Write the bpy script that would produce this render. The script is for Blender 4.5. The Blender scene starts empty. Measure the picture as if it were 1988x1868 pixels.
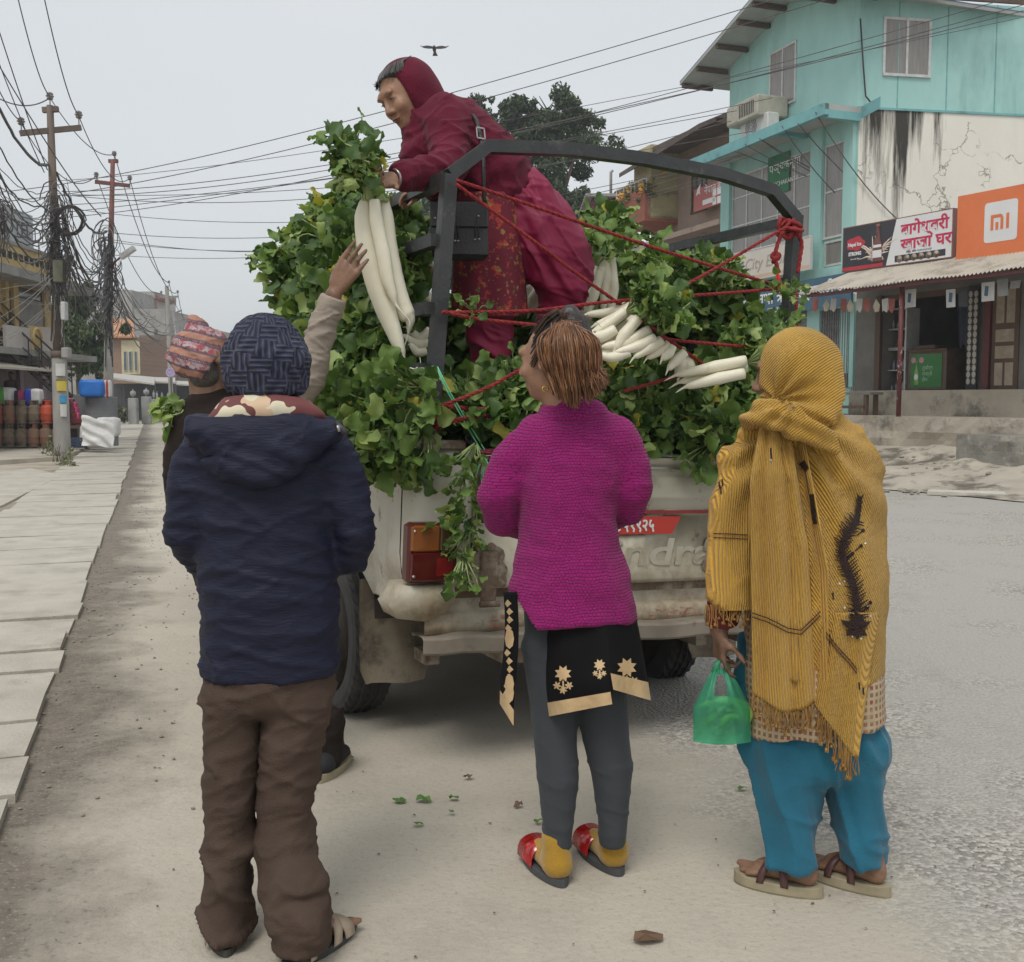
import bpy,bmesh,math,random
import numpy as np
from mathutils import Vector,Matrix,noise
from mathutils.bvhtree import BVHTree
random.seed(7);rng=np.random.RandomState(7)
C=bpy.context.scene.collection
S=bpy.context.scene
R=math.radians
# ------------------------------------------------ camera, world, sun, exposure
FL=2050.0;PX=994.0;PY=934.0;CH=1.40;PITCH=math.atan(159/2050)
cam_d=bpy.data.cameras.new('camera');cam=bpy.data.objects.new('camera',cam_d);C.objects.link(cam)
cam_d.sensor_width=36;cam_d.lens=36*FL/1988;cam_d.clip_end=2000;cam_d.clip_start=0.05
cam.location=(0,0,CH);cam.rotation_euler=(R(90)-PITCH,0,0)
S.camera=cam
S.view_settings.view_transform='Standard';S.view_settings.look='None'
S.view_settings.exposure=0.18;S.view_settings.gamma=1.0
SUN_EL,SUN_AZ=R(58),R(200)
w=bpy.data.worlds.new('World');S.world=w;w.use_nodes=True
nt=w.node_tree;nt.nodes.clear()
sky=nt.nodes.new('ShaderNodeTexSky');sky.sky_type='NISHITA';sky.sun_disc=False
sky.sun_elevation=SUN_EL;sky.sun_rotation=SUN_AZ;sky.dust_density=4
b1=nt.nodes.new('ShaderNodeBackground');b1.inputs[1].default_value=0.012
nt.links.new(sky.outputs[0],b1.inputs[0])
tc=nt.nodes.new('ShaderNodeTexCoord');mp=nt.nodes.new('ShaderNodeMapping');mp.inputs['Scale'].default_value=(1,1,2.5)
nz=nt.nodes.new('ShaderNodeTexNoise');nz.inputs['Scale'].default_value=1.6;nz.inputs['Detail'].default_value=3
cr=nt.nodes.new('ShaderNodeValToRGB')
cr.color_ramp.elements[0].position=.3;cr.color_ramp.elements[0].color=(.665,.695,.715,1)
cr.color_ramp.elements[1].position=.7;cr.color_ramp.elements[1].color=(.735,.76,.775,1)
b2=nt.nodes.new('ShaderNodeBackground');b2.inputs[1].default_value=0.87
nt.links.new(tc.outputs['Generated'],mp.inputs[0]);nt.links.new(mp.outputs[0],nz.inputs[0])
nt.links.new(nz.outputs[0],cr.inputs[0]);nt.links.new(cr.outputs[0],b2.inputs[0])
ad=nt.nodes.new('ShaderNodeAddShader');nt.links.new(b1.outputs[0],ad.inputs[0]);nt.links.new(b2.outputs[0],ad.inputs[1])
ow=nt.nodes.new('ShaderNodeOutputWorld');nt.links.new(ad.outputs[0],ow.inputs[0])
sd=bpy.data.lights.new('sun','SUN');sd.energy=1.5;sd.angle=R(25);sd.color=(1,.96,.9)
so=bpy.data.objects.new('sun',sd);C.objects.link(so)
so.rotation_euler=(R(90)-SUN_EL,0,math.pi-SUN_AZ)
def aim_sun():
 d=Vector((math.sin(SUN_AZ)*math.cos(SUN_EL),math.cos(SUN_AZ)*math.cos(SUN_EL),math.sin(SUN_EL)))
 so.rotation_euler=d.to_track_quat('Z','Y').to_euler()
aim_sun()
# ------------------------------------------------ pixels -> places
CP,SP=math.cos(PITCH),math.sin(PITCH)
CAM=Vector((0,0,CH))
def ray(px,py):
 u=(px-PX)/FL;v=(PY-py)/FL
 return Vector((u,CP+v*SP,-SP+v*CP))
def at(px,py,Y):
 r=ray(px,py);return CAM+r*(Y/r.y)
def gnd(px,py,z=0.0):
 r=ray(px,py);return CAM+r*((z-CH)/r.z)
class Fr:
 def __init__(s,o,xd,z=None):
  s.o=Vector(o);s.x=Vector((*xd,0)if len(xd)==2 else xd).normalized();s.z=Vector(z or(0,0,1)).normalized()
  s.y=s.z.cross(s.x).normalized()
 def p(s,a,b,c):return s.o+s.x*a+s.y*b+s.z*c
 def hit(s,px,py,d=0.0):
  r=ray(px,py);o=s.o+s.y*d
  t=(o-CAM).dot(s.y)/r.dot(s.y);q=CAM+r*t-s.o
  return q.dot(s.x),q.dot(s.z)
 def rect(s,x0,y0,x1,y1,d=0.0):
  xm=(x0+x1)/2;ym=(y0+y1)/2
  a=s.hit(x0,ym,d)[0];b=s.hit(x1,ym,d)[0]
  return a,s.hit(xm,y1,d)[1],b,s.hit(xm,y0,d)[1]
W0=Fr((0,0,0),(1,0,0))
# ------------------------------------------------ mesh builder
class MB:
 def __init__(s):s.v=[];s.f=[];s.m=[];s.sm=[]
 def add(s,vs,fs,mi=0,smooth=False):
  n=len(s.v);s.v+=[tuple(v)for v in vs]
  for f in fs:s.f.append(tuple(i+n for i in f));s.m.append(mi);s.sm.append(smooth)
  return s
 def box(s,fr,a0,a1,b0,b1,c0,c1,mi=0,bev=0):
  if a0>a1:a0,a1=a1,a0
  if b0>b1:b0,b1=b1,b0
  if c0>c1:c0,c1=c1,c0
  q=[(a,b,c)for c in(c0,c1)for b in(b0,b1)for a in(a0,a1)]
  if bev<=0:
   return s.add([fr.p(*k)for k in q],[(0,2,3,1),(4,5,7,6),(0,1,5,4),(2,6,7,3),(0,4,6,2),(1,3,7,5)],mi)
  e=min(bev,(a1-a0)*.45,(b1-b0)*.45,(c1-c0)*.45)
  rings=[]
  for c,i in((c0,e),(c0+e,0),(c1-e,0),(c1,e)):
   a_,A,b_,B=a0+i,a1-i,b0+i,b1-i
   k=e
   rings.append([(a_+k,b_,c),(A-k,b_,c),(A,b_+k,c),(A,B-k,c),(A-k,B,c),(a_+k,B,c),(a_,B-k,c),(a_,b_+k,c)])
  vs=[fr.p(*k)for r_ in rings for k in r_];fs=[]
  for r_ in range(3):
   for i in range(8):
    j=(i+1)%8;fs.append((r_*8+i,r_*8+j,r_*8+8+j,r_*8+8+i))
  fs.append(tuple(range(7,-1,-1)));fs.append(tuple(range(24,32)))
  return s.add(vs,fs,mi)
 def quad(s,*p,mi=0):return s.add(p,[tuple(range(len(p)))],mi)
 def prism(s,pts,n,mi=0):
  k=len(pts);n=Vector(n);vs=[Vector(p)for p in pts]+[Vector(p)+n for p in pts]
  fs=[tuple(range(k-1,-1,-1)),tuple(range(k,2*k))]+[(i,(i+1)%k,k+(i+1)%k,k+i)for i in range(k)]
  return s.add(vs,fs,mi)
 def tube(s,pts,r,n=8,mi=0,cap=True,flat=None,smooth=True):
  pts=[Vector(p)for p in pts];k=len(pts)
  rs=r if isinstance(r,(list,tuple))else[r]*k
  t0=(pts[1]-pts[0]).normalized()
  up=Vector((0,0,1))if abs(t0.z)<.9 else Vector((1,0,0))
  if flat is not None:up=Vector(flat)
  u=t0.cross(up).normalized();vs=[]
  for i,p in enumerate(pts):
   t=(pts[min(i+1,k-1)]-pts[max(i-1,0)])
   t=t.normalized()if t.length>1e-9 else t0
   u=(u-t*u.dot(t));u=u.normalized()if u.length>1e-6 else t.orthogonal().normalized()
   w_=t.cross(u)
   for j in range(n):
    a=2*math.pi*(j+.5)/n;vs.append(p+(u*math.cos(a)+w_*math.sin(a))*rs[i])
  fs=[]
  for i in range(k-1):
   for j in range(n):
    q=(j+1)%n;fs.append((i*n+j,i*n+q,(i+1)*n+q,(i+1)*n+j))
  if cap:fs.append(tuple(range(n-1,-1,-1)));fs.append(tuple(range((k-1)*n,k*n)))
  return s.add(vs,fs,mi,smooth)
 def bar(s,a,b,w_,h=None,mi=0,up=(0,0,1)):
  a=Vector(a);b=Vector(b);h=h or w_;t=b-a;L=t.length;t.normalize()
  up=Vector(up)
  if abs(t.dot(up))>.98:up=Vector((1,0,0))
  x=t.cross(up).normalized();z=x.cross(t)
  vs=[p+x*sx*w_/2+z*sz*h/2 for p in(a,b)for sx,sz in((-1,-1),(1,-1),(1,1),(-1,1))]
  return s.add(vs,[(3,2,1,0),(4,5,6,7),(0,1,5,4),(1,2,6,5),(2,3,7,6),(3,0,4,7)],mi)
 def lathe(s,o,prof,n=16,mi=0,fr=W0,smooth=True,sx=1,sy=1):
  o=Vector(o);vs=[];fs=[]
  for r_,z in prof:
   for j in range(n):
    a=2*math.pi*j/n;vs.append(o+fr.x*math.cos(a)*r_*sx+fr.y*math.sin(a)*r_*sy+fr.z*z)
  for i in range(len(prof)-1):
   for j in range(n):
    q=(j+1)%n;fs.append((i*n+j,i*n+q,(i+1)*n+q,(i+1)*n+j))
  fs.append(tuple(range(n-1,-1,-1)));fs.append(tuple(range((len(prof)-1)*n,len(prof)*n)))
  return s.add(vs,fs,mi,smooth)
 def mesh(s,name,mats,smooth=None):
  me=bpy.data.meshes.new(name);me.from_pydata(s.v,[],s.f)
  for m_ in(mats if isinstance(mats,(list,tuple))else[mats]):me.materials.append(m_)
  me.polygons.foreach_set('material_index',s.m)
  me.polygons.foreach_set('use_smooth',[bool(x)if smooth is None else smooth for x in s.sm])
  me.update();return me
 def build(s,name,mats,parent=None,label=None,cat=None,group=None,kind=None,smooth=None):
  o=link(name,s.mesh(name,mats,smooth),parent)
  return tag(o,label,cat,group,kind)
def link(name,data,parent=None):
 o=bpy.data.objects.new(name,data);C.objects.link(o)
 if parent is not None:
  o.parent=parent
  b=parent
  off=Vector((0,0,0))
  while b is not None:off+=b.location;b=b.parent
  o.location=-off
 return o
def tag(o,label=None,cat=None,group=None,kind=None):
 if label:o['label']=label
 if cat:o['category']=cat
 if group:o['group']=group
 if kind:o['kind']=kind
 return o
def thing(name,label,cat,loc=(0,0,0),group=None):
 o=bpy.data.objects.new(name,None);C.objects.link(o);o.location=loc;o.empty_display_size=.1
 return tag(o,label,cat,group)
def copy_tree(o,parent=None,label=None):
 c=o.copy();C.objects.link(c)
 if parent is not None:c.parent=parent
 if label:c['label']=label
 for ch in[x for x in KIDS.get(o.name,[])]:copy_tree(ch,c)
 return c
KIDS={}
def note_kids(root):
 st=[root]
 while st:
  o=st.pop();KIDS[o.name]=list(o.children);st+=KIDS[o.name]
def struct(name,mb,mats,smooth=None):return mb.build(name,mats,kind='structure',smooth=smooth)
# ------------------------------------------------ materials
def M(name,c1,c2=None,sc=6,rough=.7,bump=0,bs=40,metal=0,c3=None,sc3=1.2,t3=(.5,.62),stretch=(1,1,1),spec=.5,sub=0,coords='Object',det=5,sheen=0,alpha=None,trans=0,bstretch=(1,1,1)):
 m=bpy.data.materials.new(name);m.use_nodes=True;n=m.node_tree;N=n.nodes;L=n.links
 b=N['Principled BSDF'];b.inputs['Roughness'].default_value=rough;b.inputs['Metallic'].default_value=metal
 b.inputs['Specular IOR Level'].default_value=spec
 if sub:b.inputs['Subsurface Weight'].default_value=sub;b.inputs['Subsurface Radius'].default_value=(.02,.008,.004);b.inputs['Subsurface Scale'].default_value=.5
 if sheen:b.inputs['Sheen Weight'].default_value=sheen
 if trans:b.inputs['Transmission Weight'].default_value=trans
 if alpha is not None:b.inputs['Alpha'].default_value=alpha
 tc=N.new('ShaderNodeTexCoord');mp=N.new('ShaderNodeMapping');mp.inputs['Scale'].default_value=stretch
 L.new(tc.outputs[coords],mp.inputs[0])
 c2=c2 or tuple(x*.8 for x in c1)
 nz=N.new('ShaderNodeTexNoise');nz.inputs['Scale'].default_value=sc;nz.inputs['Detail'].default_value=det;nz.inputs['Roughness'].default_value=.6
 L.new(mp.outputs[0],nz.inputs[0])
 cr=N.new('ShaderNodeValToRGB');cr.color_ramp.elements[0].position=.35;cr.color_ramp.elements[1].position=.65
 cr.color_ramp.elements[0].color=(*c1,1);cr.color_ramp.elements[1].color=(*c2,1);L.new(nz.outputs[0],cr.inputs[0])
 col=cr.outputs[0]
 if c3:
  n3=N.new('ShaderNodeTexNoise');n3.inputs['Scale'].default_value=sc3;n3.inputs['Detail'].default_value=8;n3.inputs['Roughness'].default_value=.7
  L.new(mp.outputs[0],n3.inputs[0]);r3=N.new('ShaderNodeValToRGB')
  r3.color_ramp.elements[0].position=t3[0];r3.color_ramp.elements[1].position=t3[1];L.new(n3.outputs[0],r3.inputs[0])
  mx=N.new('ShaderNodeMixRGB');mx.inputs[2].default_value=(*c3,1);L.new(r3.outputs[0],mx.inputs[0]);L.new(col,mx.inputs[1]);col=mx.outputs[0]
 L.new(col,b.inputs['Base Color'])
 if bump:
  nb=N.new('ShaderNodeTexNoise');nb.inputs['Scale'].default_value=bs;nb.inputs['Detail'].default_value=6
  mb_=N.new('ShaderNodeMapping');mb_.inputs['Scale'].default_value=bstretch;L.new(tc.outputs[coords],mb_.inputs[0])
  L.new(mb_.outputs[0],nb.inputs[0]);bp=N.new('ShaderNodeBump');bp.inputs['Strength'].default_value=min(bump,1);bp.inputs['Distance'].default_value=.02
  L.new(nb.outputs[0],bp.inputs['Height']);L.new(bp.outputs[0],b.inputs['Normal'])
 m['col']=0
 return m
def nodes(m):return m.node_tree.nodes,m.node_tree.links,m.node_tree.nodes['Principled BSDF']
def col_input(m):
 b=m.node_tree.nodes['Principled BSDF'];return b.inputs['Base Color'].links[0].from_socket
def mix_over(m,fac,color):
 N,L,b=nodes(m);src=col_input(m);mx=N.new('ShaderNodeMixRGB');L.new(fac,mx.inputs[0]);L.new(src,mx.inputs[1])
 if isinstance(color,tuple):mx.inputs[2].default_value=(*color,1)
 else:L.new(color,mx.inputs[2])
 L.new(mx.outputs[0],b.inputs['Base Color']);return mx
def ramp(m,src,p0,p1,c0=(0,0,0),c1=(1,1,1)):
 N,L,b=nodes(m);r_=N.new('ShaderNodeValToRGB');r_.color_ramp.elements[0].position=0;r_.color_ramp.elements[1].position=1
 mr=N.new('ShaderNodeMapRange');mr.inputs[1].default_value=p0;mr.inputs[2].default_value=p1;L.new(src,mr.inputs[0]);src=mr.outputs[0]
 r_.color_ramp.elements[0].color=(*c0,1);r_.color_ramp.elements[1].color=(*c1,1);L.new(src,r_.inputs[0]);return r_.outputs[0]
def noise_tex(m,scale,stretch=(1,1,1),det=6,coords='Object',rot=(0,0,0)):
 N,L,b=nodes(m);tc=N.new('ShaderNodeTexCoord');mp=N.new('ShaderNodeMapping');mp.inputs['Scale'].default_value=stretch;mp.inputs['Rotation'].default_value=rot
 L.new(tc.outputs[coords],mp.inputs[0]);nz=N.new('ShaderNodeTexNoise');nz.inputs['Scale'].default_value=scale;nz.inputs['Detail'].default_value=det;nz.inputs['Roughness'].default_value=.65
 L.new(mp.outputs[0],nz.inputs[0]);return nz.outputs[0]
def add_bump(m,height,strength=.5,dist=.01):
 N,L,b=nodes(m);bp=N.new('ShaderNodeBump');bp.inputs['Strength'].default_value=strength;bp.inputs['Distance'].default_value=dist
 if b.inputs['Normal'].links:L.new(b.inputs['Normal'].links[0].from_socket,bp.inputs['Normal'])
 L.new(height,bp.inputs['Height']);L.new(bp.outputs[0],b.inputs['Normal'])
def brick(m,sc,c1,c2,mortar,rot=(R(90),0,0),bw=.24,bh=.075,coords='Object'):
 N,L,b=nodes(m);tc=N.new('ShaderNodeTexCoord');mp=N.new('ShaderNodeMapping');mp.inputs['Rotation'].default_value=rot
 L.new(tc.outputs[coords],mp.inputs[0]);br=N.new('ShaderNodeTexBrick');br.inputs['Scale'].default_value=sc
 br.inputs['Color1'].default_value=(*c1,1);br.inputs['Color2'].default_value=(*c2,1);br.inputs['Mortar'].default_value=(*mortar,1)
 br.inputs['Brick Width'].default_value=bw;br.inputs['Row Height'].default_value=bh;br.inputs['Mortar Size'].default_value=.012
 L.new(mp.outputs[0],br.inputs[0]);L.new(br.outputs['Color'],b.inputs['Base Color']);add_bump(m,br.outputs['Fac'],-.4);return br
def math_node(m,op,a,b_=0.0,c=None):
 N,L,b=nodes(m);n=N.new('ShaderNodeMath');n.operation=op
 for i,v in enumerate((a,b_)if c is None else(a,b_,c)):
  if isinstance(v,(int,float)):n.inputs[i].default_value=v
  else:L.new(v,n.inputs[i])
 return n.outputs[0]
def text(body,fr,a,c,size,mat,d=-.006,name='lettering',parent=None,ext=.002,align='LEFT',shear=0,sx=1.0,bold=0,font=None,mirror=False):
 cu=bpy.data.curves.new('t','FONT');cu.body=body;cu.size=size;cu.align_x=align;cu.extrude=ext;cu.shear=shear;cu.offset=bold;cu.resolution_u=3
 o=bpy.data.objects.new('t',cu);C.objects.link(o)
 dg=bpy.context.evaluated_depsgraph_get();me=bpy.data.meshes.new_from_object(o.evaluated_get(dg))
 bpy.data.objects.remove(o);bpy.data.curves.remove(cu)
 for v in me.vertices:
  x,y,z=v.co;v.co=fr.p(a+x*sx,d-z,c+y)
 me.materials.clear();me.materials.append(mat);me.update()
 return link(name,me,parent)
def jit(p,a):return Vector(p)+Vector((random.uniform(-a,a),random.uniform(-a,a),random.uniform(-a,a)))
def sag(p0,p1,s,n=14,wob=0):
 p0=Vector(p0);p1=Vector(p1);out=[]
 for i in range(n+1):
  t=i/n;p=p0.lerp(p1,t);p.z-=s*4*t*(1-t)
  if wob and 0<i<n:p=jit(p,wob)
  out.append(p)
 return out
# ================================================ THE SETTING
# ---- materials of the place
m_road=M('road_surface',(.50,.455,.375),(.43,.39,.32),sc=1.3,rough=.9,c3=(.34,.305,.25),sc3=.7,t3=(.5,.72))
def road_nodes(m):
 N,L,b=nodes(m);tc=N.new('ShaderNodeTexCoord');sx=N.new('ShaderNodeSeparateXYZ');L.new(tc.outputs['Object'],sx.inputs[0])
 X,Y=sx.outputs[0],sx.outputs[1]
 wob=noise_tex(m,1.6,det=8);wobs=math_node(m,'MULTIPLY',math_node(m,'SUBTRACT',wob,.5),1.1)
 line=math_node(m,'ADD',math_node(m,'MULTIPLY',Y,-.37),2.02)
 dd=math_node(m,'ADD',math_node(m,'SUBTRACT',X,line),wobs)
 far=math_node(m,'ADD',math_node(m,'MULTIPLY',math_node(m,'SUBTRACT',X,math_node(m,'MULTIPLY',math_node(m,'SUBTRACT',Y,8),-.27)),1),-.2)
 mask=ramp(m,dd,-.05,.35)
 chips=N.new('ShaderNodeTexVoronoi');chips.inputs['Scale'].default_value=72;chips.inputs['Randomness'].default_value=1;L.new(tc.outputs['Object'],chips.inputs[0])
 hs=N.new('ShaderNodeSeparateColor');L.new(chips.outputs['Color'],hs.inputs[0])
 cc=ramp(m,hs.outputs[0],.15,.95,(.20,.19,.17),(.56,.53,.47))
 patch=ramp(m,noise_tex(m,.55,det=5),.42,.56)
 mx=N.new('ShaderNodeMixRGB');L.new(patch,mx.inputs[0]);L.new(cc,mx.inputs[1])
 fine=ramp(m,noise_tex(m,60,det=3),.3,.7,(.34,.325,.295),(.44,.42,.38));L.new(fine,mx.inputs[2])
 mix_over(m,mask,mx.outputs[0])
 grit=ramp(m,noise_tex(m,55,det=4),.34,.46,(1,1,1),(0,0,0))
 g2=math_node(m,'MULTIPLY',grit,.40);mix_over(m,g2,(.27,.25,.215))
 g3=ramp(m,noise_tex(m,90,det=2),.62,.72);mix_over(m,math_node(m,'MULTIPLY',g3,.35),(.58,.56,.50))
 sm=ramp(m,noise_tex(m,2.6,(1,.5,1),det=9),.55,.75);mix_over(m,math_node(m,'MULTIPLY',sm,.3),(.25,.23,.20))
 e=math_node(m,'ADD',X,math_node(m,'MULTIPLY',Y,.338));wob2=math_node(m,'MULTIPLY',math_node(m,'SUBTRACT',noise_tex(m,1.1,det=8),.5),1.5)
 dirt=ramp(m,math_node(m,'ADD',math_node(m,'ADD',e,.36),wob2),.0,.36,(1,1,1),(0,0,0))
 dc=ramp(m,noise_tex(m,9,det=8),.35,.65,(.095,.078,.06),(.185,.155,.122));mix_over(m,math_node(m,'MULTIPLY',dirt,.85),dc);mix_over(m,math_node(m,'MULTIPLY',math_node(m,'MULTIPLY',dirt,ramp(m,noise_tex(m,70,det=3),.56,.66)),.6),(.38,.34,.27));mix_over(m,math_node(m,'MULTIPLY',math_node(m,'MULTIPLY',dirt,ramp(m,noise_tex(m,33,det=5),.56,.64)),.6),(.06,.05,.04))
 sand=ramp(m,math_node(m,'ADD',e,wob2),-2.2,-1.6,(1,1,1),(0,0,0))
 sc_=ramp(m,noise_tex(m,.9,det=8),.42,.58,(.47,.42,.34),(.33,.28,.215));mix_over(m,math_node(m,'MULTIPLY',sand,.9),sc_)
 h=math_node(m,'ADD',math_node(m,'MULTIPLY',math_node(m,'MULTIPLY',chips.outputs['Distance'],-1.2),mask),noise_tex(m,30,det=6))
 add_bump(m,h,.55,.012)
road_nodes(m_road)
m_slab=M('slab_concrete',(.50,.465,.395),(.42,.39,.33),sc=3,rough=.9,bump=.3,bs=60,c3=(.33,.30,.25),sc3=2.2,t3=(.52,.7))
m_conc=M('old_concrete',(.42,.395,.35),(.33,.31,.27),sc=2.5,rough=.9,bump=.4,bs=14,c3=(.17,.155,.13),sc3=1.7,t3=(.54,.7))
m_soil=M('soil',(.25,.205,.15),(.17,.14,.105),sc=4,rough=1,bump=.8,bs=18)
# ---- ground: one sheet, finer near the camera
mb=MB()
xs=[-400,-120,-60,-30]+[x*1.5 for x in range(-14,15)]+[30,60,120,400];ys=[-60,-20]+[y*1.5 for y in range(-4,30)]+[50,70,100,160,260,600]
vs=[];fs=[]
for y in ys:
 for x in xs:vs.append((x,y,-.02 if abs(x)>25 else 0))
for j in range(len(ys)-1):
 for i in range(len(xs)-1):
  a=j*len(xs)+i;fs.append((a,a+1,a+1+len(xs),a+len(xs)))
mb.add(vs,fs);struct('ground',mb,m_road)
# ---- slab path on the left
RD=Vector((-.3215,.947,0)).normalized();RN=Vector((RD.y,-RD.x,0))
PF=Fr(gnd(0,1620)-RD*3,RN)
mb=MB();y0=0
k=0
while y0<95:
 L_=.47+random.uniform(-.03,.03)if y0<6.5 else .98
 t=random.uniform(-.006,.006);tx=random.uniform(-.008,.008)
 w0=-1.27+random.uniform(-.03,.03);w1=random.uniform(-.02,.02);g=.010+random.random()*.012
 c=[(w0,y0+g),(w1,y0+g+random.uniform(-.012,.012)),(w1+random.uniform(-.015,.015),y0+L_-g),(w0,y0+L_-g)]
 top=[PF.p(a,b,.028+t+(tx if i in(1,2)else-tx))for i,(a,b)in enumerate(c)];bot=[PF.p(a,b,-.03)for a,b in c]
 mb.add(bot+top,[(4,5,6,7),(0,1,5,4),(1,2,6,5),(2,3,7,6),(3,0,4,7)])
 y0+=L_;k+=1
struct('slab_path',mb,m_slab)
# ---- concrete apron in front of the gas depot
ap=[gnd(-60,905,.02),gnd(120,893,.02),gnd(185,868,.02),gnd(215,848,.02),(-19.5,46,.02),(-40,46,.02),(-32,20,.02)]
mb=MB();q=[Vector(p)for p in ap];k=len(q)
mb.add([(p.x,p.y,.10)for p in q]+[(p.x,p.y,-.02)for p in q],[tuple(range(k))]+[(i,i+k,(i+1)%k+k,(i+1)%k)for i in range(k)])
struct('forecourt',mb,M('forecourt_concrete',(.50,.46,.39),(.43,.395,.33),sc=1.2,rough=.9,bump=.3,bs=20,c3=(.34,.29,.22),sc3=.8))
mb=MB();q=[gnd(-80,1010),gnd(5,985),gnd(120,925),gnd(60,912),gnd(-80,930)];k=len(q)
mb.add([(p.x,p.y,.03)for p in q]+[(p.x,p.y,-.02)for p in q],[tuple(range(k))]+[(i,i+k,(i+1)%k+k,(i+1)%k)for i in range(k)])
struct('path_side_concrete',mb,m_slab)
# ---- right: shop front frame, slope, plinth
SA=at(1850,775,21);SA.z=0
SF=Fr(SA,(.494,-.870))
def slope_pts():
 vs=[];fs=[];nx,ny=90,26
 for j in range(ny):
  for i in range(nx):
   a=-9+i*.16;t=j/(ny-1);b=-1.6-3.3*t
   z=.50*(1-t)**1.1+.015*t+noise.fractal(Vector((a*.9,b*.9,3)),1,2,4)*.085*math.sin(math.pi*min(1,t+.12))
   z+=(.05 if noise.noise(Vector((a*1.3,b*2.1,9)))>.12 else 0)*(1-t)
   vs.append(SF.p(a,b+noise.noise(Vector((a,0,1)))*.25*t,max(z,-.02)))
 for j in range(ny-1):
  for i in range(nx-1):
   a=j*nx+i;fs.append((a,a+nx,a+nx+1,a+1))
 return vs,fs
m_slope=M('roadside_concrete',(.44,.40,.33),(.35,.315,.255),sc=1.6,rough=.95,bump=.8,bs=7,c3=(.13,.11,.085),sc3=1.1,t3=(.50,.60))
mb=MB();v,f=slope_pts();mb.add(v,f,0,True);struct('roadside_slope',mb,m_slope)
# loose rubble and kerb stones in front of the slope
m_rub=M('rubble_stone',(.33,.30,.25),(.22,.2,.165),sc=9,rough=.95,bump=.6)
def stone(mb,c,s,flat=.5,mi=0):
 vs=[];c=Vector(c);n1,n2=7,4;sd_=random.random()*99
 for i in range(n2+1):
  ph=math.pi*i/n2
  for j in range(n1):
   th=2*math.pi*j/n1+sd_;d=Vector((math.sin(ph)*math.cos(th),math.sin(ph)*math.sin(th),math.cos(ph)*flat))
   vs.append(c+d*s*(1+.45*noise.noise(d*1.3+Vector((sd_,0,0)))))
 fs=[(i*n1+j,i*n1+(j+1)%n1,(i+1)*n1+(j+1)%n1,(i+1)*n1+j)for i in range(n2)for j in range(n1)]
 mb.add(vs,fs,mi)
mb=MB()
for i in range(150):
 a=random.uniform(-6,4);b=random.uniform(-5.3,-3.9);stone(mb,SF.p(a,b,.02),random.uniform(.02,.09))
for i in range(90):
 a=random.uniform(-6,4);b=random.uniform(-3.9,-1.7);t=(-1.6-b)/3.3;stone(mb,SF.p(a,b,.5*(1-t)**1.1+.03),random.uniform(.02,.07))
for i in range(420):
 y_=random.uniform(3,22);stone(mb,PF.p(random.uniform(.0,.8),y_,.005),random.uniform(.003,.009)*(1+(i%17==0)))
mb.build('rubble',m_rub,kind='stuff',label='loose stones and grit lying along both road edges')
m_kerb=M('kerb_slab_concrete',(.55,.52,.45),(.45,.42,.36),sc=5,rough=.9,bump=.3)
for i,(x0,y0_,x1,y1_,h_)in enumerate(((1712,936,1860,944,.05),(1745,947,1930,957,.06),(1800,962,1988,969,.05),(1880,944,2050,953,.05))):
 mb=MB();p0=gnd(x0,y0_);p1=gnd(x1,y1_);d=(p1-p0);nn=Vector((-d.y,d.x,0)).normalized()*.26
 mb.prism([p0+Vector((0,0,.01)),p1+Vector((0,0,.01)),p1+nn+Vector((0,0,.03)),p0+nn+Vector((0,0,.02))],(0,0,h_))
 mb.build('broken_kerb_slab',m_kerb,label=['broken pale kerb slab at the road edge nearest the mustard shawl','long pale kerb slab lying lowest beside the road below the dirt','pale kerb slab half buried in the road edge nearest the camera','pale kerb slab lying farthest right in the dirt by the road'][i],cat='slab',group='broken kerb slabs by the road')
# plinth: ledge, upper step, both walked on
mb=MB()
zL=SF.hit(1850,811,-1.65)[1];zS=SF.hit(1850,757,-.35)[1];zG=SF.hit(1850,868,-1.65)[1]-.3
def rough_block(mb,fr,a0,a1,b0,b1,c0,c1,n=60,amp=.03,mi=0,seed=0):
 vs=[];rows=7
 for j in range(rows):
  z=c0+(c1-c0)*j/(rows-1)
  for i in range(n+1):
   a=a0+(a1-a0)*i/n;e=noise.fractal(Vector((a*2,z*3,seed)),1,2,5)*amp
   if j==rows-1:e=e*.4
   vs.append(fr.p(a,b0+e,z))
 fs=[(j*(n+1)+i,j*(n+1)+i+1,(j+1)*(n+1)+i+1,(j+1)*(n+1)+i)for j in range(rows-1)for i in range(n)]
 base=(rows-1)*(n+1);k=len(vs)
 vs+=[fr.p(a0+(a1-a0)*i/n,b1,c1)for i in range(n+1)]
 fs+=[(base+i,base+i+1,k+i+1,k+i)for i in range(n)]
 mb.add(vs,fs,mi)
 mb.quad(fr.p(a1,b0,c0),fr.p(a1,b1,c0),fr.p(a1,b1,c1),fr.p(a1,b0,c1),mi=mi);mb.quad(fr.p(a0,b0,c0),fr.p(a0,b0,c1),fr.p(a0,b1,c1),fr.p(a0,b1,c0),mi=mi)
rough_block(mb,SF,-5.5,5,-1.65,4,zG,zL,amp=.07,seed=1)
rough_block(mb,SF,-2.35,5,-.35,4,zL-.1,zS,amp=.015,seed=4)
m_pl=M('plinth_concrete',(.43,.385,.31),(.35,.31,.25),sc=1.6,rough=.92,bump=.7,bs=12,c3=(.13,.12,.10),sc3=1.3,t3=(.52,.66))
struct('shop_plinth',mb,m_pl)
mb=MB();x0,z0,x1,z1=SF.rect(1872,846,2040,882,-2.5)
rough_block(mb,SF,x0,x1,-2.7,-1.7,z0-.2,z1,n=20,amp=.03,seed=8)
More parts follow.
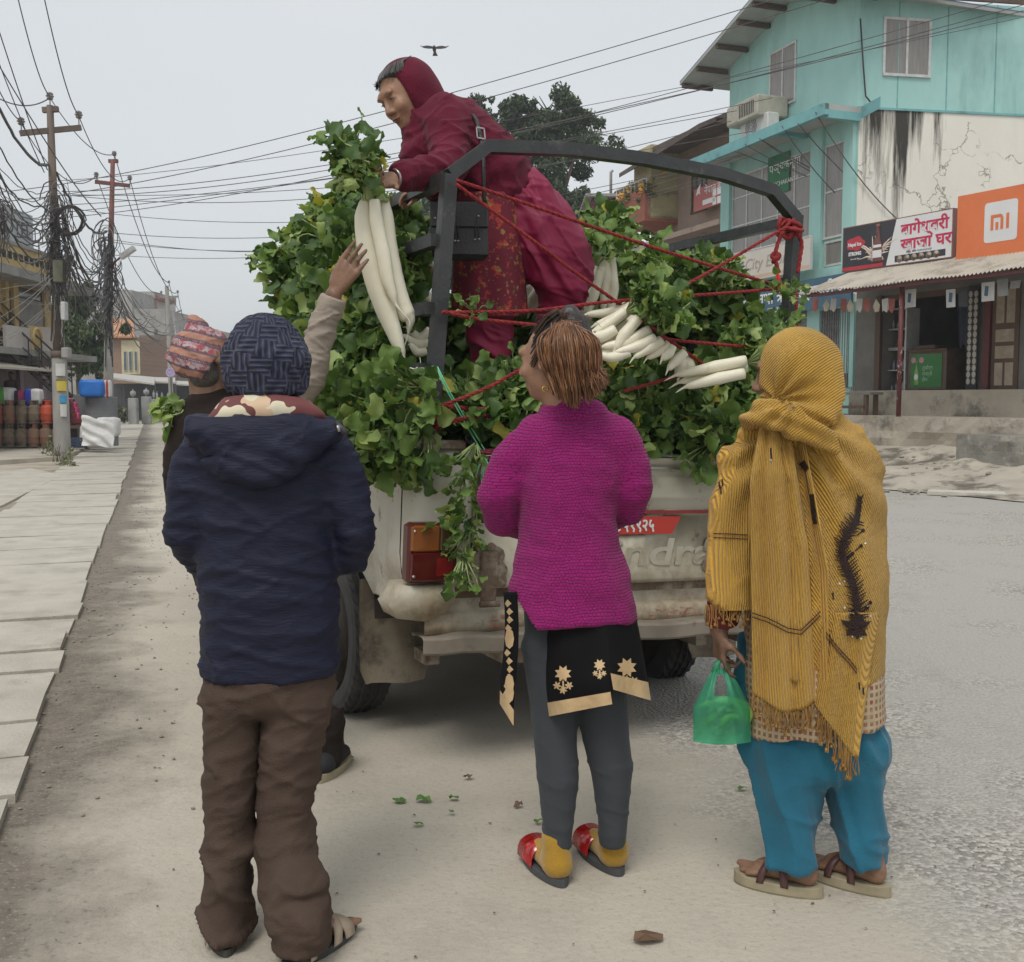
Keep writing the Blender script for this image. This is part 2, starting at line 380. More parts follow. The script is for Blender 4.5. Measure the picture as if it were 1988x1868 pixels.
mb.build('stone_step',M('step_concrete',(.24,.23,.20),(.16,.15,.13),sc=3,rough=.9,bump=.5,bs=20,c3=(.36,.34,.29),sc3=2),label='dark weathered concrete step block in front of the shop ledge',cat='step')
# ================================================ TURQUOISE BUILDING
TC=at(1652,775,24.5);TC.z=0
TL=Fr(TC,(.341,-.940));TR=Fr(TC,(.9866,.163))
m_teal=M('turquoise_paint',(.37,.62,.575),(.32,.55,.52),sc=1.1,rough=.75,bump=.15,bs=8,c3=(.23,.40,.38),sc3=.45,t3=(.47,.72),stretch=(1,1,.45))
st_=ramp(m_teal,noise_tex(m_teal,3.5,(1,1,.12),det=7),.56,.74);mix_over(m_teal,math_node(m_teal,'MULTIPLY',st_,.45),(.17,.33,.31))
m_teal2=M('turquoise_trim',(.20,.44,.45),(.15,.36,.38),sc=2,rough=.7,bump=.3,c3=(.12,.2,.2),sc3=2,t3=(.55,.7))
m_white=M('stained_white_wall',(.80,.77,.69),(.72,.69,.61),sc=.8,rough=.85,bump=.25,bs=9,stretch=(1,1,.5))
def stains(m):
 N,L,b=nodes(m);tc=N.new('ShaderNodeTexCoord')
 vt=noise_tex(m,2.2,(1.6,1.6,.10),det=8);mp=N.new('ShaderNodeSeparateXYZ');L.new(tc.outputs['Object'],mp.inputs[0])
 zz=math_node(m,'MULTIPLY',math_node(m,'SUBTRACT',mp.outputs[2],4.0),.075)
 xx=math_node(m,'MULTIPLY',math_node(m,'SUBTRACT',mp.outputs[0],TC.x+.9),-.11)
 near=math_node(m,'MAXIMUM',math_node(m,'SUBTRACT',math_node(m,'MULTIPLY',math_node(m,'ABSOLUTE',math_node(m,'SUBTRACT',mp.outputs[0],TC.x+.95)),-.20),-.07),-.35)
 f=math_node(m,'ADD',math_node(m,'ADD',vt,zz),near)
 mix_over(m,ramp(m,f,.66,.80),(.045,.04,.032))
 c=N.new('ShaderNodeTexVoronoi');c.feature='DISTANCE_TO_EDGE';c.inputs['Scale'].default_value=.9
 mpp=N.new('ShaderNodeMapping');L.new(tc.outputs['Object'],mpp.inputs[0]);nzv=N.new('ShaderNodeTexNoise');nzv.inputs['Scale'].default_value=2.5;nzv.inputs['Detail'].default_value=5;L.new(tc.outputs['Object'],nzv.inputs[0])
 va=N.new('ShaderNodeVectorMath');va.operation='MULTIPLY_ADD';va.inputs[1].default_value=(.9,.9,.9);L.new(nzv.outputs['Color'],va.inputs[0]);L.new(tc.outputs['Object'],va.inputs[2]);L.new(va.outputs[0],c.inputs[0])
 cr_=ramp(m,c.outputs['Distance'],.0,.018,(1,1,1),(0,0,0));gate=ramp(m,noise_tex(m,.7,det=3),.50,.56)
 mix_over(m,math_node(m,'MULTIPLY',math_node(m,'MULTIPLY',cr_,gate),.8),(.09,.075,.06))
 mix_over(m,math_node(m,'MULTIPLY',ramp(m,noise_tex(m,1.6,(1,1,.15),det=6),.6,.75),.35),(.55,.47,.34))
stains(m_white)
m_glass=M('window_glass',(.10,.10,.095),(.07,.07,.07),sc=3,rough=.12,spec=.8)
m_curt=M('curtained_glass',(.27,.25,.23),(.20,.19,.175),sc=3,rough=.2,stretch=(6,6,.6),spec=.7)
m_alu=M('aluminium_frame',(.62,.62,.60),(.5,.5,.49),sc=8,rough=.45,metal=.2)
m_grey=M('grey_paint',(.3,.3,.29),(.24,.24,.23),sc=4,rough=.7)
bt=thing('turquoise_building','tall turquoise building with white stained side wall and overhanging gabled roof','building',TC)
zU=TR.hit(1760,214)[1];DW=-TL.hit(1415,300)[0];zE=TL.hit(1421,130)[1];zT=zE+.15
rdg=DW*.5;zRid=zE+.29*rdg
# walls: street face as gable polygon, right face
mb=MB();th=.25
mb.prism([TL.p(-DW,0,0),TL.p(0,0,0),TL.p(0,0,zE),TL.p(-rdg,0,zRid),TL.p(-DW,0,zE)],TL.y*9)
mb.prism([TC,TR.p(11,0,0),TR.p(11,0,zE),TR.p(0,0,zE)],TR.y*.3+TL.y*.05)
# panel joints in the right face
mb.build('wall',m_teal,bt)
mb=MB()
for px in(1743,1838,1932):
 a=TR.hit(px,150)[0];mb.box(TR,a-.012,a+.012,-.012,0,zU,zE)
mb.build('wall_joint',M('joint_grey',(.2,.45,.43),(.16,.33,.32),sc=5),bt)
mb=MB();mb.box(TR,.02,11,-.03,-.001,0,zU-.02)
mb.build('side_wall',m_white,bt,label='white plaster side wall with black mould runs and cracks')
# ragged mould edge + floor slab line
mb=MB();mb.box(TR,-.05,11,-.06,0,zU-.03,zU+.02);mb.build('slab_edge',m_teal2,bt)
# roof: two thin slabs with overhang, blue sheet edge
m_roof=M('blue_roof_sheet',(.12,.19,.28),(.09,.14,.2),sc=4,rough=.5)
m_soff=M('soffit_board',(.42,.43,.41),(.34,.35,.33),sc=2,rough=.8)
OH=1.0;mb=MB();sl=(zRid-zE)/rdg
for s0,z0,s1,z1 in((-DW-1.0,zE-1.0*sl,-rdg,zRid),(.75,zE-.75*sl,-rdg,zRid)):
 c=[TL.p(s0,-OH,z0),TL.p(s0,9,z0),TL.p(s1,9,z1),TL.p(s1,-OH,z1)]
 if s0>s1:c=c[::-1]
 mb.prism([p+Vector((0,0,.003))for p in c],(0,0,.07),0)
 mb.prism([p+Vector((0,0,.075))for p in c],(0,0,.03),1)
rf=mb.build('roof',[m_soff,m_roof],bt)
mb=MB()
for s_ in(-DW-.9,-DW-.1,-DW+.9,-DW+1.9,-DW+2.6,-.9,.6):
 z_=(zE+(DW+s_)*sl)if s_<-rdg else zE-s_*sl
 mb.box(TL,s_-.05,s_+.05,-OH+.03,-.02,z_-.12,z_-.02)
mb.box(TR,.2,11,-.62,-.55,zE-.62*sl-.0,zE-.62*sl+.14)
mb.build('roof_batten',M('rusty_steel',(.12,.08,.06),(.08,.055,.045),sc=9,rough=.8),rf)
def window(fr,px,parent,name='window',panes=2,d0=-.03,fw=.05,rows=None,mats=None,lab=None):
 a0,z0,a1,z1=fr.rect(*px);fm,gm=mats or(m_alu,m_curt)
 mb=MB();mb.box(fr,a0,a1,d0,.0,z1-fw,z1);mb.box(fr,a0,a1,d0-.02,.0,z0,z0+fw)
 mb.box(fr,a0,a0+fw,d0+.002,0,z0+fw,z1-fw);mb.box(fr,a1-fw,a1,d0+.002,0,z0+fw,z1-fw)
 for i in range(1,panes):
  a=a0+(a1-a0)*i/panes;mb.box(fr,a-fw*.45,a+fw*.45,d0+.004,0,z0+fw,z1-fw)
 for r_ in rows or[]:
  z=z0+(z1-z0)*r_;mb.box(fr,a0+fw,a1-fw,d0+.006,0,z-fw*.4,z+fw*.4)
 w_=mb.build(name,fm,parent,label=lab)
 for i in range(panes):
  b0=a0+(a1-a0)*i/panes;b1=a0+(a1-a0)*(i+1)/panes;mb=MB();n=22;vs=[]
  for k in range(n+1):
   a=b0+(b1-b0)*k/n;o=-.008+.004*math.sin(k*1.7+i*2);vs+=[fr.p(a,o,z0),fr.p(a,o,z1)]
  mb.add(vs,[(2*k,2*k+2,2*k+3,2*k+1)for k in range(n)],0,True);mb.build('pane',gm,w_)
 return w_
window(TL,(1495,92,1546,208),bt,panes=2,fw=.05)
window(TR,(1714,35,1807,150),bt,panes=2,fw=.06)
# canopy between the floors
zc=TL.hit(1591,205,-1.0)[1];mb=MB()
mb.box(TL,-DW-.6,1.0*0+.15,-1.0,-.02,zc-.12,zc,0);mb.box(TL,-DW-.6,.15,-1.02,-.9,zc-.24,zc+.015,1)
mb.box(TR,.0,.02,-.98,-.02,zc-.24,zc+.01,1);mb.box(TL,-2.0,-1.85,-.9,-.02,zc-.22,zc-.12,1);mb.box(TL,.02,.15,-.9,-.02,zc-.3,zc-.12,1)
mb.build('canopy',[m_soff,m_teal2],bt)
# columns, glazed front, beams
mb=MB();cols_px=((1405,1421),(1578,1600),(1642,1660))
for a,b in cols_px:
 a0=TL.hit(a,400)[0];a1=TL.hit(b,400)[0];mb.box(TL,a0,min(a1,.06),-.10,.0,2.0,zc-.125)
zb=TL.hit(1600,520,-.2)[1];mb.box(TL,-DW,.1,-.16,0,zb-.30,zb);mb.build('column',m_teal,bt)
window(TL,(1423,318,1577,478),bt,name='window',panes=5,rows=(.36,.72),fw=.04,lab='wide glazed window band of many panes on the first floor')
window(TL,(1602,278,1641,462),bt,name='window',panes=1,rows=(.5,),fw=.05)
window(TL,(1602,466,1641,516),bt,name='window',panes=1,fw=.05)
mg=M('green_notice',(.05,.20,.10),(.04,.16,.08),sc=4)
a0,z0,a1,z1=TL.rect(1490,300,1532,376,-.05);mb=MB();mb.box(TL,a0,a1,-.045,-.036,z0,z1)
gs=mb.build('window_sign',mg,bt,label='green window sign with pale writing');mw=M('white_lettering',(.8,.8,.78),(.75,.75,.73),sc=3)
text('पञ्चकन्या',TL,a0+.08,z1-.42,.30,mw,-.05,parent=gs,sx=1.1);text('PANCHAKANYA',TL,a0+.06,z0+.2,.16,mw,-.05,parent=gs,sx=1.1)
# signs on the ground floor
zz0=TL.hit(1530,535)[1]
def board(fr,px,name,mat,label,d=-.2,th=.06,fmat=None,fw=.03):
 a0,z0,a1,z1=fr.rect(*px,d=d);t=thing(name,label,'sign',fr.p((a0+a1)/2,d,z0));mb=MB();mb.box(fr,a0,a1,d,d+th,z0,z1);mb.build('panel',mat,t)
 if fmat:
  mb=MB();mb.box(fr,a0-fw,a1+fw,d-.012,d+th,z1,z1+fw);mb.box(fr,a0-fw,a1+fw,d-.012,d+th,z0-fw,z0);mb.box(fr,a0-fw,a0,d-.012,d+th,z0,z1);mb.box(fr,a1,a1+fw,d-.012,d+th,z0,z1);mb.build('frame',fmat,t)
 return t,a0,z0,a1,z1
m_cream=M('cream_sign_face',(.62,.58,.52),(.58,.54,.48),sc=2,rough=.5)
t,a0,z0,a1,z1=board(TL,(1416,478,1572,536),'shop_sign',m_cream,'faded cream sign reading City Express below the glazed window band',d=-.5,fmat=m_alu)
ml=M('faded_brown_lettering',(.42,.36,.30),(.40,.34,.28),sc=3);text('City Express',TL,a0+.75,(z0+z1)/2-.12,.42,ml,-.506,parent=t,sx=1.15,shear=.2)
mb=MB();mb.tube([TL.p(a0+.45+.25*math.cos(k/3)*(1-k*.012),-.505,(z0+z1)/2+.28*math.sin(k/3))for k in range(18)],.02,5);mb.build('emblem',ml,t)
mo=M('orange_stripe',(.6,.42,.3),(.55,.4,.28),sc=2);mb=MB();mb.box(TL,a0,a1,-.504,-.5,z0,z0+.09);mb.build('stripe',mo,t)
m_blue=M('blue_sign_face',(.05,.13,.19),(.04,.10,.155),sc=2,rough=.5)
t,a0,z0,a1,z1=board(TL,(1425,548,1652,606),'shop_sign',m_blue,'long dark blue sign with white Nepali writing above the grey shutters',d=-.42)
text('बचत तथा ऋण सहकारी संस्था लिमिटेड',TL,a0+.15,z0+.28,.42,mw,-.426,parent=t,sx=1.15,bold=.004)
text('भरतपुर चितवन नेपाल',TL,a0+1.6,z0+.08,.14,mw,-.426,parent=t,sx=1.3)
# shutters
m_shut=M('shutter_steel',(.20,.20,.195),(.15,.15,.145),sc=2,rough=.6,c3=(.28,.27,.25),sc3=2)
def shutter(fr,px,parent,d=.05,lab=None,mat=None):
 a0,z0,a1,z1=fr.rect(*px);n=int((z1-z0)/.09);vs=[]
 for i in range(n*2+1):
  z=z0+(z1-z0)*i/(2*n);o=d+(.03 if i%2 else 0);vs+=[fr.p(a0,-o,z),fr.p(a1,-o,z)]
 mb=MB();mb.add(vs,[(2*i,2*i+1,2*i+3,2*i+2)for i in range(n*2)]);return mb.build('shutter',mat or m_shut,parent,label=lab)
shutter(TL,(1425,606,1582,775),bt,lab='grey corrugated roller shutter')
# AC units
m_ac=M('aged_white_plastic',(.45,.43,.36),(.36,.34,.28),sc=6,rough=.6);m_dk=M('dark_grille',(.05,.05,.05),(.03,.03,.03),sc=8,rough=.7)
def ac(px,d,nm,lab,rot=0,mat=m_ac,dep=.55):
 a0,z0,a1,z1=TL.rect(*px,d=d);t=thing('air_conditioner',lab,'air conditioner',TL.p((a0+a1)/2,d,z0));mb=MB();mb.box(TL,a0,a1,d,d+dep,z0,z1,bev=.03);mb.build('casing',mat,t)
 mb=MB()
 if nm=='w':
  mb.box(TL,a0-.01,a0,d+.05,d+dep-.05,z0+.06,z1-.06);mb.build('side_grille',m_dk,t);mb=MB()
  for k in range(9):mb.box(TL,a0+(a1-a0)*(.42+.055*k),a0+(a1-a0)*(.445+.055*k),d-.008,d,z0+.1,z1-.1)
  mb.build('grille',m_dk,t)
  mb=MB();mb.box(TL,a0+.03,a0+(a1-a0)*.38,d-.01,d,z0+.05,z1-.05);mb.build('panel',m_ac,t)
 else:
  c=TL.p((a0+a1)/2-.1,d-.006,(z0+z1)/2)
  for r_ in(.24,.18,.12,.06):mb.tube([c+TL.x*r_*math.cos(k*.5236)+TL.z*r_*math.sin(k*.5236)for k in range(13)],.006,4)
  mb.build('fan_guard',m_dk,t)
 return t
ac((1411,196,1470,236),-.95,'w','boxy beige window air conditioner high on the turquoise wall',dep=.9)
ac((1436,228,1490,262),-.75,'o','white outdoor air conditioner standing on the turquoise canopy',mat=M('clean_white_plastic',(.6,.6,.58),(.52,.52,.5),sc=5,rough=.5),dep=.35)
# collapsible gate on the turquoise building's ground floor
a0,z0,a1,z1=TL.rect(1592,600,1664,752);gt=thing('collapsible_gate','grey collapsible lattice gate between turquoise door posts','gate',TL.p((a0+a1)/2,-.1,z0))
mb=MB();mb.box(TL,a0,a0+.14,-.14,0,z0,z1+.1);mb.box(TL,a1-.1,a1+.04,-.14,0,z0,z1+.1);mb.box(TL,a0+.14,a1-.1,-.13,0,z1,z1+.1);mb.build('frame',m_teal,gt)
mb=MB();n=13
for i in range(n):
 a=a0+.18+(a1-a0-.32)*i/(n-1);mb.bar(TL.p(a,-.1,z0+.02),TL.p(a,-.1,z1),.03,.03)
for zr in(.2,.5,.8):
 for i in range(n-1):
  a=a0+.18+(a1-a0-.32)*i/(n-1);b=a0+.18+(a1-a0-.32)*(i+1)/(n-1);z=z0+(z1-z0)*zr
  mb.bar(TL.p(a,-.085,z-.1),TL.p(b,-.085,z+.1),.015,.008);mb.bar(TL.p(a,-.075,z+.1),TL.p(b,-.075,z-.1),.015,.008)
mb.build('lattice',M('gate_steel',(.30,.30,.29),(.22,.22,.215),sc=8,rough=.5,metal=.3),gt)
mb=MB();mb.box(TL,a0+.14,a1-.1,-.02,-.01,z0,z1);mb.build('doorway_shade_panel',m_dk,gt)  # black sheet standing in for the shade inside the doorway
# ================================================ THE LOW SHOPS
sh=thing('low_shop_building','low row of small shops with timber frame and open dark front under a tin awning','building',SF.p(0,0,0))
m_wood=M('dark_timber',(.12,.075,.05),(.08,.05,.035),sc=5,rough=.7,stretch=(1,1,.15));m_dkred=M('maroon_paint',(.13,.028,.028),(.09,.02,.02),sc=5,rough=.5)
m_grayw=M('grey_plaster',(.20,.19,.17),(.15,.14,.125),sc=2,rough=.9,bump=.3)
aL=SF.hit(1600,700)[0];oL=SF.hit(1710,700)[0];oR=SF.hit(1886,700)[0];dL=SF.hit(1926,700)[0];dR=SF.hit(1978,700)[0]
zTop=SF.hit(1850,560)[1];zRoof=zTop+.75
mb=MB();mb.box(SF,aL+.9,oL,0,.18,zL,zTop);mb.box(SF,oR,dL,0,.18,zS-.02,zTop);mb.box(SF,dR,5,0,.18,zS-.02,zTop);mb.box(SF,aL+.9,5,0,.2,zTop,zRoof)
mb.box(SF,aL+.9,5,3.6,3.75,zS-.3,zRoof);mb.box(SF,oL-.15,oL,.18,3.6,zS,zRoof);mb.box(SF,oR,oR+.15,.18,3.6,zS,zRoof)
mb.build('wall',m_grayw,sh)
mb=MB();mb.box(SF,aL+.8,5.1,-.1,3.9,zRoof,zRoof+.08);mb.build('roof',m_grey,sh)
mb=MB();mb.box(SF,oL-.10,oL+.03,-.09,.0,zS,zTop);mb.box(SF,oR-.02,oR+.05,-.09,0,zS,zTop);mb.build('door_post',m_wood,sh)
mb=MB();mb.box(SF,oL,oR,.0,.1,zTop-.12,zTop);mb.build('lintel',m_wood,sh)
mb=MB();mb.box(SF,dL-.16,dL-.02,-.08,-.002,zS,zTop);mb.build('door_post',m_dkred,sh)
# decorated pillar strips
px=1892;a=SF.hit(px,700)[0];mb=MB();mb.box(SF,a-.10,a+.14,-.12,-.092,zS,zTop);mb.build('pillar',M('pillar_black',(.03,.03,.03),(.02,.02,.02),sc=3),sh)
mb=MB();n=14
for i in range(n):
 z=zS+.1+(zTop-zS-.2)*(i+.5)/n
 for o in(-.04,.08):
  c=SF.p(a+o,-.124,z);mb.add([c+SF.x*.045*math.cos(k*.785)+SF.z*.065*math.sin(k*.785)for k in range(8)],[tuple(range(8))])
mb.build('pillar_pattern',M('pillar_white',(.45,.42,.36),(.38,.35,.3),sc=3),sh)
# panelled door
dr=MB();dr.box(SF,dL,dR,-.03,.02,zS,zTop-.05);m_pan=M('weathered_panel',(.40,.33,.25),(.30,.24,.18),sc=7,rough=.8);door=dr.build('door',m_wood,sh);mb=MB()
dw=dR-dL;dh=zTop-.05-zS
for r0,r1,nn in((.04,.26,2),(.30,.42,1),(.46,.58,1),(.64,.96,2)):
 for k in range(nn):
  w_=.78*dw/nn;x0=dL+.11*dw+k*(w_);mb.box(SF,x0+.025,x0+w_-.025,-.045,-.03,zS+dh*r0,zS+dh*r1)
mb.build('door_panel',m_pan,door)
# back shelf of the shop with bottles etc
m_shelf=M('shelf_wood',(.16,.11,.08),(.12,.08,.06),sc=5)
a0,z0,a1,z1=SF.rect(1713,600,1762,755,.25)
cab=thing('glass_cabinet','tall glass display cabinet with bottles just inside the shop front','cabinet',SF.p(a0,.3,zS));mb=MB()
for zf in(0,.25,.5,.52,.75,1):mb.box(SF,a0+.03,a1-.03,.22,.55,zS+(z1-zS)*zf-.012,zS+(z1-zS)*zf+.012)
for a in(a0,a1-.04):mb.box(SF,a,a+.04,.2,.6,zS,z1)
mb.build('shelf',m_alu,cab)
mbs=[MB()for _ in range(4)]
for zf in(0,.25,.52,.75):
 k=0;a=a0+.08
 while a<a1-.08:
  r_=random.uniform(.02,.04);h_=random.uniform(.1,.26);mbs[random.randrange(4)].lathe(SF.p(a,.33+random.random()*.1,zS+(z1-zS)*zf+.015),[(r_,0),(r_,h_*.6),(r_*.4,h_*.8),(r_*.4,h_)],7,fr=SF);a+=r_*2.3
for k,cc in enumerate(((.3,.32,.33),(.06,.13,.25),(.25,.13,.05),(.4,.4,.38))):mbs[k].build('bottle',M('bottle_tint_%d'%k,cc,sc=4,rough=.2),cab)
# counter with the green poster
a0,z0,a1,z1=SF.rect(1764,678,1832,755,.1);ct=thing('shop_counter','glass fronted counter with a green beer poster in the shop opening','counter',SF.p(a0,.1,zS));mb=MB()
mb.box(SF,a0-.02,a1+.05,.12,.7,zS+.02,z1-.05);mb.build('body',m_shelf,ct);mb=MB();mb.box(SF,a0-.05,a1+.08,.08,.75,z1-.05,z1);mb.build('top',m_wood,ct)
mp_=M('green_poster',(.06,.24,.07),(.04,.18,.05),sc=2,rough=.4);mb=MB();mb.box(SF,a0+.05,a1-.05,.105,.118,zS+.06,z1-.1);po=mb.build('poster',mp_,ct)
mb=MB();mb.lathe(SF.p(a0+.2,.098,zS+.1),[(.055,0),(.06,.05),(.06,.25),(.02,.36),(.02,.47),(.026,.47),(.026,.5)],10,fr=SF,sy=.1);mb.build('poster_bottle',M('bottle_green',(.25,.45,.15),(.2,.38,.1),sc=4,rough=.3),po)
mb=MB();mb.lathe(SF.p(a0+.2,.09,zS+.2),[(.01,0),(.05,.04),(.05,.1),(.01,.14)],10,fr=SF,sy=.1);mb.build('poster_label',mw,po)
mlg=M('pale_green_lettering',(.4,.6,.4),sc=3);text('तुबोर्ग',SF,a0+.34,zS+.42,.11,mlg,.10,parent=po);text('जस्तो',SF,a0+.34,zS+.30,.11,mlg,.10,parent=po);text('छैन',SF,a0+.34,zS+.18,.11,mlg,.10,parent=po)
mb=MB();pk=M('pink_badge',(.6,.3,.35),sc=3)
for x in(.32,.12):mb.prism([SF.p(a0+x+.06*math.cos(k*.524),.10,z1-.22+.06*math.sin(k*.524))for k in range(12)],SF.y*-.004)
mb.build('badge',pk,po)
mb=MB();mb.box(SF,a0+.05,a0+.55,.2,.5,z1+.002,z1+.09,bev=.02);mb.build('folded_sack',M('basket_brown',(.16,.1,.07),sc=9),label='small brown basket lying on the shop counter',cat='basket')
# dim back-of-shop goods
gd=thing('back_shelf','dim shelf with packets at the back of the open shop','shelf',SF.p(oL+1.2,2.4,zS));mb=MB();mbp=MB()
for zf in(.5,.9,1.3,1.7):mb.box(SF,oL+.7,oR-.5,2.4,2.8,zS+zf-.02,zS+zf)
for zf in(.5,.9,1.3):
 a=oL+.75
 while a<oR-.55:w_=random.uniform(.06,.16);mbp.box(SF,a,a+w_,2.42,2.6,zS+zf,zS+zf+random.uniform(.12,.3));a+=w_+.02
mb.build('board',m_shelf,gd);mbp.build('packet',M('packet_mix',(.3,.2,.08),(.1,.15,.25),sc=7,rough=.4),gd)
# hanging cloth at right of the opening
mb=MB();vs=[];n=12
for k in range(n+1):
 t=k/n;a=oR-.42+.38*t;o=-.02+.03*math.sin(t*14)
 vs+=[SF.p(a+.05,o,zTop-.15),SF.p(oR-.06-.25*(1-t)*.8,o,zS+.8+.1*math.sin(t*5))]
mb.add(vs,[(2*k,2*k+1,2*k+3,2*k+2)for k in range(n)],0,True);mb.build('door_curtain',M('navy_cloth',(.03,.035,.06),(.02,.025,.04),sc=5),sh)
# awning: corrugated sheets on posts
eL=SF.hit(1549,574,-1.75)[0];zA=SF.hit(1770,546,-1.75)[1];zB=SF.hit(1770,500,-.05)[1]
aw=thing('tin_awning','dusty corrugated tin awning over the shop fronts','awning',SF.p(0,-1,zA));mb=MB();vs=[];n=240;aE=4.2
for i in range(n+1):
 a=eL+(aE-eL)*i/n;o=.022*math.sin(i*math.pi/1.5)
 vs+=[SF.p(a,-1.8,zA+o+.012*math.sin(a*3)),SF.p(a+.45*(1-i/n),-.03,zB+o)]
mb.add(vs,[(2*i,2*i+2,2*i+3,2*i+1)for i in range(n)],0,False)
mb.build('sheet',M('dusty_tin',(.50,.46,.39),(.43,.40,.34),sc=1.5,rough=.75,c3=(.30,.27,.22),sc3=1.5,bump=.2),aw)
mb=MB();mb.bar(SF.p(eL+.15,-1.72,zA-.05),SF.p(aE,-1.72,zA-.05),.06);mb.bar(SF.p(eL+.3,-.1,zB-.06),SF.p(aE,-.1,zB-.06),.06)
for a in np.linspace(eL+.3,aE,8):mb.bar(SF.p(a,-1.72,zA-.05),SF.p(a,-.1,zB-.05),.05)
mb.build('frame',m_dkred,aw)
m_post=M('chipped_maroon',(.15,.035,.035),(.10,.025,.025),sc=6,rough=.6,c3=(.42,.36,.3),sc3=9,t3=(.58,.62))
for px,pt in((1750,812),(1546,700)):
 a=SF.hit(px,600,-1.6)[0];mb=MB();mb.tube([SF.p(a,-1.6,zL if px>1600 else zL-.6),SF.p(a,-1.6,zA-.03)],.045 if px>1600 else .04,8);mb.build('post',m_post,aw)
# paper bunting and posters hanging under the awning
bun_m=[M('flag_red',(.42,.12,.09),(.3,.1,.08),sc=6),M('flag_cream',(.62,.55,.42),(.5,.44,.33),sc=6),M('flag_white',(.62,.6,.57),(.5,.5,.48),sc=6)]
names=['second','third','fourth']
for i,px in enumerate((1583,1604,1618,1637,1650,1668,1683,1700,1717,1730)):
 a=SF.hit(px,600,-1.3)[0];zt=SF.hit(px,580,-1.3)[1];s_=.17;mb=MB()
 kind=i%3
 if kind==1:pts=[(0,0),(.09,-.14),(.05,-.26),(-.05,-.26),(-.09,-.14)]
 else:pts=[(-.08,0),(.08,0),(.08,-.2),(.03,-.28),(-.05,-.22),(-.08,-.25)]
 rot=random.uniform(-.15,.15)
 mb.prism([SF.p(a+x*math.cos(rot)-z*math.sin(rot),-1.3+random.uniform(0,.01),zt+x*math.sin(rot)+z*math.cos(rot))for x,z in pts],SF.y*.004)
 mb.build('bunting_flag',bun_m[kind],label='small paper bunting flag hanging from the left part of the awning edge',cat='bunting',group='bunting flags under the awning')
m_bun=M('string',(.2,.18,.15),sc=5)
poster_lab=['small white poster with a phone picture beside the maroon awning post','small white phone poster hanging at the right of the shop opening','dark small poster hanging between the pillar and the phone poster','small white phone poster hanging over the pillar by the wooden door','small pale poster hanging high over the wooden door','small grey poster at the far right under the awning']
for i,(x0,y0_,x1,y1_,kk)in enumerate(((1757,562,1778,597,2),(1836,562,1854,597,2),(1860,560,1878,596,0),(1905,548,1930,585,2),(1935,542,1956,575,1),(1962,545,1982,560,1))):
 a0,z0,a1,z1=SF.rect(x0,y0_,x1,y1_,-1.4);t=thing('hanging_poster',poster_lab[i],'poster',SF.p((a0+a1)/2,-1.4,z1),'posters hanging under the awning');tl=random.uniform(-.03,.03);mb=MB()
 mb.prism([SF.p(a0+tl,-1.4,z0),SF.p(a1+tl,-1.41,z0),SF.p(a1,-1.4,z1),SF.p(a0,-1.4,z1)],SF.y*.006);mb.build('paper',bun_m[2]if kk==2 else(m_grey if kk==1 else m_dk),t)
 if kk==2:mb=MB();mb.prism([SF.p(a0+.07,-1.408,z0+.1),SF.p(a0+.14,-1.408,z0+.09),SF.p(a0+.15,-1.408,z0+.26),SF.p(a0+.08,-1.408,z0+.27)],SF.y*-.003);mb.build('phone_picture',m_blue,t)
mb=MB();mb.tube([SF.p(SF.hit(1575,600,-1.3)[0],-1.295,SF.hit(1575,580,-1.3)[1]+.02),SF.p(2.5,-1.35,zTop+.05)],.006,4);mb.build('string',m_bun,label='thin string carrying the bunting along the awning',cat='string')
# signs over the awning
m_black=M('sign_black',(.04,.035,.045),(.03,.03,.035),sc=2,rough=.35);m_swhite=M('sign_white',(.72,.72,.72),(.68,.68,.68),sc=2,rough=.35)
dS=-.62
a0=SF.hit(1636,480,dS)[0];a1=SF.hit(1850,450,dS)[0];zlo=SF.hit(1740,515,dS)[1];zhi=SF.hit(1740,424,dS)[1]
t=thing('shop_sign','black and white sign with a beer bottle and pink Nepali writing above the awning','sign',SF.p(a0,dS,zlo))
mb=MB();mb.box(SF,a0,a1,dS,dS+.16,zlo,zhi);mb.build('cabinet',M('sign_edge',(.25,.12,.10),sc=3),t)
wS=a1-a0;xs_=a0+wS*.47;mb=MB();mb.prism([SF.p(a0+.02,dS-.004,zlo+.02),SF.p(xs_-.12,dS-.004,zlo+.02),SF.p(xs_+.12,dS-.004,zhi-.02),SF.p(a0+.02,dS-.004,zhi-.02)],SF.y*.003);mb.build('black_face',m_black,t)
mb=MB();mb.prism([SF.p(xs_-.12,dS-.0045,zlo+.02),SF.p(a1-.02,dS-.0045,zlo+.02),SF.p(a1-.02,dS-.0045,zhi-.02),SF.p(xs_+.12,dS-.0045,zhi-.02)],SF.y*.003);mb.build('white_face',m_swhite,t)
m_pink=M('pink_lettering',(.55,.03,.10),(.5,.03,.09),sc=3);hS=zhi-zlo
text('बागेश्वरी',SF,xs_+.24,zlo+hS*.62,hS*.33,m_pink,dS-.008,parent=t,bold=.008,sx=1.1)
text('खाजा घर',SF,xs_+.24,zlo+hS*.31,hS*.33,m_pink,dS-.008,parent=t,bold=.008,sx=1.15)
text('विदुर, फोन: ९८४५०५०५९४',SF,xs_+.38,zlo+hS*.23,hS*.06,m_black,dS-.008,parent=t,sx=1.1)
mb=MB();mb2=MB();mb.box(SF,xs_+.1,a1-.15,dS-.008,dS-.004,zlo+.06,zlo+hS*.20)
for k in range(6):mb2.lathe(SF.p(xs_+.22+k*(a1-xs_-.4)/6,dS-.0095,zlo+hS*.12),[(.0,0),(.07,.001)],12,fr=Fr((0,0,0),SF.x,-SF.y))
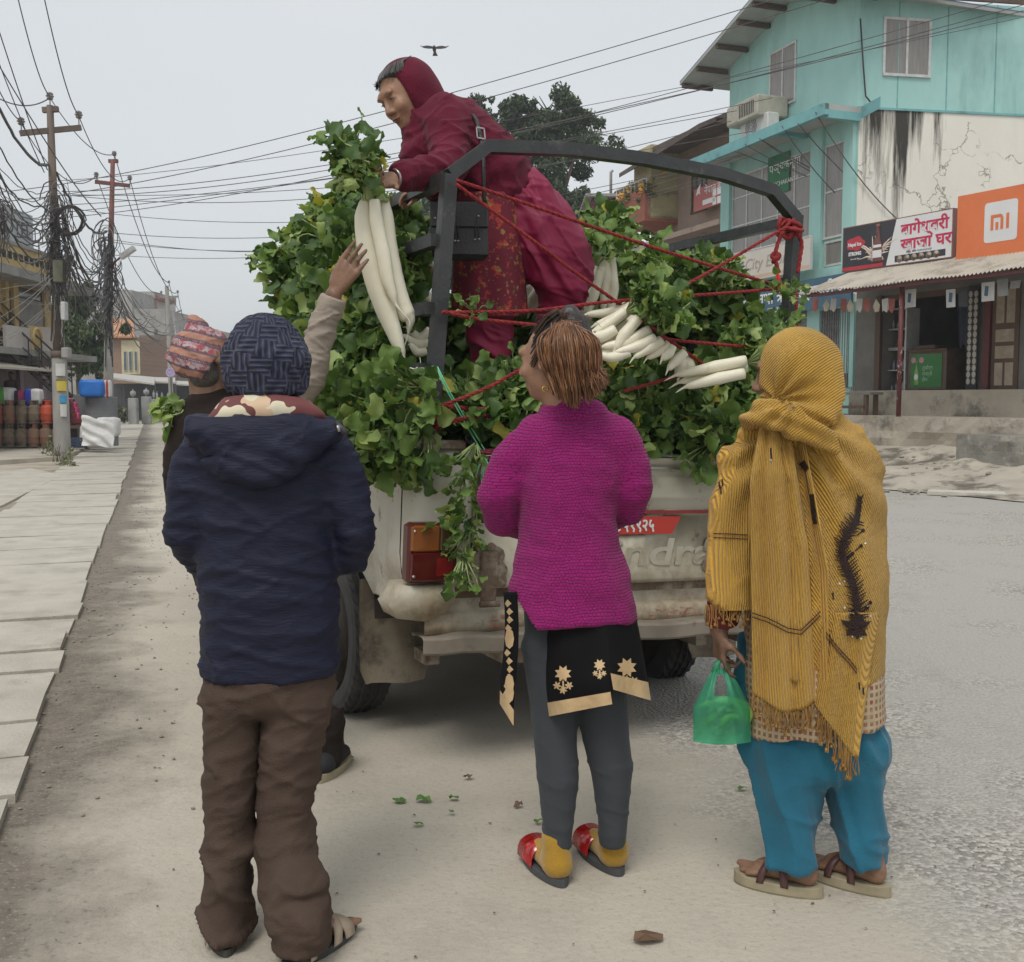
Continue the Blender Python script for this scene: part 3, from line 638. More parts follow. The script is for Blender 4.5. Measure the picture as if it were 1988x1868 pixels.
mb.build('photo_strip',m_black,t);mb2.build('dish_picture',M('dish_colours',(.55,.5,.42),(.3,.18,.1),sc=9),t)
# bottle and splash, red badge
bx=a0+wS*.345;mb=MB();mb.lathe(SF.p(bx,dS-.01,zlo+hS*.12),[(.11,0),(.12,.04),(.12,hS*.35),(.05,hS*.58),(.04,hS*.76),(.055,hS*.77),(.05,hS*.83)],12,fr=SF,sy=.06);bo=mb.build('bottle_picture',M('bottle_brown',(.12,.04,.04),(.2,.08,.07),sc=8,rough=.2),t)
mb=MB();mb.box(SF,bx-.115,bx+.115,dS-.024,dS-.018,zlo+hS*.22,zlo+hS*.38);mb.box(SF,bx-.1,bx+.1,dS-.024,dS-.018,zlo+hS*.44,zlo+hS*.50);mb.build('bottle_label',m_swhite,t)
mb=MB();random.seed(5)
for k in range(26):
 an=random.uniform(-.3,3.4);l_=random.uniform(.1,.45);o=SF.p(bx+random.uniform(-.15,.15),dS-.007,zlo+hS*.15+random.random()*.2);e=o+SF.x*math.cos(an)*l_*1.1+SF.z*abs(math.sin(an))*l_;mb.tube([o,o.lerp(e,.5)+SF.z*.04,e],[.03,.018,.004],5)
for vi,v in enumerate(mb.v):
 q=Vector(v)-SF.o;dd=q.dot(SF.y);mb.v[vi]=tuple(Vector(v)+SF.y*((dS-.007+(dd-dS)*.03)-dd))
mb.build('splash',M('beer_splash',(.6,.45,.35),(.7,.62,.55),sc=9),t)
m_red=M('badge_red',(.5,.04,.06),sc=3);bx=a0+wS*.13;bz=zlo+hS*.60;mb=MB()
mb.prism([SF.p(bx+.24*math.cos(k*.314)*(1+.12*math.cos(k*1.57)),dS-.008,bz+.14*math.sin(k*.314)*(1+.12*math.cos(k*1.57)))for k in range(20)],SF.y*.003);mb.build('badge',m_red,t)
text('Nepal Ice',SF,bx-.2,bz-.05,.11,m_swhite,dS-.012,parent=t,bold=.003,sx=.85);text('STRONG',SF,bx-.18,bz-.24,.10,m_swhite,dS-.009,parent=t,bold=.005,sx=.85);text('Smooth Beer',SF,bx-.13,bz-.33,.05,m_swhite,dS-.009,parent=t,shear=.3)
mb=MB();mb.box(SF,a0+.02,xs_-.2,dS-.008,dS-.004,zlo+.02,zlo+.09);mb.build('stripe',m_red,t)
# orange sign
m_or=M('orange_sign',(.72,.19,.065),(.67,.17,.055),sc=2,rough=.4)
dM=-.75;a0=SF.hit(1858,440,dM)[0];a1=a0+3.0;zlo=SF.hit(1858,508,dM)[1];zhi=SF.hit(1858,382,dM)[1]
t=thing('shop_sign','bright orange sign with a white rounded square and two orange letters','sign',SF.p(a0,dM,zlo));mb=MB();mb.box(SF,a0,a1,dM,dM+.14,zlo,zhi);mb.build('panel',m_or,t)
c0=SF.hit(1911,440,dM)[0];c1=SF.hit(1975,440,dM)[0];z0=SF.hit(1911,473,dM)[1];z1=SF.hit(1911,396,dM)[1];r_=.06;mb=MB()
pts=[]
for cx,cz,aa in((c1-r_,z1-r_,0),(c0+r_,z1-r_,90),(c0+r_,z0+r_,180),(c1-r_,z0+r_,270)):
 for k in range(5):pts.append(SF.p(cx+r_*math.cos(R(aa+k*22.5)),dM-.004,cz+r_*math.sin(R(aa+k*22.5))))
mb.prism(pts,SF.y*.003);mb.build('emblem_plate',m_swhite,t)
cw=c1-c0;ch=z1-z0;mb=MB();k=cw*.085;x0=c0+cw*.2;zb_=z0+ch*.3;zt_=z0+ch*.68;D0,D1=dM-.008,dM-.004
mb.box(SF,x0,x0+k,D0,D1,zb_,zt_-.06);mb.box(SF,x0,x0+cw*.30,D0,D1,zt_-k,zt_);mb.add([SF.p(x,d_,z)for d_ in(D0,D1)for x,z in((x0,zt_-.06),(x0+k,zt_-.06),(x0+k,zt_-k),(x0,zt_-k))],[(0,1,2,3)])
mb.box(SF,x0+cw*.30,x0+cw*.30+k,D0,D1,zb_,zt_-.07);mb.add([SF.p(x,D0,z)for x,z in((x0+cw*.3,zt_-.07),(x0+cw*.3+k,zt_-.07),(x0+cw*.3+k*.6,zt_-.02),(x0+cw*.3,zt_))],[(0,1,2,3)])
mb.box(SF,x0+cw*.15,x0+cw*.15+k,D0,D1,zb_,zt_-k-.08);mb.box(SF,x0+cw*.47,x0+cw*.47+k,D0,D1,zb_,zt_);mb.build('emblem',m_or,t)
# bench by the gate
a0,z0,a1,z1=TL.rect(1640,768,1702,800,-1.3);bn=thing('wooden_bench','long rough wooden bench on the ledge left of the open shop','bench',TL.p(a0,-1.3,zL));zt=SF.hit(1660,762,-.7)[1]
b0=SF.hit(1600,780,-.8)[0];b1=SF.hit(1703,780,-.8)[0];mb=MB();mb.box(SF,b0,b1,-1.0,-.62,zt-.05,zt);mb.build('seat',m_grayw,bn)
for a in(b0+.2,b1-.2):
 for d_ in(-.98,-.7):mb=MB();mb.box(SF,a,a+.08,d_,d_+.07,zL,zt-.05);mb.build('leg',m_wood,bn)
mb=MB();mb.box(SF,b0+.2,b1-.15,-.98,-.93,zL+.14,zL+.2);mb.build('stretcher',m_wood,bn)
# ================================================ LEFT STREET AND THE FAR SIDE
def proj(p):
 d=Vector(p)-CAM;f=d.y*CP-d.z*SP;return PX+FL*d.x/f,PY-FL*(d.y*SP+d.z*CP)/f
def leafmesh(mb,c,s,nrm=None,mi=0,L_=1.6,droop=0):
 d=Vector((random.gauss(0,1),random.gauss(0,1),random.gauss(0,1)-droop)).normalized();u=d.cross(Vector((random.gauss(0,1),random.gauss(0,1),random.gauss(0,1)))).normalized()
 c=Vector(c);a=c-d*s*L_*.5;b=c+d*s*L_*.5;n_=len(mb.v)
 mb.v+=[tuple(a),tuple(c+u*s*.35),tuple(b),tuple(c-u*s*.35)];mb.f.append((n_,n_+1,n_+2,n_+3));mb.m.append(mi);mb.sm.append(False)
def foliage(mb,clumps,n,s,droop=0,mats=2,hollow=.5):
 tot=sum(r_**2 for _,r_ in clumps)
 for c,r_ in clumps:
  k=int(n*r_*r_/tot);sub=[(Vector(c)+Vector((random.gauss(0,.45),random.gauss(0,.45),random.gauss(0,.38)))*r_,r_*random.uniform(.16,.36))for _ in range(16)]
  for _ in range(k):
   cc,rr=random.choice(sub);d=Vector((random.gauss(0,1),random.gauss(0,1),random.gauss(0,.8))).normalized()
   leafmesh(mb,cc+d*rr*random.uniform(hollow,1.05),s*random.uniform(.6,1.3),mi=random.choices(range(mats),[3,2,1][:mats])[0],droop=droop)
m_bark=M('bark',(.14,.11,.08),(.09,.07,.05),sc=5,rough=.95,bump=.7,bs=12,stretch=(1,1,.3))
def leafm(name,a,b,rough=.55):return M(name,a,b,sc=1.5,rough=rough,spec=.3)
def tree(name,label,base,clumps,n,s,mats,droop=0,r0=.25,cat='tree',group=None):
 t=thing(name,label,cat,base,group);mb=MB();base=Vector(base)
 top=sum((Vector(c)for c,r_ in clumps),Vector())/len(clumps)
 fork=base.lerp(Vector((base.x,base.y,top.z)),.55)
 mb.tube([base,base.lerp(fork,.5)+Vector((r0*.3,0,0)),fork],[r0,r0*.8,r0*.65],9)
 for c,r_ in clumps:
  c=Vector(c);mb.tube([fork,fork.lerp(c,.5)+Vector((0,0,r_*.2)),c],[r0*.45,r0*.25,r0*.06],6)
  for _ in range(4):
   d=Vector((random.gauss(0,1),random.gauss(0,1),random.gauss(.2,.6))).normalized()*r_*.8;mb.tube([c,c+d*.5,c+d],[r0*.12,r0*.07,r0*.03],4)
 mb.build('trunk',m_bark,t);mb=MB();foliage(mb,clumps,n,s,droop,len(mats));mb.build('crown',mats,t);return t
lm_d=leafm('leaf_dark',(.045,.075,.035),(.03,.05,.025));lm_m=leafm('leaf_mid',(.085,.115,.05),(.05,.08,.035));lm_l=leafm('leaf_light',(.13,.17,.07),(.09,.13,.05))
cl=[(at(1075,235,52),1.9),(at(1030,275,53),1.8),(at(1130,255,52),1.6),(at(990,240,52),1.2),(at(1070,320,52),2.1),(at(1000,340,52),2.0),(at(960,300,53),1.4),(at(1060,400,51),2.0),(at(1090,450,51),1.9),(at(990,430,52),2.2),(at(900,420,53),2.2),(at(820,430,53),1.9),(at(770,440,54),1.5),(at(1120,500,51),1.8),(at(1000,520,52),2.4),(at(860,500,52),2.4)]
tree('mango_tree','tall dark leafy tree rising beyond the pickup behind the bending woman',Vector((at(1040,775,52).x,52,0)),cl+[(c+Vector((random.uniform(-2,2),random.uniform(-1,1),random.uniform(-1.6,1.2))),r_*.6)for c,r_ in cl],95000,.15,[lm_d,lm_m,lm_l],.6,.5)
cl=[(at(150,590,46),.95),(at(165,625,46),1.1),(at(150,660,46),1.2),(at(178,665,46),1.0),(at(185,700,46),.8),(at(135,600,46),.6),(at(196,690,46),.5),(at(165,700,46),.8)]
tree('weeping_tree','bushy drooping green tree between the two wire covered poles',Vector((at(153,775,46).x,46,0)),cl,9000,.16,[lm_m,lm_l,lm_d],2.2,.16)
# small weeds at the foot of the first pole
lm_w=leafm('weed_leaf',(.16,.19,.09),(.22,.2,.13));t=thing('roadside_weed','scruffy dusty weed growing round the foot of the nearest pole','weed',gnd(115,892));mb=MB()
foliage(mb,[(gnd(112,893)+Vector((0,0,.22)),.3),(gnd(100,893)+Vector((0,0,.3)),.2),(gnd(128,903)+Vector((0,0,.1)),.28),(gnd(140,908)+Vector((0,0,.08)),.2)],900,.05,mats=1);mb.build('foliage',lm_w,t)
mb=MB()
for i in range(12):p=gnd(112+random.uniform(-12,20),897);mb.tube([p,p+Vector((random.uniform(-.1,.1),0,random.uniform(.2,.45)))],.006,4)
mb.build('stem',m_bark,t)
# ---- hotel
HC=at(104,775,34);HC.z=0;HF=Fr(HC,(-.03,1))
m_yel=M('yellow_paint',(.62,.47,.22),(.52,.38,.17),sc=2,rough=.8,c3=(.25,.2,.13),sc3=1.4,t3=(.55,.7));m_greyc=M('grey_cement',(.36,.35,.33),(.27,.26,.245),sc=1.2,rough=.9,bump=.2,c3=(.18,.17,.16),sc3=.9,t3=(.55,.7))
ht=thing('hotel_building','yellow two storey hotel with shuttered window and steel outside stairs','building',HC)
def hz(px,py,d=0):return HF.hit(px,py,d)[1]
zBal=hz(50,685);zFl2=hz(50,545);zPar=hz(40,497)
mb=MB();mb.box(HF,-12,0,.0,8,0,zPar-.5);mb.build('wall',M('dull_mauve_wall',(.22,.17,.17),(.16,.13,.13),sc=2,rough=.9),ht)
mb=MB();mb.box(HF,-12,.0,-.03,0,zBal,zFl2);mb.build('upper_wall',m_yel,ht)
mb=MB();mb.box(HF,-12,.9,-1.0,1,zFl2-.2,zFl2+.05);mb.build('eave',m_greyc,ht)
mb=MB();mb.box(HF,-12,-.2,-.75,-.6,zFl2+.05,zPar);
mb.build('parapet',m_yel,ht)
mb=MB();mb.box(HF,-12,-.1,-.8,-.55,zPar,zPar+.09)
mb.build('parapet_cap',m_greyc,ht)
mb=MB()
for i in range(34):
 a=-11.9+i*.36
 if a<-.4:mb.box(HF,a,a+.16,-.765,-.75,zFl2+.35,zFl2+.5);mb.box(HF,a+.05,a+.25,-.765,-.75,zPar-.4,zPar-.2)
mb.build('parapet_shade_block',m_dk,ht)  # near-black blocks painting the shade of openings in the parapet
for p_ in((2,8),(17,27),(77,87)):
 a0,a1=HF.hit(p_[0],600)[0],HF.hit(p_[1],600)[0];mb=MB();mb.box(HF,a0,min(a1,.2),-.16,-.03,zBal,zFl2-.2);mb.build('column',m_yel,ht)
a0,z0,a1,z1=HF.rect(28,562,77,634);mb=MB();mb.box(HF,a0,a1,-.08,-.03,z0,z1);win=mb.build('window',m_wood,ht)
n=22;mb=MB()
for i in range(n):z=z0+(z1-z0)*.72*(i+.5)/n;mb.box(HF,a0+.06,a1-.06,-.11,-.08,z-.02,z+.015)
mb.build('shutter_slat',M('grey_slats',(.33,.32,.3),(.25,.24,.23),sc=4),win);mb=MB();mb.box(HF,a0+.05,a1-.05,-.095,-.08,z0+(z1-z0)*.75,z1-.06);mb.build('pane',m_glass,win)
a0,z0,a1,z1=HF.rect(8,565,17,634);mb=MB();mb.box(HF,a0,a1,-.07,-.03,z0,z1);mb.build('door',m_wood,ht)
mb=MB();mb.box(HF,-12,.9,-1.1,0,zBal-.18,zBal);mb.build('balcony_floor',m_greyc,ht)
bal_m=[M('banner_white',(.55,.52,.49),(.45,.4,.38),sc=1.5),m_yel]
for i,p_ in enumerate(((8,56,634,682,0),(57,78,634,682,1),(79,100,636,684,0))):
 a0,z0,a1,z1=HF.rect(p_[0],p_[2],p_[1],p_[3],-1.05);mb=MB();mb.box(HF,a0,a1,-1.1,-1.02,zBal,z1)
 o=mb.build('balcony_panel',bal_m[p_[4]],ht)
 if p_[4]:
  mb=MB();mb.tube([HF.p((a0+a1)/2+.28*math.cos(k*.5236),-1.12,(zBal+z1)/2+.28*math.sin(k*.5236))for k in range(13)],.05,5);mb.build('balcony_ring',m_yel,o)
# sign on the roof
a0,z0,a1,z1=HF.rect(0,455,62,505,-.4);t=thing('roof_sign','grey hotel sign standing on the roof parapet of the yellow building','sign',HF.p(-3,-.4,zPar));mb=MB();mb.box(HF,-7,a1,-.45,-.38,zPar+.02,zPar+1.15);mb.build('panel',M('sign_grey',(.50,.53,.55),(.42,.45,.47),sc=2),t)
text('HOTEL DIYA',HF,a0-.3,zPar+.42,.62,m_black,-.46,parent=t,sx=1.15)
# stairs
stt=thing('steel_staircase','dark steel outside staircase sloping down in front of the hotel','staircase',HF.p(-1,-2,0));mst=M('dark_steel',(.09,.08,.075),(.06,.055,.05),sc=6,rough=.6,metal=.3)
mb=MB();mb2=MB();mb3=MB()
top=at(-30,640,28.4);botp=at(118,742+30,30.2)
for w_ in(0,.8):
 o=Vector((0,w_,0));mb.bar(top+o,botp+o,.05,.12);mb2.bar(top+o+Vector((0,0,.85)),botp+o+Vector((0,0,.85)),.04);mb2.bar(top+o+Vector((0,0,.45)),botp+o+Vector((0,0,.45)),.03)
 for k in range(8):p=top.lerp(botp,k/7)+o;mb2.bar(p,p+Vector((0,0,.85)),.03)
for k in range(13):
 p=top.lerp(botp,(k+.5)/13);mb3.box(W0,p.x-.13,p.x+.13,p.y,p.y+.8,p.z,p.z+.03)
mb.build('stringer',mst,stt);mb2.build('railing',mst,stt);mb3.build('tread',mst,stt)
mb=MB();a=[HF.p(-9,-.2,hz(20,700,-1)),HF.p(-2.2,-.2,hz(20,700,-1)),HF.p(-2.4,-1.6,hz(20,717,-1.6)),HF.p(-9,-1.6,hz(20,717,-1.6))];mb.prism(a,(0,0,.06));mb.build('shop_awning',M('cream_awning',(.5,.47,.38),(.42,.39,.31),sc=2),ht)
mb=MB()
for k in range(5):a=-7.5+k*1.6;mb.box(HF,a,a+.25,-.12,0,0,zBal-.2)
mb.build('pillar',M('mauve_pillar',(.28,.2,.24),(.22,.16,.19),sc=3),ht)
# ---- gas cylinders in two rows
def cyl_mesh(col,nm):
 root=thing('gas_cylinder','x','gas cylinder');mb=MB();mb.lathe((0,0,0),[(.10,0),(.145,.0),(.145,.03),(.11,.035),(.15,.07),(.163,.12),(.163,.25),(.166,.255),(.163,.26),(.163,.40),(.15,.45),(.10,.485),(.03,.495)],18);mb.build('body',col,root)
 mb=MB()
 for k in range(14):
  if k in(3,4,10,11):continue
  a=k*math.pi*2/14;b=(k+1)*math.pi*2/14;mb.quad((.1*math.cos(a),.1*math.sin(a),.47),(.1*math.cos(b),.1*math.sin(b),.47),(.11*math.cos(b),.11*math.sin(b),.60),(.11*math.cos(a),.11*math.sin(a),.60))
 mb.lathe((0,0,.59),[(.10,0),(.118,0),(.118,.02),(.10,.02)],14);mb.build('collar',col,root);mb=MB();mb.lathe((0,0,.48),[(.02,0),(.02,.06),(.035,.065),(.035,.09),(.01,.095)],8);mb.build('valve',m_alu,root)
 note_kids(root);return root
cm=[M('rust_brown_paint',(.27,.135,.085),(.20,.11,.07),sc=5,rough=.8,c3=(.2,.16,.12),sc3=5),M('olive_brown_paint',(.22,.17,.115),(.17,.13,.09),sc=5,rough=.85,c3=(.12,.09,.065),sc3=5),M('fresh_red_paint',(.55,.085,.035),(.48,.075,.035),sc=4,rough=.55),M('dull_red_paint',(.34,.085,.05),(.27,.075,.05),sc=5,rough=.75)]
cr_=[cyl_mesh(c_,'')for c_ in cm];used=[False]*4
def put(kind,loc,lab,grp):
 if not used[kind]:o=cr_[kind];used[kind]=True;o['label']=lab
 else:o=copy_tree(cr_[kind],label=lab)
 o.location=loc;o.rotation_euler.z=random.random()*6;o['group']=grp;return o
where=['at the left end','second from the left edge','third from the left edge','fourth from the left edge','just left of the pole','half hidden by the pole']
cn=['rusty brown','muddy olive brown','bright red','dull red']
for i in range(6):
 px=-4+i*23.6
 k=[0,1,1,0,0,1][i];p=at(px,867,28);zb=p.z
 put(k,(p.x,28,zb),'%s gas cylinder in the bottom row, %s'%(cn[k],where[i]),'gas cylinders in the bottom row')
 k=[3,0,1,1,2,1][i];p=at(px+1,823,28)
 put(k,(p.x,28+random.uniform(-.02,.02),zb+.615),'%s gas cylinder in the top row, %s'%(cn[k],where[i]),'gas cylinders in the top row')
pz=at(0,867,28).z;mb=MB();mb.box(W0,at(-40,800,28).x,at(128,800,28).x,28.25,28.6,pz-.02,pz+1.25);mb.build('storage_chest',M('chest_dark',(.11,.07,.06),(.08,.06,.05),sc=5),label='low dark shelf standing behind the stacked gas cylinders',cat='shelf')
def bag(px,Y,lab,mats,split=None,nm='stuffed_bag',cat='bag',sq=4,grp=None,seams=True):
 p0=at(px[0],px[3],Y);p1=at(px[2],px[1],Y);c=(p0+p1)/2;rx=(p1.x-p0.x)/2;rz=(p1.z-p0.z)/2;ry=rx*.7;vs=[];n1,n2=36,18;fs=[];mi=[]
 def se(v,e):return math.copysign(abs(v)**e,v)
 e=.38;sd_=random.random()*50
 for i in range(n2+1):
  ph=-math.pi/2+math.pi*i/n2
  for j in range(n1):
   th=2*math.pi*j/n1;d=Vector((se(math.cos(ph),e)*se(math.cos(th),e)*rx,se(math.cos(ph),e)*se(math.sin(th),e)*ry,se(math.sin(ph),e)*rz))
   k=1+.06*noise.noise(d*3/max(rx,.2)+Vector((sd_,0,0)));vs.append(c+d*k)
 for i in range(n2):
  for j in range(n1):fs.append((i*n1+j,i*n1+(j+1)%n1,(i+1)*n1+(j+1)%n1,(i+1)*n1+j));mi.append(i)
 t=thing(nm,lab,cat,Vector((c.x,c.y,p0.z)),grp);parts=[MB()for _ in mats]
 for f in fs:
  cx=sum(vs[q].x for q in f)/4;u=(cx-p0.x)/(p1.x-p0.x);k=0
  for si,s_ in enumerate(split or[]):
   if u>s_:k=si+1
  k=k%len(mats);pm=parts[k];pm.add([vs[q]for q in f],[(0,1,2,3)],0,True)
 for k,pm in enumerate(parts):
  if pm.v:
   o=pm.build('fabric',mats[k],t);bm=bmesh.new();bm.from_mesh(o.data);bmesh.ops.remove_doubles(bm,verts=bm.verts,dist=1e-5);bm.to_mesh(o.data);bm.free()
 return t
bg=lambda n_,c,r_=.45:M(n_,c,tuple(x*.8 for x in c),sc=6,rough=r_,bump=.25,bs=20)
mG=bg('green_bag',(.10,.42,.06));mW=bg('white_bag',(.7,.7,.68));mK=bg('black_bag',(.03,.03,.03));mP=bg('pink_bag',(.6,.07,.2));mB=bg('blue_bag',(.05,.07,.45));mB2=bg('sky_blue_bag',(.02,.18,.62));mR=bg('red_stripe',(.55,.06,.03));mMar=bg('maroon_cloth',(.15,.025,.03),.8);mF=M('grey_foam',(.20,.205,.21),(.17,.175,.18),sc=3,rough=.9,bump=.2,bs=40,bstretch=(1,1,8))
bag((-22,752,28,786),28.2,'green and white quilt bag on top of the gas cylinders',[mG,mW],[.66]);bag((27,758,51,785),28.3,'black and pink quilt bag between the green and the blue bags',[mK,mP],[.55]);bag((50,755,81,788),28.2,'blue and white quilt bag on top of the gas cylinders',[mB,mW],[.55])
for i,(x,y)in enumerate(((148,818),(134,818),(157,818),(146,808),(133,808),(143,797),(132,797),(140,787),(131,780))):
 bag((x-9,y-7,x+9,y+6),28.4,'maroon rolled quilt in the pyramid pile beside the pole',[mMar,mP],[.8],nm='rolled_quilt',cat='quilt',grp='maroon quilts piled beside the pole')
def foam(px,Y,lab,dep=.6,round_=False):
 p0=at(px[0],px[3],Y);p1=at(px[2],px[1],Y);t=thing('foam_roll',lab,'foam',Vector(((p0.x+p1.x)/2,Y,p0.z)),'grey foam rolls');r_=(p1.x-p0.x)/2;h_=p1.z-p0.z;prof=[]
 n=14
 for k in range(n):z=h_*k/n;prof+=[(r_*.985,z),(r_,z+h_*.35/n),(r_,z+h_*.7/n)]
 prof.append((r_*.97,h_));mb=MB();mb.lathe(((p0.x+p1.x)/2,Y+.3,p0.z),prof,28,sy=.7);mb.build('roll',mF,t)
foam((137,766,162,866),29,'narrow upright grey foam roll left of the wide one');foam((159,771,219,866),28.6,'wide upright grey foam roll under the blue bag')
bag((157,737,203,771),28.6,'bright blue stuffed bag on top of the wide foam roll',[mB2]);bag((200,738,216,771),28.7,'red and white striped bag beside the blue bag on the foam roll',[mR,mW],[.3,.5,.75])
bag((160,822,214,869),27.6,'crumpled white plastic sack on the ground below the foam rolls',[mW],nm='white_sack',cat='sack');bag((190,810,231,848),27.8,'knotted white sack lying over the larger crumpled white sack',[mW],nm='white_sack',cat='sack')
# draped sheet over the sacks
mb=MB();vs=[];nx,ny=26,14
for j in range(ny):
 for i in range(nx):
  u=i/(nx-1);v=j/(ny-1);p=at(159+u*62,806+v*58+u*u*6+u*12*(1-v),26.9-.12*v);p.y+=.05*noise.noise(Vector((u*2,v*2,2)))-.035*math.sin((v*2.6-u*1.5*v)*8);p.z+=.02*math.sin(u*9+v*4);vs.append(p)
mb.add(vs,[(j*nx+i,j*nx+i+1,(j+1)*nx+i+1,(j+1)*nx+i)for j in range(ny-1)for i in range(nx-1)],0,True);mb.build('white_plastic_sheet',mW,label='draped folds of white plastic sheet beside the blue crate',cat='sheet')
p0=at(131,870,27.3);p1=at(166,849,27.3);ct=thing('plastic_crate','small dark blue plastic crate on the ground right of the pole','crate',p0);mcr=M('navy_plastic',(.035,.06,.11),(.03,.045,.08),sc=4,rough=.5);mb=MB();h_=p1.z-p0.z
for(a0,a1,b0,b1)in((p0.x,p1.x,27.3,27.33),(p0.x,p1.x,27.6,27.63),(p0.x,p0.x+.03,27.33,27.6),(p1.x-.03,p1.x,27.33,27.6)):
 for k in range(4):mb.box(W0,a0,a1,b0,b1,p0.z+h_*(.03+k*.25),p0.z+h_*(.2+k*.25))
for a in(p0.x+.005,p1.x-.06,(p0.x+p1.x)/2):mb.box(W0,a,a+.05,27.305,27.32,p0.z,p1.z-.01)
mb.build('slatted_side',mcr,ct);mb=MB();mb.box(W0,p0.x+.01,p1.x-.01,27.31,27.62,p0.z+.002,p0.z+.02);mb.build('bottom',mcr,ct)
p0=at(128,832,28.2);p1=at(170,826,28.2);tb=thing('low_table','low table under the pile of maroon quilts','table',Vector((p0.x,28.3,.1)));mb=MB();mb.box(W0,p0.x,p1.x,28.1,28.8,p0.z,p1.z);mb.build('tabletop',m_wood,tb)
for a in(p0.x+.02,p1.x-.07):
 for b_ in(28.12,28.7):mb=MB();mb.box(W0,a,a+.05,b_,b_+.05,.08,p0.z);mb.build('leg',m_wood,tb)
# seated shopkeeper by the depot
# ---- poles
m_pole=M('pole_steel_brown',(.16,.12,.09),(.11,.085,.07),sc=4,rough=.75,stretch=(1,1,.3));m_polec=M('pole_concrete',(.30,.29,.265),(.23,.22,.2),sc=4,rough=.9,bump=.2,stretch=(1,1,.4));m_ins=M('porcelain_brown',(.10,.075,.065),(.3,.3,.3),sc=12,rough=.3);m_redst=M('red_oxide_steel',(.20,.07,.06),(.14,.05,.045),sc=5,rough=.7)
def insulator(parent,p,s=1):
 mb=MB();mb.lathe(p,[(.012,-.14),(.012,0),(.05,0),(.07,.02),(.07,.04),(.04,.05),(.09,.07),(.09,.09),(.04,.1),(.075,.12),(.075,.14),(.03,.17)],10);[None];o=mb.build('insulator',m_ins,parent);return o
def pole(name,label,base,segs,arm,mat_top,extra=None):
 t=thing(name,label,'pole',base);base=Vector(base);mb=MB();mb.tube([base+Vector((0,0,-.1))]+[base+Vector((dx,0,z))for z,r_,dx in segs],[segs[0][1]]+[s_[1]for s_ in segs],12);mb.build('shaft',[mat_top],t);return t
P1=gnd(122,893);Y1=P1.y
zt=at(97,205,Y1).z;dxt=at(97,205,Y1).x-P1.x
p1=pole('utility_pole','nearest utility pole, choked with cables and pasted with yellow and blue notices',P1,[(0,.19,0),(.02,.19,0),(at(0,690,Y1).z,.165,dxt*.25)],None,m_polec)
mb=MB();zm=at(0,690,Y1).z;mb.tube([P1+Vector((dxt*.25,0,zm)),P1+Vector((dxt*.55,0,(zm+zt)/2)),P1+Vector((dxt,0,zt))],[.13,.10,.075],10);mb.tube([P1+Vector((dxt*.25,0,zm-.05)),P1+Vector((dxt*.25,0,zm+.1))],.18,12);mb.build('upper_shaft',m_pole,p1)
a=at(39,259,Y1-.4);b=at(157,248,Y1+.4);mb=MB();mb.bar(a,b,.1,.12);mb.build('crossarm',m_pole,p1);mb=MB();a2=at(83,214,Y1);b2=at(113,212,Y1);mb.bar(a2,b2,.1,.12);mb.build('top_bracket',m_pole,p1)
for q in(at(41,243,Y1-.4),at(153,230,Y1+.4),at(97,194,Y1)):insulator(p1,q)
mb=MB();q=at(109,560-20,Y1-.3);
for(x0,y0_,x1,y1_,mm,nn)in((106,505,124,549,M('meter_box_green',(.16,.16,.11),(.12,.12,.085),sc=5),'junction_box'),(121,728-142,129,612+10,m_alu,'meter_box'),(122,675,136,690+5,m_greyc,'meter_box')):
 A=at(x0,y1_,Y1-.22);B=at(x1,y0_,Y1-.22);mb=MB();mb.box(W0,A.x,B.x,Y1-.32,Y1-.12,A.z,B.z,bev=.02);mb.build(nn,mm,p1)
myn=M('yellow_notice',(.6,.48,.08),(.5,.4,.07),sc=5);mbn=M('blue_notice',(.05,.3,.55),(.04,.24,.45),sc=5);mwn=M('white_notice',(.6,.6,.58),(.5,.5,.48),sc=5)
def wrap(px0,y0_,px1,y1_,mm,nm,r_=.175):
 A=at((px0+px1)/2,y1_,Y1-.18);B=at((px0+px1)/2,y0_,Y1-.18);cx=P1.x+.02;u0=at(px0,y0_,Y1-.18).x-cx;u1=at(px1,y0_,Y1-.18).x-cx;r_=.197;vs=[];n=8
 for k in range(n+1):
  u=max(-.195,min(.195,u0+(u1-u0)*k/n));y=-math.sqrt(r_*r_-u*u);vs+=[(cx+u,Y1+y,A.z),(cx+u,Y1+y,B.z)]
 mb=MB();mb.add(vs,[(2*k,2*k+2,2*k+3,2*k+1)for k in range(n)],0,True);return mb.build(nm,mm,p1),A,B
wrap(110,736,126,759,myn,'pasted_notice');wrap(110,736,126,740,m_black,'notice_heading');wrap(116,768,127,782,mbn,'pasted_notice');wrap(117,785,127,809,mwn,'pasted_notice');wrap(108,706,124,730,mwn,'pasted_notice')
P2=Vector((at(208,775,37).x,37,0));Y2=37;zt2=at(219,310,37).z;dx2=at(219,310,37).x-P2.x
p2=pole('utility_pole','second utility pole, carrying the street lamp above the weeping tree',P2,[(0,.17,0),(at(0,640,37).z,.15,dx2*.3)],None,m_polec)
mb=MB();zm2=at(0,640,37).z;mb.tube([P2+Vector((dx2*.3,0,zm2)),P2+Vector((dx2,0,zt2))],[.12,.075],10);mb.build('upper_shaft',m_redst,p2)
mb=MB();mb.bar(at(184,353,36.8),at(253,361,37.2),.1,.12);mb.build('crossarm',m_redst,p2);mb=MB();mb.bar(at(211,313,37),at(229,313,37),.1,.12);mb.build('top_bracket',m_redst,p2)
for q in(at(187,344,36.8),at(252,350,37.2),at(222,303,37)):insulator(p2,q)
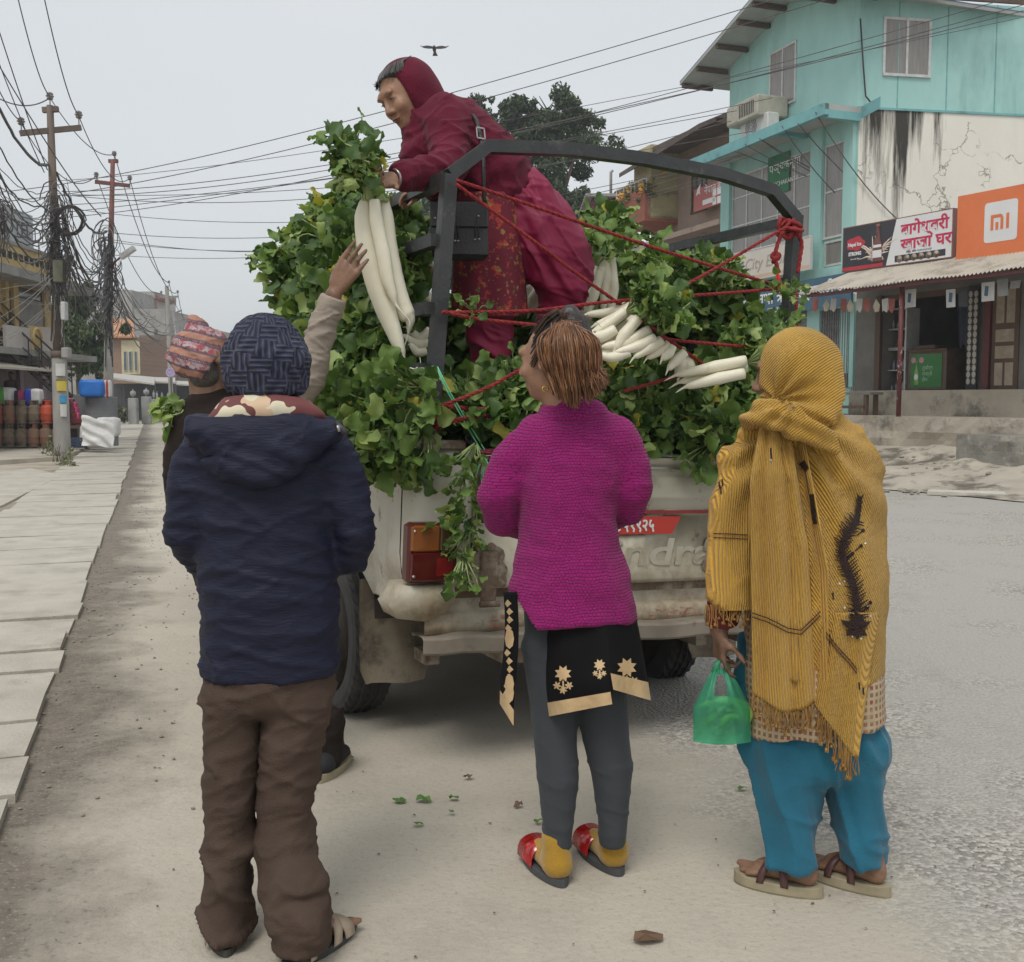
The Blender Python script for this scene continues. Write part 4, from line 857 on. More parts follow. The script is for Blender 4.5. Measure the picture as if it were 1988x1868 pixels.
sl_=thing('street_lamp','street lamp head on an arm fixed to the second pole','street lamp',at(218,512,36.8));mb=MB();mb.tube([at(214,520,36.8),at(226,506,36.6),at(238,496,36.5)],.035,7);mb.build('arm',m_redst,sl_)
mb=MB();A=at(233,500,36.5);B=at(259,481,36.3);d=(B-A);u=Vector((-d.z,0,d.x)).normalized()*.09;mb.prism([A-u*.6,B-u*.7,B+u*.9,A+u*1.2],(0,.25,0));mb.build('lamp_head',m_alu,sl_)
P3=Vector((at(333,775,66).x,66,0));p3=pole('utility_pole','third pale utility pole above the embroidered cap',P3,[(0,.15,0),(at(0,555,66).z,.12,-.12)],None,m_polec);mb=MB();mb.bar(at(313,577,66),at(346,576,66),.1,.12);mb.build('crossarm',m_polec,p3)
for q in(at(313,570,66),at(345,569,66),at(328,550,66)):insulator(p3,q)
P4=Vector((at(360,775,95).x,95,0));p4=pole('utility_pole','farthest dark utility pole, leaning beyond the third one',P4,[(0,.15,0),(at(0,604,95).z,.12,-.9)],None,m_ins);mb=MB();mb.bar(at(343,606,95),at(353,603,95),.12,.12);mb.bar(at(342,624,95),at(361,620,95),.12,.12);mb.build('crossarm',m_ins,p4)
# ---- far buildings on the left
m_brick=M('brick_wall',(.3,.16,.1),sc=4,rough=.9);brick(m_brick,1,(.30,.17,.10),(.22,.12,.08),(.3,.25,.2));m_brick2=M('dark_brick_wall',(.2,.15,.12),sc=4,rough=.9);brick(m_brick2,1,(.20,.155,.12),(.15,.115,.09),(.22,.19,.16))
m_ply=M('pale_yellow_paint',(.60,.55,.36),(.5,.45,.3),sc=2);m_bwin=M('blue_window_glass',(.10,.14,.2),(.07,.1,.15),sc=3,rough=.3);m_orr=M('orange_tin',(.52,.26,.13),(.42,.2,.1),sc=3,rough=.7)
def blk(name,label,px,Y,mat,dep=8,wn=(),wmat=None,roof=None,base=True,tag_='building'):
 A=at(px[0],px[1],Y);B=at(px[2],px[3],Y);t=thing(name,label,tag_,Vector(((A.x+B.x)/2,Y,0)));mb=MB();mb.box(W0,A.x,B.x,Y,Y+dep,0 if base else B.z,A.z);mb.build('wall',mat,t)
 for w_ in wn:
  a=at(w_[0],w_[1],Y);b=at(w_[2],w_[3],Y);mb=MB();mb.box(W0,a.x,b.x,Y-.06,Y-.002,b.z,a.z);o=mb.build('window',w_[4]if len(w_)>4 else m_alu,t)
  mb=MB();g_=min(.1,(b.x-a.x)*.15);mb.box(W0,a.x+g_,b.x-g_,Y-.075,Y-.06,b.z+g_,a.z-g_);mb.build('pane',wmat or m_glass,o)
 return t
bb=blk('brick_house','brick house with pale yellow window bays and orange tin roof beyond the second pole',(190,655,272,740),75,m_brick,wmat=m_bwin,wn=[(241,682,249,720,m_ply),(251,682,259,720,m_ply),(262,682,269,720,m_ply)])
A=at(236,661,75);B=at(241,727,75);mb=MB();mb.box(W0,A.x,at(271,661,75).x,74.9,74.998,B.z,A.z);mb.build('window_bay',m_ply,bb)
for w_ in[o for o in bb.children if o.name.startswith('window')and 'bay' not in o.name]:w_.location.y-=.12
mb=MB();mb.prism([at(195,656,74.5),at(262,656,74.5),at(258,622,80),at(196,622,80)],(0,0,.12));mb.build('roof',m_orr,bb)
blk('brick_house','dark brown brick house beyond the purple round sign',(270,651,345,740),85,m_brick2)
blk('concrete_building','unfinished grey concrete block with a brown wall below, behind the cable tangle',(261,600,322,660),100,m_greyc,wn=[(300,640,306,650,m_dk)])
cb=blk('concrete_building','large plain grey concrete building behind the weeping tree',(110,563,258,660),110,m_greyc)
tb_=blk('white_building','white flat roofed top storey with red pillar above the grey concrete block',(259,579,297,605),118,M('offwhite_wall',(.5,.47,.42),(.42,.4,.36),sc=2),wn=[(263,590,271,600,m_dk)])
mb=MB();A=at(258,567,117);B=at(303,580,117);mb.box(W0,A.x,B.x,116.5,124,B.z,A.z);mb.build('roof_slab',m_greyc,tb_);mb=MB();A=at(290,569,117);mb.prism([A,at(312,576,117),at(308,581,117),at(290,580,117)],(0,5,0));mb.build('red_awning',M('faded_red',(.35,.12,.09),(.28,.1,.08),sc=3),tb_);mb=MB();A=at(295,580,117);B=at(301,600,117);mb.box(W0,A.x,B.x,117,117.5,0,A.z);mb.build('red_pillar',M('faded_red2',(.35,.12,.09),(.28,.1,.08),sc=3),tb_)
blk('white_house','small cream house far down the street behind the third pole',(318,620,345,660),125,m_ply)
blk('grey_house','tiny distant grey house beyond the farthest pole',(345,640,420,740),150,m_greyc)
# long low canopies by the road
cp=thing('market_canopy','long low market shed with pale tin roof beyond the fence pillars','shed',at(280,775,66));mb=MB();mb.prism([at(214,735,63),at(300,748,63),at(300,735,72),at(216,727,72)],(0,0,.1));mb.prism([at(250,740,68),at(340,745,68),at(340,736,74),at(250,734,74)],(0,0,.1));mb.prism([at(340,748,69),at(420,752,69),at(420,744,76),at(340,742,76)],(0,0,.1));mb.build('roof',M('pale_tin',(.5,.48,.44),(.4,.38,.35),sc=3),cp)
mb=MB();A=at(215,745,70);B=at(420,745,70);mb.box(W0,A.x,B.x,70,71,0,A.z);mb.build('back_wall',M('shed_dark',(.07,.075,.08),(.05,.055,.06),sc=3),cp);mb=MB()
for px in(216,240,300,340,380):q=at(px,745,63.5);mb.bar(Vector((q.x,63.5,0)),q,.1)
mb.build('post',mst,cp)
pl_lab=['leftmost grey fence pillar with a lantern finial by the far roadside','second fence pillar with a lantern finial, widest of the row','third slim grey fence pillar in the far roadside row','fourth slim grey fence pillar in the far roadside row','fifth slim grey fence pillar in the far roadside row','last fence pillar beside the hanging radish leaves']
m_pil=M('pillar_plaster',(.33,.33,.32),(.27,.27,.26),sc=3,rough=.9)
for i,(x0,x1,yt,yb,Y)in enumerate(((249,264,773,823,58),(275,290,770,822,59),(294,300,775,820,61),(301,306,776,819,63),(310,316,777,818,65),(322,328,777,817,67))):
 A=at(x0,yb,Y);B=at(x1,yt,Y);t=thing('fence_pillar',pl_lab[i],'pillar',Vector((A.x,Y,0)),'fence pillars along the far roadside');mb=MB();mb.box(W0,A.x,B.x,Y,Y+.4,-.1,B.z,bev=.03);mb.build('pier',m_pil,t)
 cx=(A.x+B.x)/2;s_=(B.x-A.x)*.9;mb=MB();mb.lathe((cx,Y+.2,B.z),[(.05*s_/.4,0),(.05,.1),(.14*s_/.4,.14),(.16*s_/.4,.34),(.02,.42),(.02,.5)],8);mb.build('lantern',m_pil,t)
hd=thing('roadside_hedge','low scrubby hedge behind a rail left of the fence pillars','hedge',at(235,800,58));mb=MB();foliage(mb,[(at(225+i*6,805,58.5),.55)for i in range(5)],1800,.12,mats=2);mb.build('foliage',[lm_m,lm_w],hd);mb=MB();mb.bar(at(218,789,57.5),at(247,788,57.8),.06);mb.bar(at(247,788,57.8),at(247,820,57.8),.06);mb.build('rail',mst,hd)
mb=MB();c=at(331,723,55);n=20;rr=9.5*55/2050;mb.prism([c+Vector((rr*math.cos(k*2*math.pi/n),0,rr*math.sin(k*2*math.pi/n)))for k in range(n)],(0,.08,0));t=thing('round_sign','small purple round sign on a post beside the embroidered cap','sign',Vector((c.x,55,0)));mb.build('disc',M('lilac',(.45,.36,.62),(.4,.32,.55),sc=3),t);mb=MB();mb.tube([c+Vector((rr*.78*math.cos(k*2*math.pi/n),-.01,rr*.78*math.sin(k*2*math.pi/n)))for k in range(n+1)],.012,5);mb.build('ring',m_swhite,t);mb=MB();mb.tube([Vector((c.x,55.04,0)),c-Vector((0,-.04,rr))],.03,6);mb.build('post',mst,t)
text('सेवा',Fr(c,(1,0)),-.14,-.05,.12,m_swhite,-.02,parent=t)
# ---- brick and plaster building beyond the turquoise one
BC=at(1422,775,34);BC.z=0;BF=Fr(BC,(.341,-.940))
m_pinkw=M('pinkish_plaster',(.36,.27,.22),(.29,.22,.18),sc=1.5,rough=.9,c3=(.16,.13,.11),sc3=1.2,t3=(.55,.7));m_yw=M('dull_yellow_wall',(.48,.42,.24),(.38,.33,.19),sc=1.5,rough=.9,c3=(.2,.17,.12),sc3=1.5,t3=(.55,.7));m_rb=M('red_band',(.33,.115,.075),(.26,.09,.06),sc=2,rough=.85)
m_brk=M('balcony_brick',(.25,.12,.08),rough=.9);brick(m_brk,1,(.26,.125,.085),(.19,.09,.06),(.3,.25,.2),rot=(R(90),0,R(-9)))
s1=BF.hit(1316,400)[0]
def findw(s,px,z):
 lo,hi=0,8
 for _ in range(40):
  m_=(lo+hi)/2
  if proj(BF.p(s,-m_,z))[0]>px:lo=m_
  else:hi=m_
 return lo
zb1=BF.hit(1316,370)[1];zb0=BF.hit(1316,432)[1];wB=findw(s1,1252,zb1)
lo,hi=0,20
for _ in range(40):
 m_=(lo+hi)/2
 if proj(BF.p(s1-m_,-wB,zb1))[0]>1194:lo=m_
 else:hi=m_
lB=lo;zTopB=BF.hit(1380,262)[1]
bld=thing('plaster_building','pinkish old building with brick balcony, brown roof and red sign beyond the turquoise one','building',BC)
mb=MB();mb.box(BF,s1,.6,0,7,0,zTopB);mb.box(BF,s1-lB,s1,.2,7,0,zb0+.05);mb.build('wall',m_pinkw,bld)
mb=MB();mb.box(BF,s1-lB*.55,s1-.01,-wB*.82,6,zb0+.1,zTopB+.1);mb.build('yellow_storey',m_yw,bld)
mb=MB();t_=.12
mb.box(BF,s1-lB,s1-.01,-wB,.2,zb0,zb0+.18,1);mb.box(BF,s1-lB,s1-.01,-wB,-wB+t_,zb0+.18,zb1,1);mb.box(BF,s1-.01-t_,s1-.01,-wB+t_,.0,zb0+.18,zb1,0);mb.build('balcony',[m_brk,m_rb],bld)
mb=MB()
for k in range(9):q=BF.p(s1-lB*k/8,-wB+.06,zb1);mb.bar(q,q+Vector((0,0,.35)),.04)
mb.bar(BF.p(s1,-wB+.06,zb1+.35),BF.p(s1-lB,-wB+.06,zb1+.35),.04);mb.build('railing',m_alu,bld)
mb=MB();zr=BF.hit(1380,256)[1];mb.prism([BF.p(s1-lB*.6,-wB-.3,zr-.9),BF.p(.4,-wB-.3,zr-.5),BF.p(.4,2,zr+1.1),BF.p(s1-lB*.3,2,zr+1.2)],(0,0,.15));mb.box(BF,s1-.2,.4,-1.0,.1,zr-.25,zr-.1)
mb.build('roof',M('brown_roof',(.13,.10,.085),(.09,.07,.06),sc=3,rough=.9,bump=.6,bs=6),bld)
window(BF,(1343,335,1373,412),bld,panes=3,rows=(.3,.6),mats=(m_wood,m_glass),fw=.08);window(BF,(1340,470,1372,540),bld,panes=2,mats=(m_wood,m_glass),fw=.08)
mb=MB();zc2=BF.hit(1360,455)[1];mb.box(BF,s1-.3,.5,-.9,0,zc2-.12,zc2+.05);mb.build('ledge',m_pinkw,bld)
t,a0,z0,a1,z1=board(BF,(1347,358,1408,402),'shop_sign',M('faded_red_sign',(.46,.13,.11),(.4,.11,.1),sc=2,rough=.5),'faded red slanting sign with white emblem on the pinkish building',d=-.4)
text('नेपाल बैंक',BF,a0+.7,z0+.45,.35,m_swhite,-.41,parent=t);mb=MB();mb.box(BF,a0+.6,a1-.6,-.412,-.405,z0+.12,z0+.28)
for k in range(4):mb.box(BF,a1-.75+.28*(k%2),a1-.75+.28*(k%2)+.22,-.412,-.405,z1-.6+.28*(k//2)-.1,z1-.6+.28*(k//2)+.12)
mb.prism([BF.p(a0+.15+x,-.41,z0+.5+z)for x,z in((0,0),(.1,.2),(.3,.35),(.25,.1),(.3,0),(.2,.05))],BF.y*.004);mb.build('emblem',m_swhite,t)
rw=thing('red_house','low dark red house wall left of the flowering balcony','building',Vector((at(1175,775,44).x,44,0)));mb=MB();A=at(1150,384,44);B=at(1215,440,44);mb.box(W0,A.x,B.x,44,50,0,A.z);mb.build('wall',M('dark_red_wall',(.16,.06,.045),(.12,.045,.035),sc=3,rough=.9),rw);mb=MB();mb.box(W0,A.x-.3,B.x,43.7,50,A.z,A.z+.12);mb.build('roof',m_greyc,rw)
zt_=at(1215,376,43).z;tk=thing('water_tank','black ribbed plastic water tank on the roof behind the orange flowers','water tank',Vector((at(1215,376,43).x,44.5,zt_-.3)));rr=17.5*43/2050;hh=30*43/2050;mb=MB();mb.lathe((at(1215,376,43).x,44.5,zt_-.25),[(rr*.97,0),(rr,.05),(rr,hh*.3),(rr*.96,hh*.33),(rr,hh*.36),(rr,hh*.62),(rr*.96,hh*.65),(rr,hh*.68),(rr,hh*.85),(rr*.8,hh*1.0),(rr*.35,hh*1.12),(rr*.35,hh*1.2),(rr*.3,hh*1.22)],20);mb.build('tank',M('tank_black',(.03,.032,.035),(.025,.025,.028),sc=3,rough=.5),tk)
mb=MB();mb.tube([at(1186,384,44.2),at(1186,335,44.2),at(1190,331,44.2)],.06,7);mb.build('vent_pipe',m_greyc,label='thin grey vent pipe standing left of the water tank',cat='pipe')
m_flo=M('orange_flower',(.75,.33,.03),(.7,.42,.05),sc=9)
for(cx,cy,r_,sY,sd,lab)in((1222,380,.42,lB*.6,0,'orange flowering plant on the brick balcony rail near the water tank'),(1290,340,.5,.8,1,'orange flowering climber at the corner of the yellow storey'),(1252,370,.35,.2,2,'small orange flowering plant at the corner of the brick balcony')):
 q=BF.p(s1-sY,-wB+.1,zb1+.1);q=at(cx,cy,q.y);t=thing('flowering_plant',lab,'plant',q,'orange flowering plants on the balcony');mb=MB();foliage(mb,[(q,r_),(q+Vector((.2,0,.2)),r_*.7)],500,.08,mats=1);mb.build('foliage',lm_l,t);mb=MB();foliage(mb,[(q,r_*1.1),(q+Vector((.2,0,.25)),r_*.8)],160,.11,mats=1);mb.build('flower',m_flo,t)
# far filler on the right behind the truck load
blk('distant_house','plain grey house low behind the mango tree',(1090,470,1330,700),58,m_greyc);blk('distant_house','long low brown house far beyond the pickup cage',(560,735,1100,760),140,m_brick2)
# ---- bird
bd=thing('bird','dark bird with spread wings gliding high above the woman','bird',at(843,92,50));q=at(843,92,50);k=50/2050;mb=MB()
pts=[(0,0),(-6,2.5),(-14,3.5),(-22,2),(-27,3.5),(-20,-.5),(-12,-1.5),(-4,-1.5)]
W_=[q+Vector((x*k,0,z*k))for x,z in pts];W2=[q+Vector((-x*k,.1,z*k+.02))for x,z in pts]
mbw=MB();mbw.prism(W_,(0,.14,.02));mbw.build('wing',m_dk,bd);mbw=MB();mbw.prism(W2[::-1],(0,.14,.02));mbw.build('wing',m_dk,bd)
mb.tube([q+Vector((0,-.15,.0)),q+Vector((0,0,-.02)),q+Vector((0,.25,-.1)),q+Vector((0,.35,-.16))],[.05,.1,.07,.04],8);mb.prism([q+Vector((-.04,.3,-.1)),q+Vector((.04,.3,-.1)),q+Vector((.12,.6,-.2)),q+Vector((-.12,.6,-.2))],(0,0,.02));mb.build('body',M('bird_brown',(.10,.06,.04),(.06,.04,.03),sc=9),bd)
# ---- cables
ORD=['first','second','third','fourth','fifth','sixth','seventh','eighth','ninth','tenth','eleventh','twelfth','thirteenth','fourteenth','fifteenth']
PCL=['from the top of the nearest pole up out of the picture','from the right insulator of the nearest pole upward','from the left insulator of the nearest pole upward','leaving the nearest pole top to the left edge','between the tops of the first and second poles','between the right arms of the first and second poles','between the left arms of the first and second poles','between the tops of the second and third poles','between the right arms of the second and third poles','between the left arms of the second and third poles','between the tops of the two farthest poles','between the arms of the two farthest poles','running steeply from the upper left to the nearest pole','running beside the steep one to the nearest pole','running from the left edge to the second pole']
m_wire=M('black_cable',(.035,.032,.032),(.05,.045,.045),sc=3,rough=.6);m_wire2=M('grey_cable',(.12,.11,.11),(.08,.075,.075),sc=3,rough=.6);m_wire3=M('pale_cable',(.32,.30,.26),(.2,.19,.17),sc=3,rough=.6)
def cable(a,b,s,w_,grp,lab,mat=None,n=16,wob=0):
 mb=MB();pts=sag(at(*a),at(*b),s,n,wob);y_=(a[2]+b[2])/2
 mb.tube(pts,[w_*.5*max(4,p.y)/2050 for p in pts],5,cap=False);return mb.build('overhead_cable',mat or m_wire,label=lab,cat='cable',group=grp)
for i,c_ in enumerate((((-60,378,45),(1700,-60,13),.5,1.7),((-60,396,45),(1900,-90,13),.6,1.7),((-40,430,45),(2050,-30,15),.8,1.5),((120,372,40),(2050,5,15),.6,1.6),((120,380,40),(2050,-8,15),.7,1.6),((100,352,40),(2050,20,16),.4,1.2),((130,398,40),(1500,190,26),.4,1.4),((130,412,40),(1430,215,27),.2,1.4),((140,378,36),(1460,255,27),.5,1.3),((140,380,36),(1420,235,27),.9,1.4),((140,405,36),(1440,300,28),1.0,1.2),((215,452,37),(1450,300,28),.9,1.3),((215,465,37),(1420,310,28),1.2,1.2),((215,470,37),(1420,330,28),1.0,1.2),((215,495,37),(1400,345,28),.8,1.1))):
 cable(c_[0],c_[1],c_[2],c_[3],'cables crossing the whole street','%s cable from the top of those crossing the sky behind the woman'%ORD[i],m_wire2,28)
for i,(a,b,s_,w_)in enumerate((((97,186,Y1),(26,-40,12),.25,2.2),((153,222,Y1),(78,-40,12.5),.3,2.2),((41,236,Y1),(-60,40,12),.2,2.2),((97,190,Y1),(-60,150,18),.3,2.4),((97,190,Y1),(222,300,37),.4,1.8),((153,226,Y1),(252,346,37),.6,1.8),((41,240,Y1),(187,341,37),.7,1.8),((222,300,37),(328,549,66),1.0,1.6),((252,347,37),(345,568,66),1.2,1.5),((187,341,37),(313,569,66),1.2,1.5),((328,549,66),(353,603,95),.6,1.2),((345,568,66),(361,620,95),.6,1.2),((-40,-60,14),(92,330,Y1),.1,2.2),((-40,20,15),(86,335,Y1),.1,2),((-30,80,14),(196,420,36),.2,2.4))):
 cable(a,b,s_,w_,'cables strung from pole to pole','thin power cable '+PCL[i])
cable((-60,90,11),(92,320,Y1),.35,6,'thick twisted cables at the nearest pole','thick twisted black cable coming down to the nearest pole from the upper left',n=24,wob=.012)
cable((110,335,Y1),(207,450,37),.5,4.5,'thick twisted cables at the nearest pole','thick twisted black cable running from the nearest pole to the second pole',n=24,wob=.015)
random.seed(21)
for i in range(19):
 y0_=random.uniform(170,400);x1=random.uniform(94,112);y1_=random.uniform(360,500);cable((-70,y0_-40,random.uniform(11,17)),(x1,y1_,Y1-random.uniform(0,.25)),random.uniform(.3,1.1),random.uniform(1.4,3.6),'sagging cables at the nearest pole','one of the dark cables sagging from the left into the nearest pole',random.choice([m_wire,m_wire,m_wire2]),18,.015)
for i in range(22):
 y0_=random.uniform(370,520);y1_=random.uniform(470,600);cable((random.uniform(105,128),y0_,Y1),(random.uniform(203,215),y1_,36.8),random.uniform(.3,1.3),random.uniform(1.2,3),'cables between the two tangled poles','one of the dark cables sagging between the first and second poles',random.choice([m_wire,m_wire,m_wire2]),16,.02)
for i in range(16):
 cable((random.uniform(208,222),random.uniform(500,600),37),(random.uniform(270,340),random.uniform(600,690),random.uniform(50,64)),random.uniform(.3,1.2),random.uniform(1,2.4),'cables beyond the second pole','one of the cables fanning down the street from the second pole',random.choice([m_wire,m_wire2]),12,.02)
for i in range(8):cable((-40,random.uniform(520,700),22),(random.uniform(100,120),random.uniform(520,620),Y1),random.uniform(-.1,.3),1.2,'thin pale cables to the hotel','thin pale cable running from the nearest pole to the hotel',m_wire3,10)
# tangles: loops and hanging ends, uncountable
def tangle(cx,cys,Y,n,w_,seed,lab):
 random.seed(seed);mb=[MB(),MB(),MB()]
 for i in range(n):
  y=random.uniform(*cys);c=at(cx+random.gauss(0,5),y,Y-random.uniform(.1,.3));r_=random.uniform(.08,.5)*w_;k=12;a0=random.random()*6;sp=random.uniform(2,6.3);st=random.uniform(.5,2.6);pts=[]
  for j in range(k+1):
   a=a0+sp*j/k;pts.append(c+Vector((r_*math.cos(a),random.uniform(-.03,.03),r_*math.sin(a)*st-(j/k)*random.uniform(0,.05))))
  m_=random.choices([0,1,2],[5,3,1.3])[0];mb[m_].tube(pts,random.uniform(.005,.014)*Y/24,4,cap=False)
 for i in range(n):
  y=random.uniform(*cys);a=at(cx+random.gauss(0,4),y,Y-.2);l_=random.uniform(.4,2.2)*w_;mb[random.choices([0,1,2],[5,3,2])[0]].tube(sag(a,a+Vector((random.gauss(0,.12),0,-l_)),.0,6,.025),random.uniform(.008,.018)*Y/24,4,cap=False)
 for q,mm in zip(mb,(m_wire,m_wire2,m_wire3)):
  if q.v:q.build('cable_tangle',mm,kind='stuff',label=lab)
tangle(110,(380,545),Y1,46,.8,3,'dense tangle of loops and cut ends of cable around the nearest pole');tangle(118,(480,600),Y1,18,.7,4,'hanging loops of cable low on the nearest pole');tangle(209,(450,625),37,60,1.0,5,'dense tangle of loops of cable around the second pole');tangle(6,(400,450),17,7,.4,6,'tangle of cables at the left edge')
mb=MB();c=at(134,428,Y1-.4)
for k in range(9):rr=.30+random.uniform(-.03,.03);mb.tube([c+Vector((rr*math.cos(j*.42)+random.uniform(-.01,.01)+k*.006,random.uniform(-.04,.04),rr*math.sin(j*.42)))for j in range(16)],.014,5)
mb.build('cable_coil',m_wire,label='neat coil of spare black cable hung on the nearest pole',cat='cable coil')
mb=MB();pts=[TL.p(-2.5,-1.2,zc+.2),TL.p(-1.5,-1.1,zc-.3),TL.p(-.2,-.4,zc-1.6),TR.p(1.5,-.3,zc-2.9),TR.p(3.4,-.2,zc-3.6)]
for k in range(7):
 a=TL.p(-random.uniform(0,4),-1.05,zc-random.uniform(0,.3));b=TR.p(random.uniform(1,5),-.15,random.uniform(4.6,6.2));mb=MB();mb.tube(sag(a,b,random.uniform(.1,.7),14),.014,4);mb.build('wall_cable',m_wire2,label='thin cable looping across the stained white wall',cat='cable',group='cables on the stained wall')
mb=MB();mb.tube([TR.p(-.05,-.1,9.9),TR.p(.02,-.15,8.9),TR.p(.1,-.15,8.2),TR.p(.35,-.2,7.9)],.02,5);mb.build('hanging_cable',m_wire,label='short black cable hanging down the turquoise corner',cat='cable')
# ---- hair-thin litter and fallen leaves on the road
random.seed(3);m_fl=leafm('fallen_leaf_green',(.10,.22,.04),(.07,.16,.03));m_fd=leafm('fallen_leaf_brown',(.16,.09,.05),(.1,.07,.05))
def litter(px,py,s,mat,lab):
 p=gnd(px,py,.006);mb=MB();n=9;a0=random.random()*6;c=[p+Vector((math.cos(a0+k*.7)*s*random.uniform(.5,1.1),math.sin(a0+k*.7)*s*random.uniform(.4,.9),random.uniform(0,.018)))for k in range(n)]
 mb.add([p+Vector((0,0,.012))]+c,[(0,1+k,1+(k+1)%n)for k in range(n)]);mb.build('fallen_leaf',mat,label=lab,cat='leaf',group='fallen leaves on the road')
for i,(px,py,s,m_)in enumerate(((776,1556,.025,0),(824,1554,.03,0),(880,1552,.022,0),(876,1580,.016,0),(810,1602,.022,0),(676,1474,.03,0),(642,1461,.022,1),(662,1447,.018,1),(1008,1565,.022,1),(1440,1533,.022,0),(908,1511,.02,1),(1045,1598,.02,0))):litter(px,py,s,[m_fl,m_fd][m_],['small green leaf scrap dropped on the road behind the pickup','small dark dry leaf scrap on the road behind the pickup'][m_])
litter(1253,1822,.05,m_fd,'reddish crumpled wrapper on the concrete at the bottom of the picture');mb=MB()
for i in range(240):
 if i<90:p=PF.p(random.uniform(-1.3,.9),random.uniform(2,25),.06)
 else:p=gnd(random.uniform(100,1988),random.uniform(1000,1860),.004)
 s_=random.uniform(.002,.006);mb.add([p+Vector((math.cos(k*1.3+i)*s_*random.uniform(.6,1.5),math.sin(k*1.3+i)*s_,random.uniform(0,.004)))for k in range(4)],[(0,1,2,3)])
mb.build('road_litter',m_fd,kind='stuff',label='tiny dark specks of litter scattered on the road')
HAZE=.0014
# ---- the air: thin haze round the whole scene
hm=bpy.data.materials.new('haze_air');hm.use_nodes=True;N=hm.node_tree.nodes;N.clear();pv=N.new('ShaderNodeVolumePrincipled');pv.inputs['Color'].default_value=(.86,.9,.94,1);pv.inputs['Density'].default_value=HAZE;pv.inputs['Anisotropy'].default_value=.3;mo_=N.new('ShaderNodeOutputMaterial');hm.node_tree.links.new(pv.outputs[0],mo_.inputs['Volume'])
mb=MB();mb.box(W0,-450,450,-80,650,-1.5,22);tag(mb.build('haze',hm),kind='stuff',label='thin pale haze over the street')
# ================================================ PICKUP
th_=R(26.5);x_=Vector((math.cos(th_),math.sin(th_),-.045));TFo=Vector((-.070*3.85,3.85,0))
TF=Fr(TFo,x_,(.045*math.cos(th_),.045*math.sin(th_),1))
TF.x=TF.x.normalized();TF.z=(TF.z-TF.x*TF.z.dot(TF.x)).normalized();TF.y=TF.z.cross(TF.x)
def tz(px,py,d=0):return TF.hit(px,py,d)[1]
def ta(px,py,d=0):return TF.hit(px,py,d)[0]
AL,AR=-.13,1.74;ZT=1.215;LB=2.35
m_tw=M('dirty_white_paint',(.60,.575,.49),(.53,.505,.42),sc=3,rough=.38,c3=(.36,.31,.22),sc3=2.6,t3=(.56,.74),bump=.05,bs=5)
def grime(m):
 f=noise_tex(m,16,(1,1,1),det=8);mix_over(m,math_node(m,'MULTIPLY',ramp(m,f,.60,.67),.75),(.20,.13,.075))
 N,L,b=nodes(m);tc=N.new('ShaderNodeTexCoord');s_=N.new('ShaderNodeSeparateXYZ');L.new(tc.outputs['Object'],s_.inputs[0])
 z=math_node(m,'ADD',math_node(m,'MULTIPLY',s_.outputs[2],-1.0),math_node(m,'MULTIPLY',noise_tex(m,5,det=9),1.1));mix_over(m,math_node(m,'MULTIPLY',ramp(m,z,-.32,.02),.8),ramp(m,noise_tex(m,22,det=6),.4,.6,(.22,.155,.09),(.38,.31,.205)))
 st2=ramp(m,noise_tex(m,9,(1,1,.12),det=6),.60,.74);mix_over(m,math_node(m,'MULTIPLY',st2,.35),(.30,.25,.17))
grime(m_tw)
m_tg=M('tailgate_paint',(.50,.475,.385),(.42,.395,.31),sc=3,rough=.5,c3=(.25,.20,.13),sc3=3,t3=(.54,.72));grime(m_tg)
m_rust=M('rusty_metal',(.12,.075,.05),(.20,.15,.11),sc=9,rough=.85,bump=.4,bs=40,c3=(.34,.30,.23),sc3=5);m_blk=M('black_cage_paint',(.028,.03,.032),(.045,.046,.047),sc=7,rough=.42,bump=.15,bs=50,c3=(.12,.115,.105),sc3=6,t3=(.58,.72))
m_rub_=M('tyre_rubber',(.035,.035,.036),(.055,.052,.048),sc=9,rough=.85);m_mud=M('muddy_rubber',(.25,.21,.15),(.16,.135,.10),sc=5,rough=.9,bump=.5,bs=20,c3=(.08,.07,.055),sc3=4)
m_dark=M('underbody_dark',(.03,.028,.026),(.055,.045,.035),sc=6,rough=.9,bump=.4);m_chr=M('worn_chrome',(.42,.41,.39),(.3,.29,.27),sc=9,rough=.3,metal=.7)
TK=thing('pickup_truck','dirty white pickup with a black pipe cage, loaded with radishes','pickup truck',TF.p(.8,1.2,0))
def gridmesh(rows,name,mat,parent,smooth=True,flip=False):
 nx=len(rows[0]);vs=[p for r_ in rows for p in r_];fs=[]
 for j in range(len(rows)-1):
  for i in range(nx-1):
   a=j*nx+i;f=(a,a+1,a+1+nx,a+nx);fs.append(f[::-1]if flip else f)
 mb=MB();mb.add(vs,fs,0,smooth);return mb.build(name,mat,parent)
def prof(z):
 o=0
 if z>1.15:o-=.02*((z-1.15)/.07)**2
 if 1.065<z<1.125:o+=.010*min(1,(z-1.065)/.008,(1.125-z)/.008)
 if z<.80:o-=.05*((.80-z)/.2)**1.3
 return o
zs=[.60,.63,.66,.70,.74,.78,.82,.87,.92,.97,1.02,1.055,1.066,1.075,1.095,1.115,1.124,1.14,1.17,1.195,ZT]
def cpath(side):
 s=1 if side<0 else-1;A=AL if side<0 else AR;r_=.15;pts=[(A+s*.28,0,0,-1)]
 for k in range(8):
  a=R(90*k/7);pts.append((A+s*(r_-r_*math.sin(a)),r_-r_*math.cos(a),-s*math.sin(a),-math.cos(a)))
 return pts
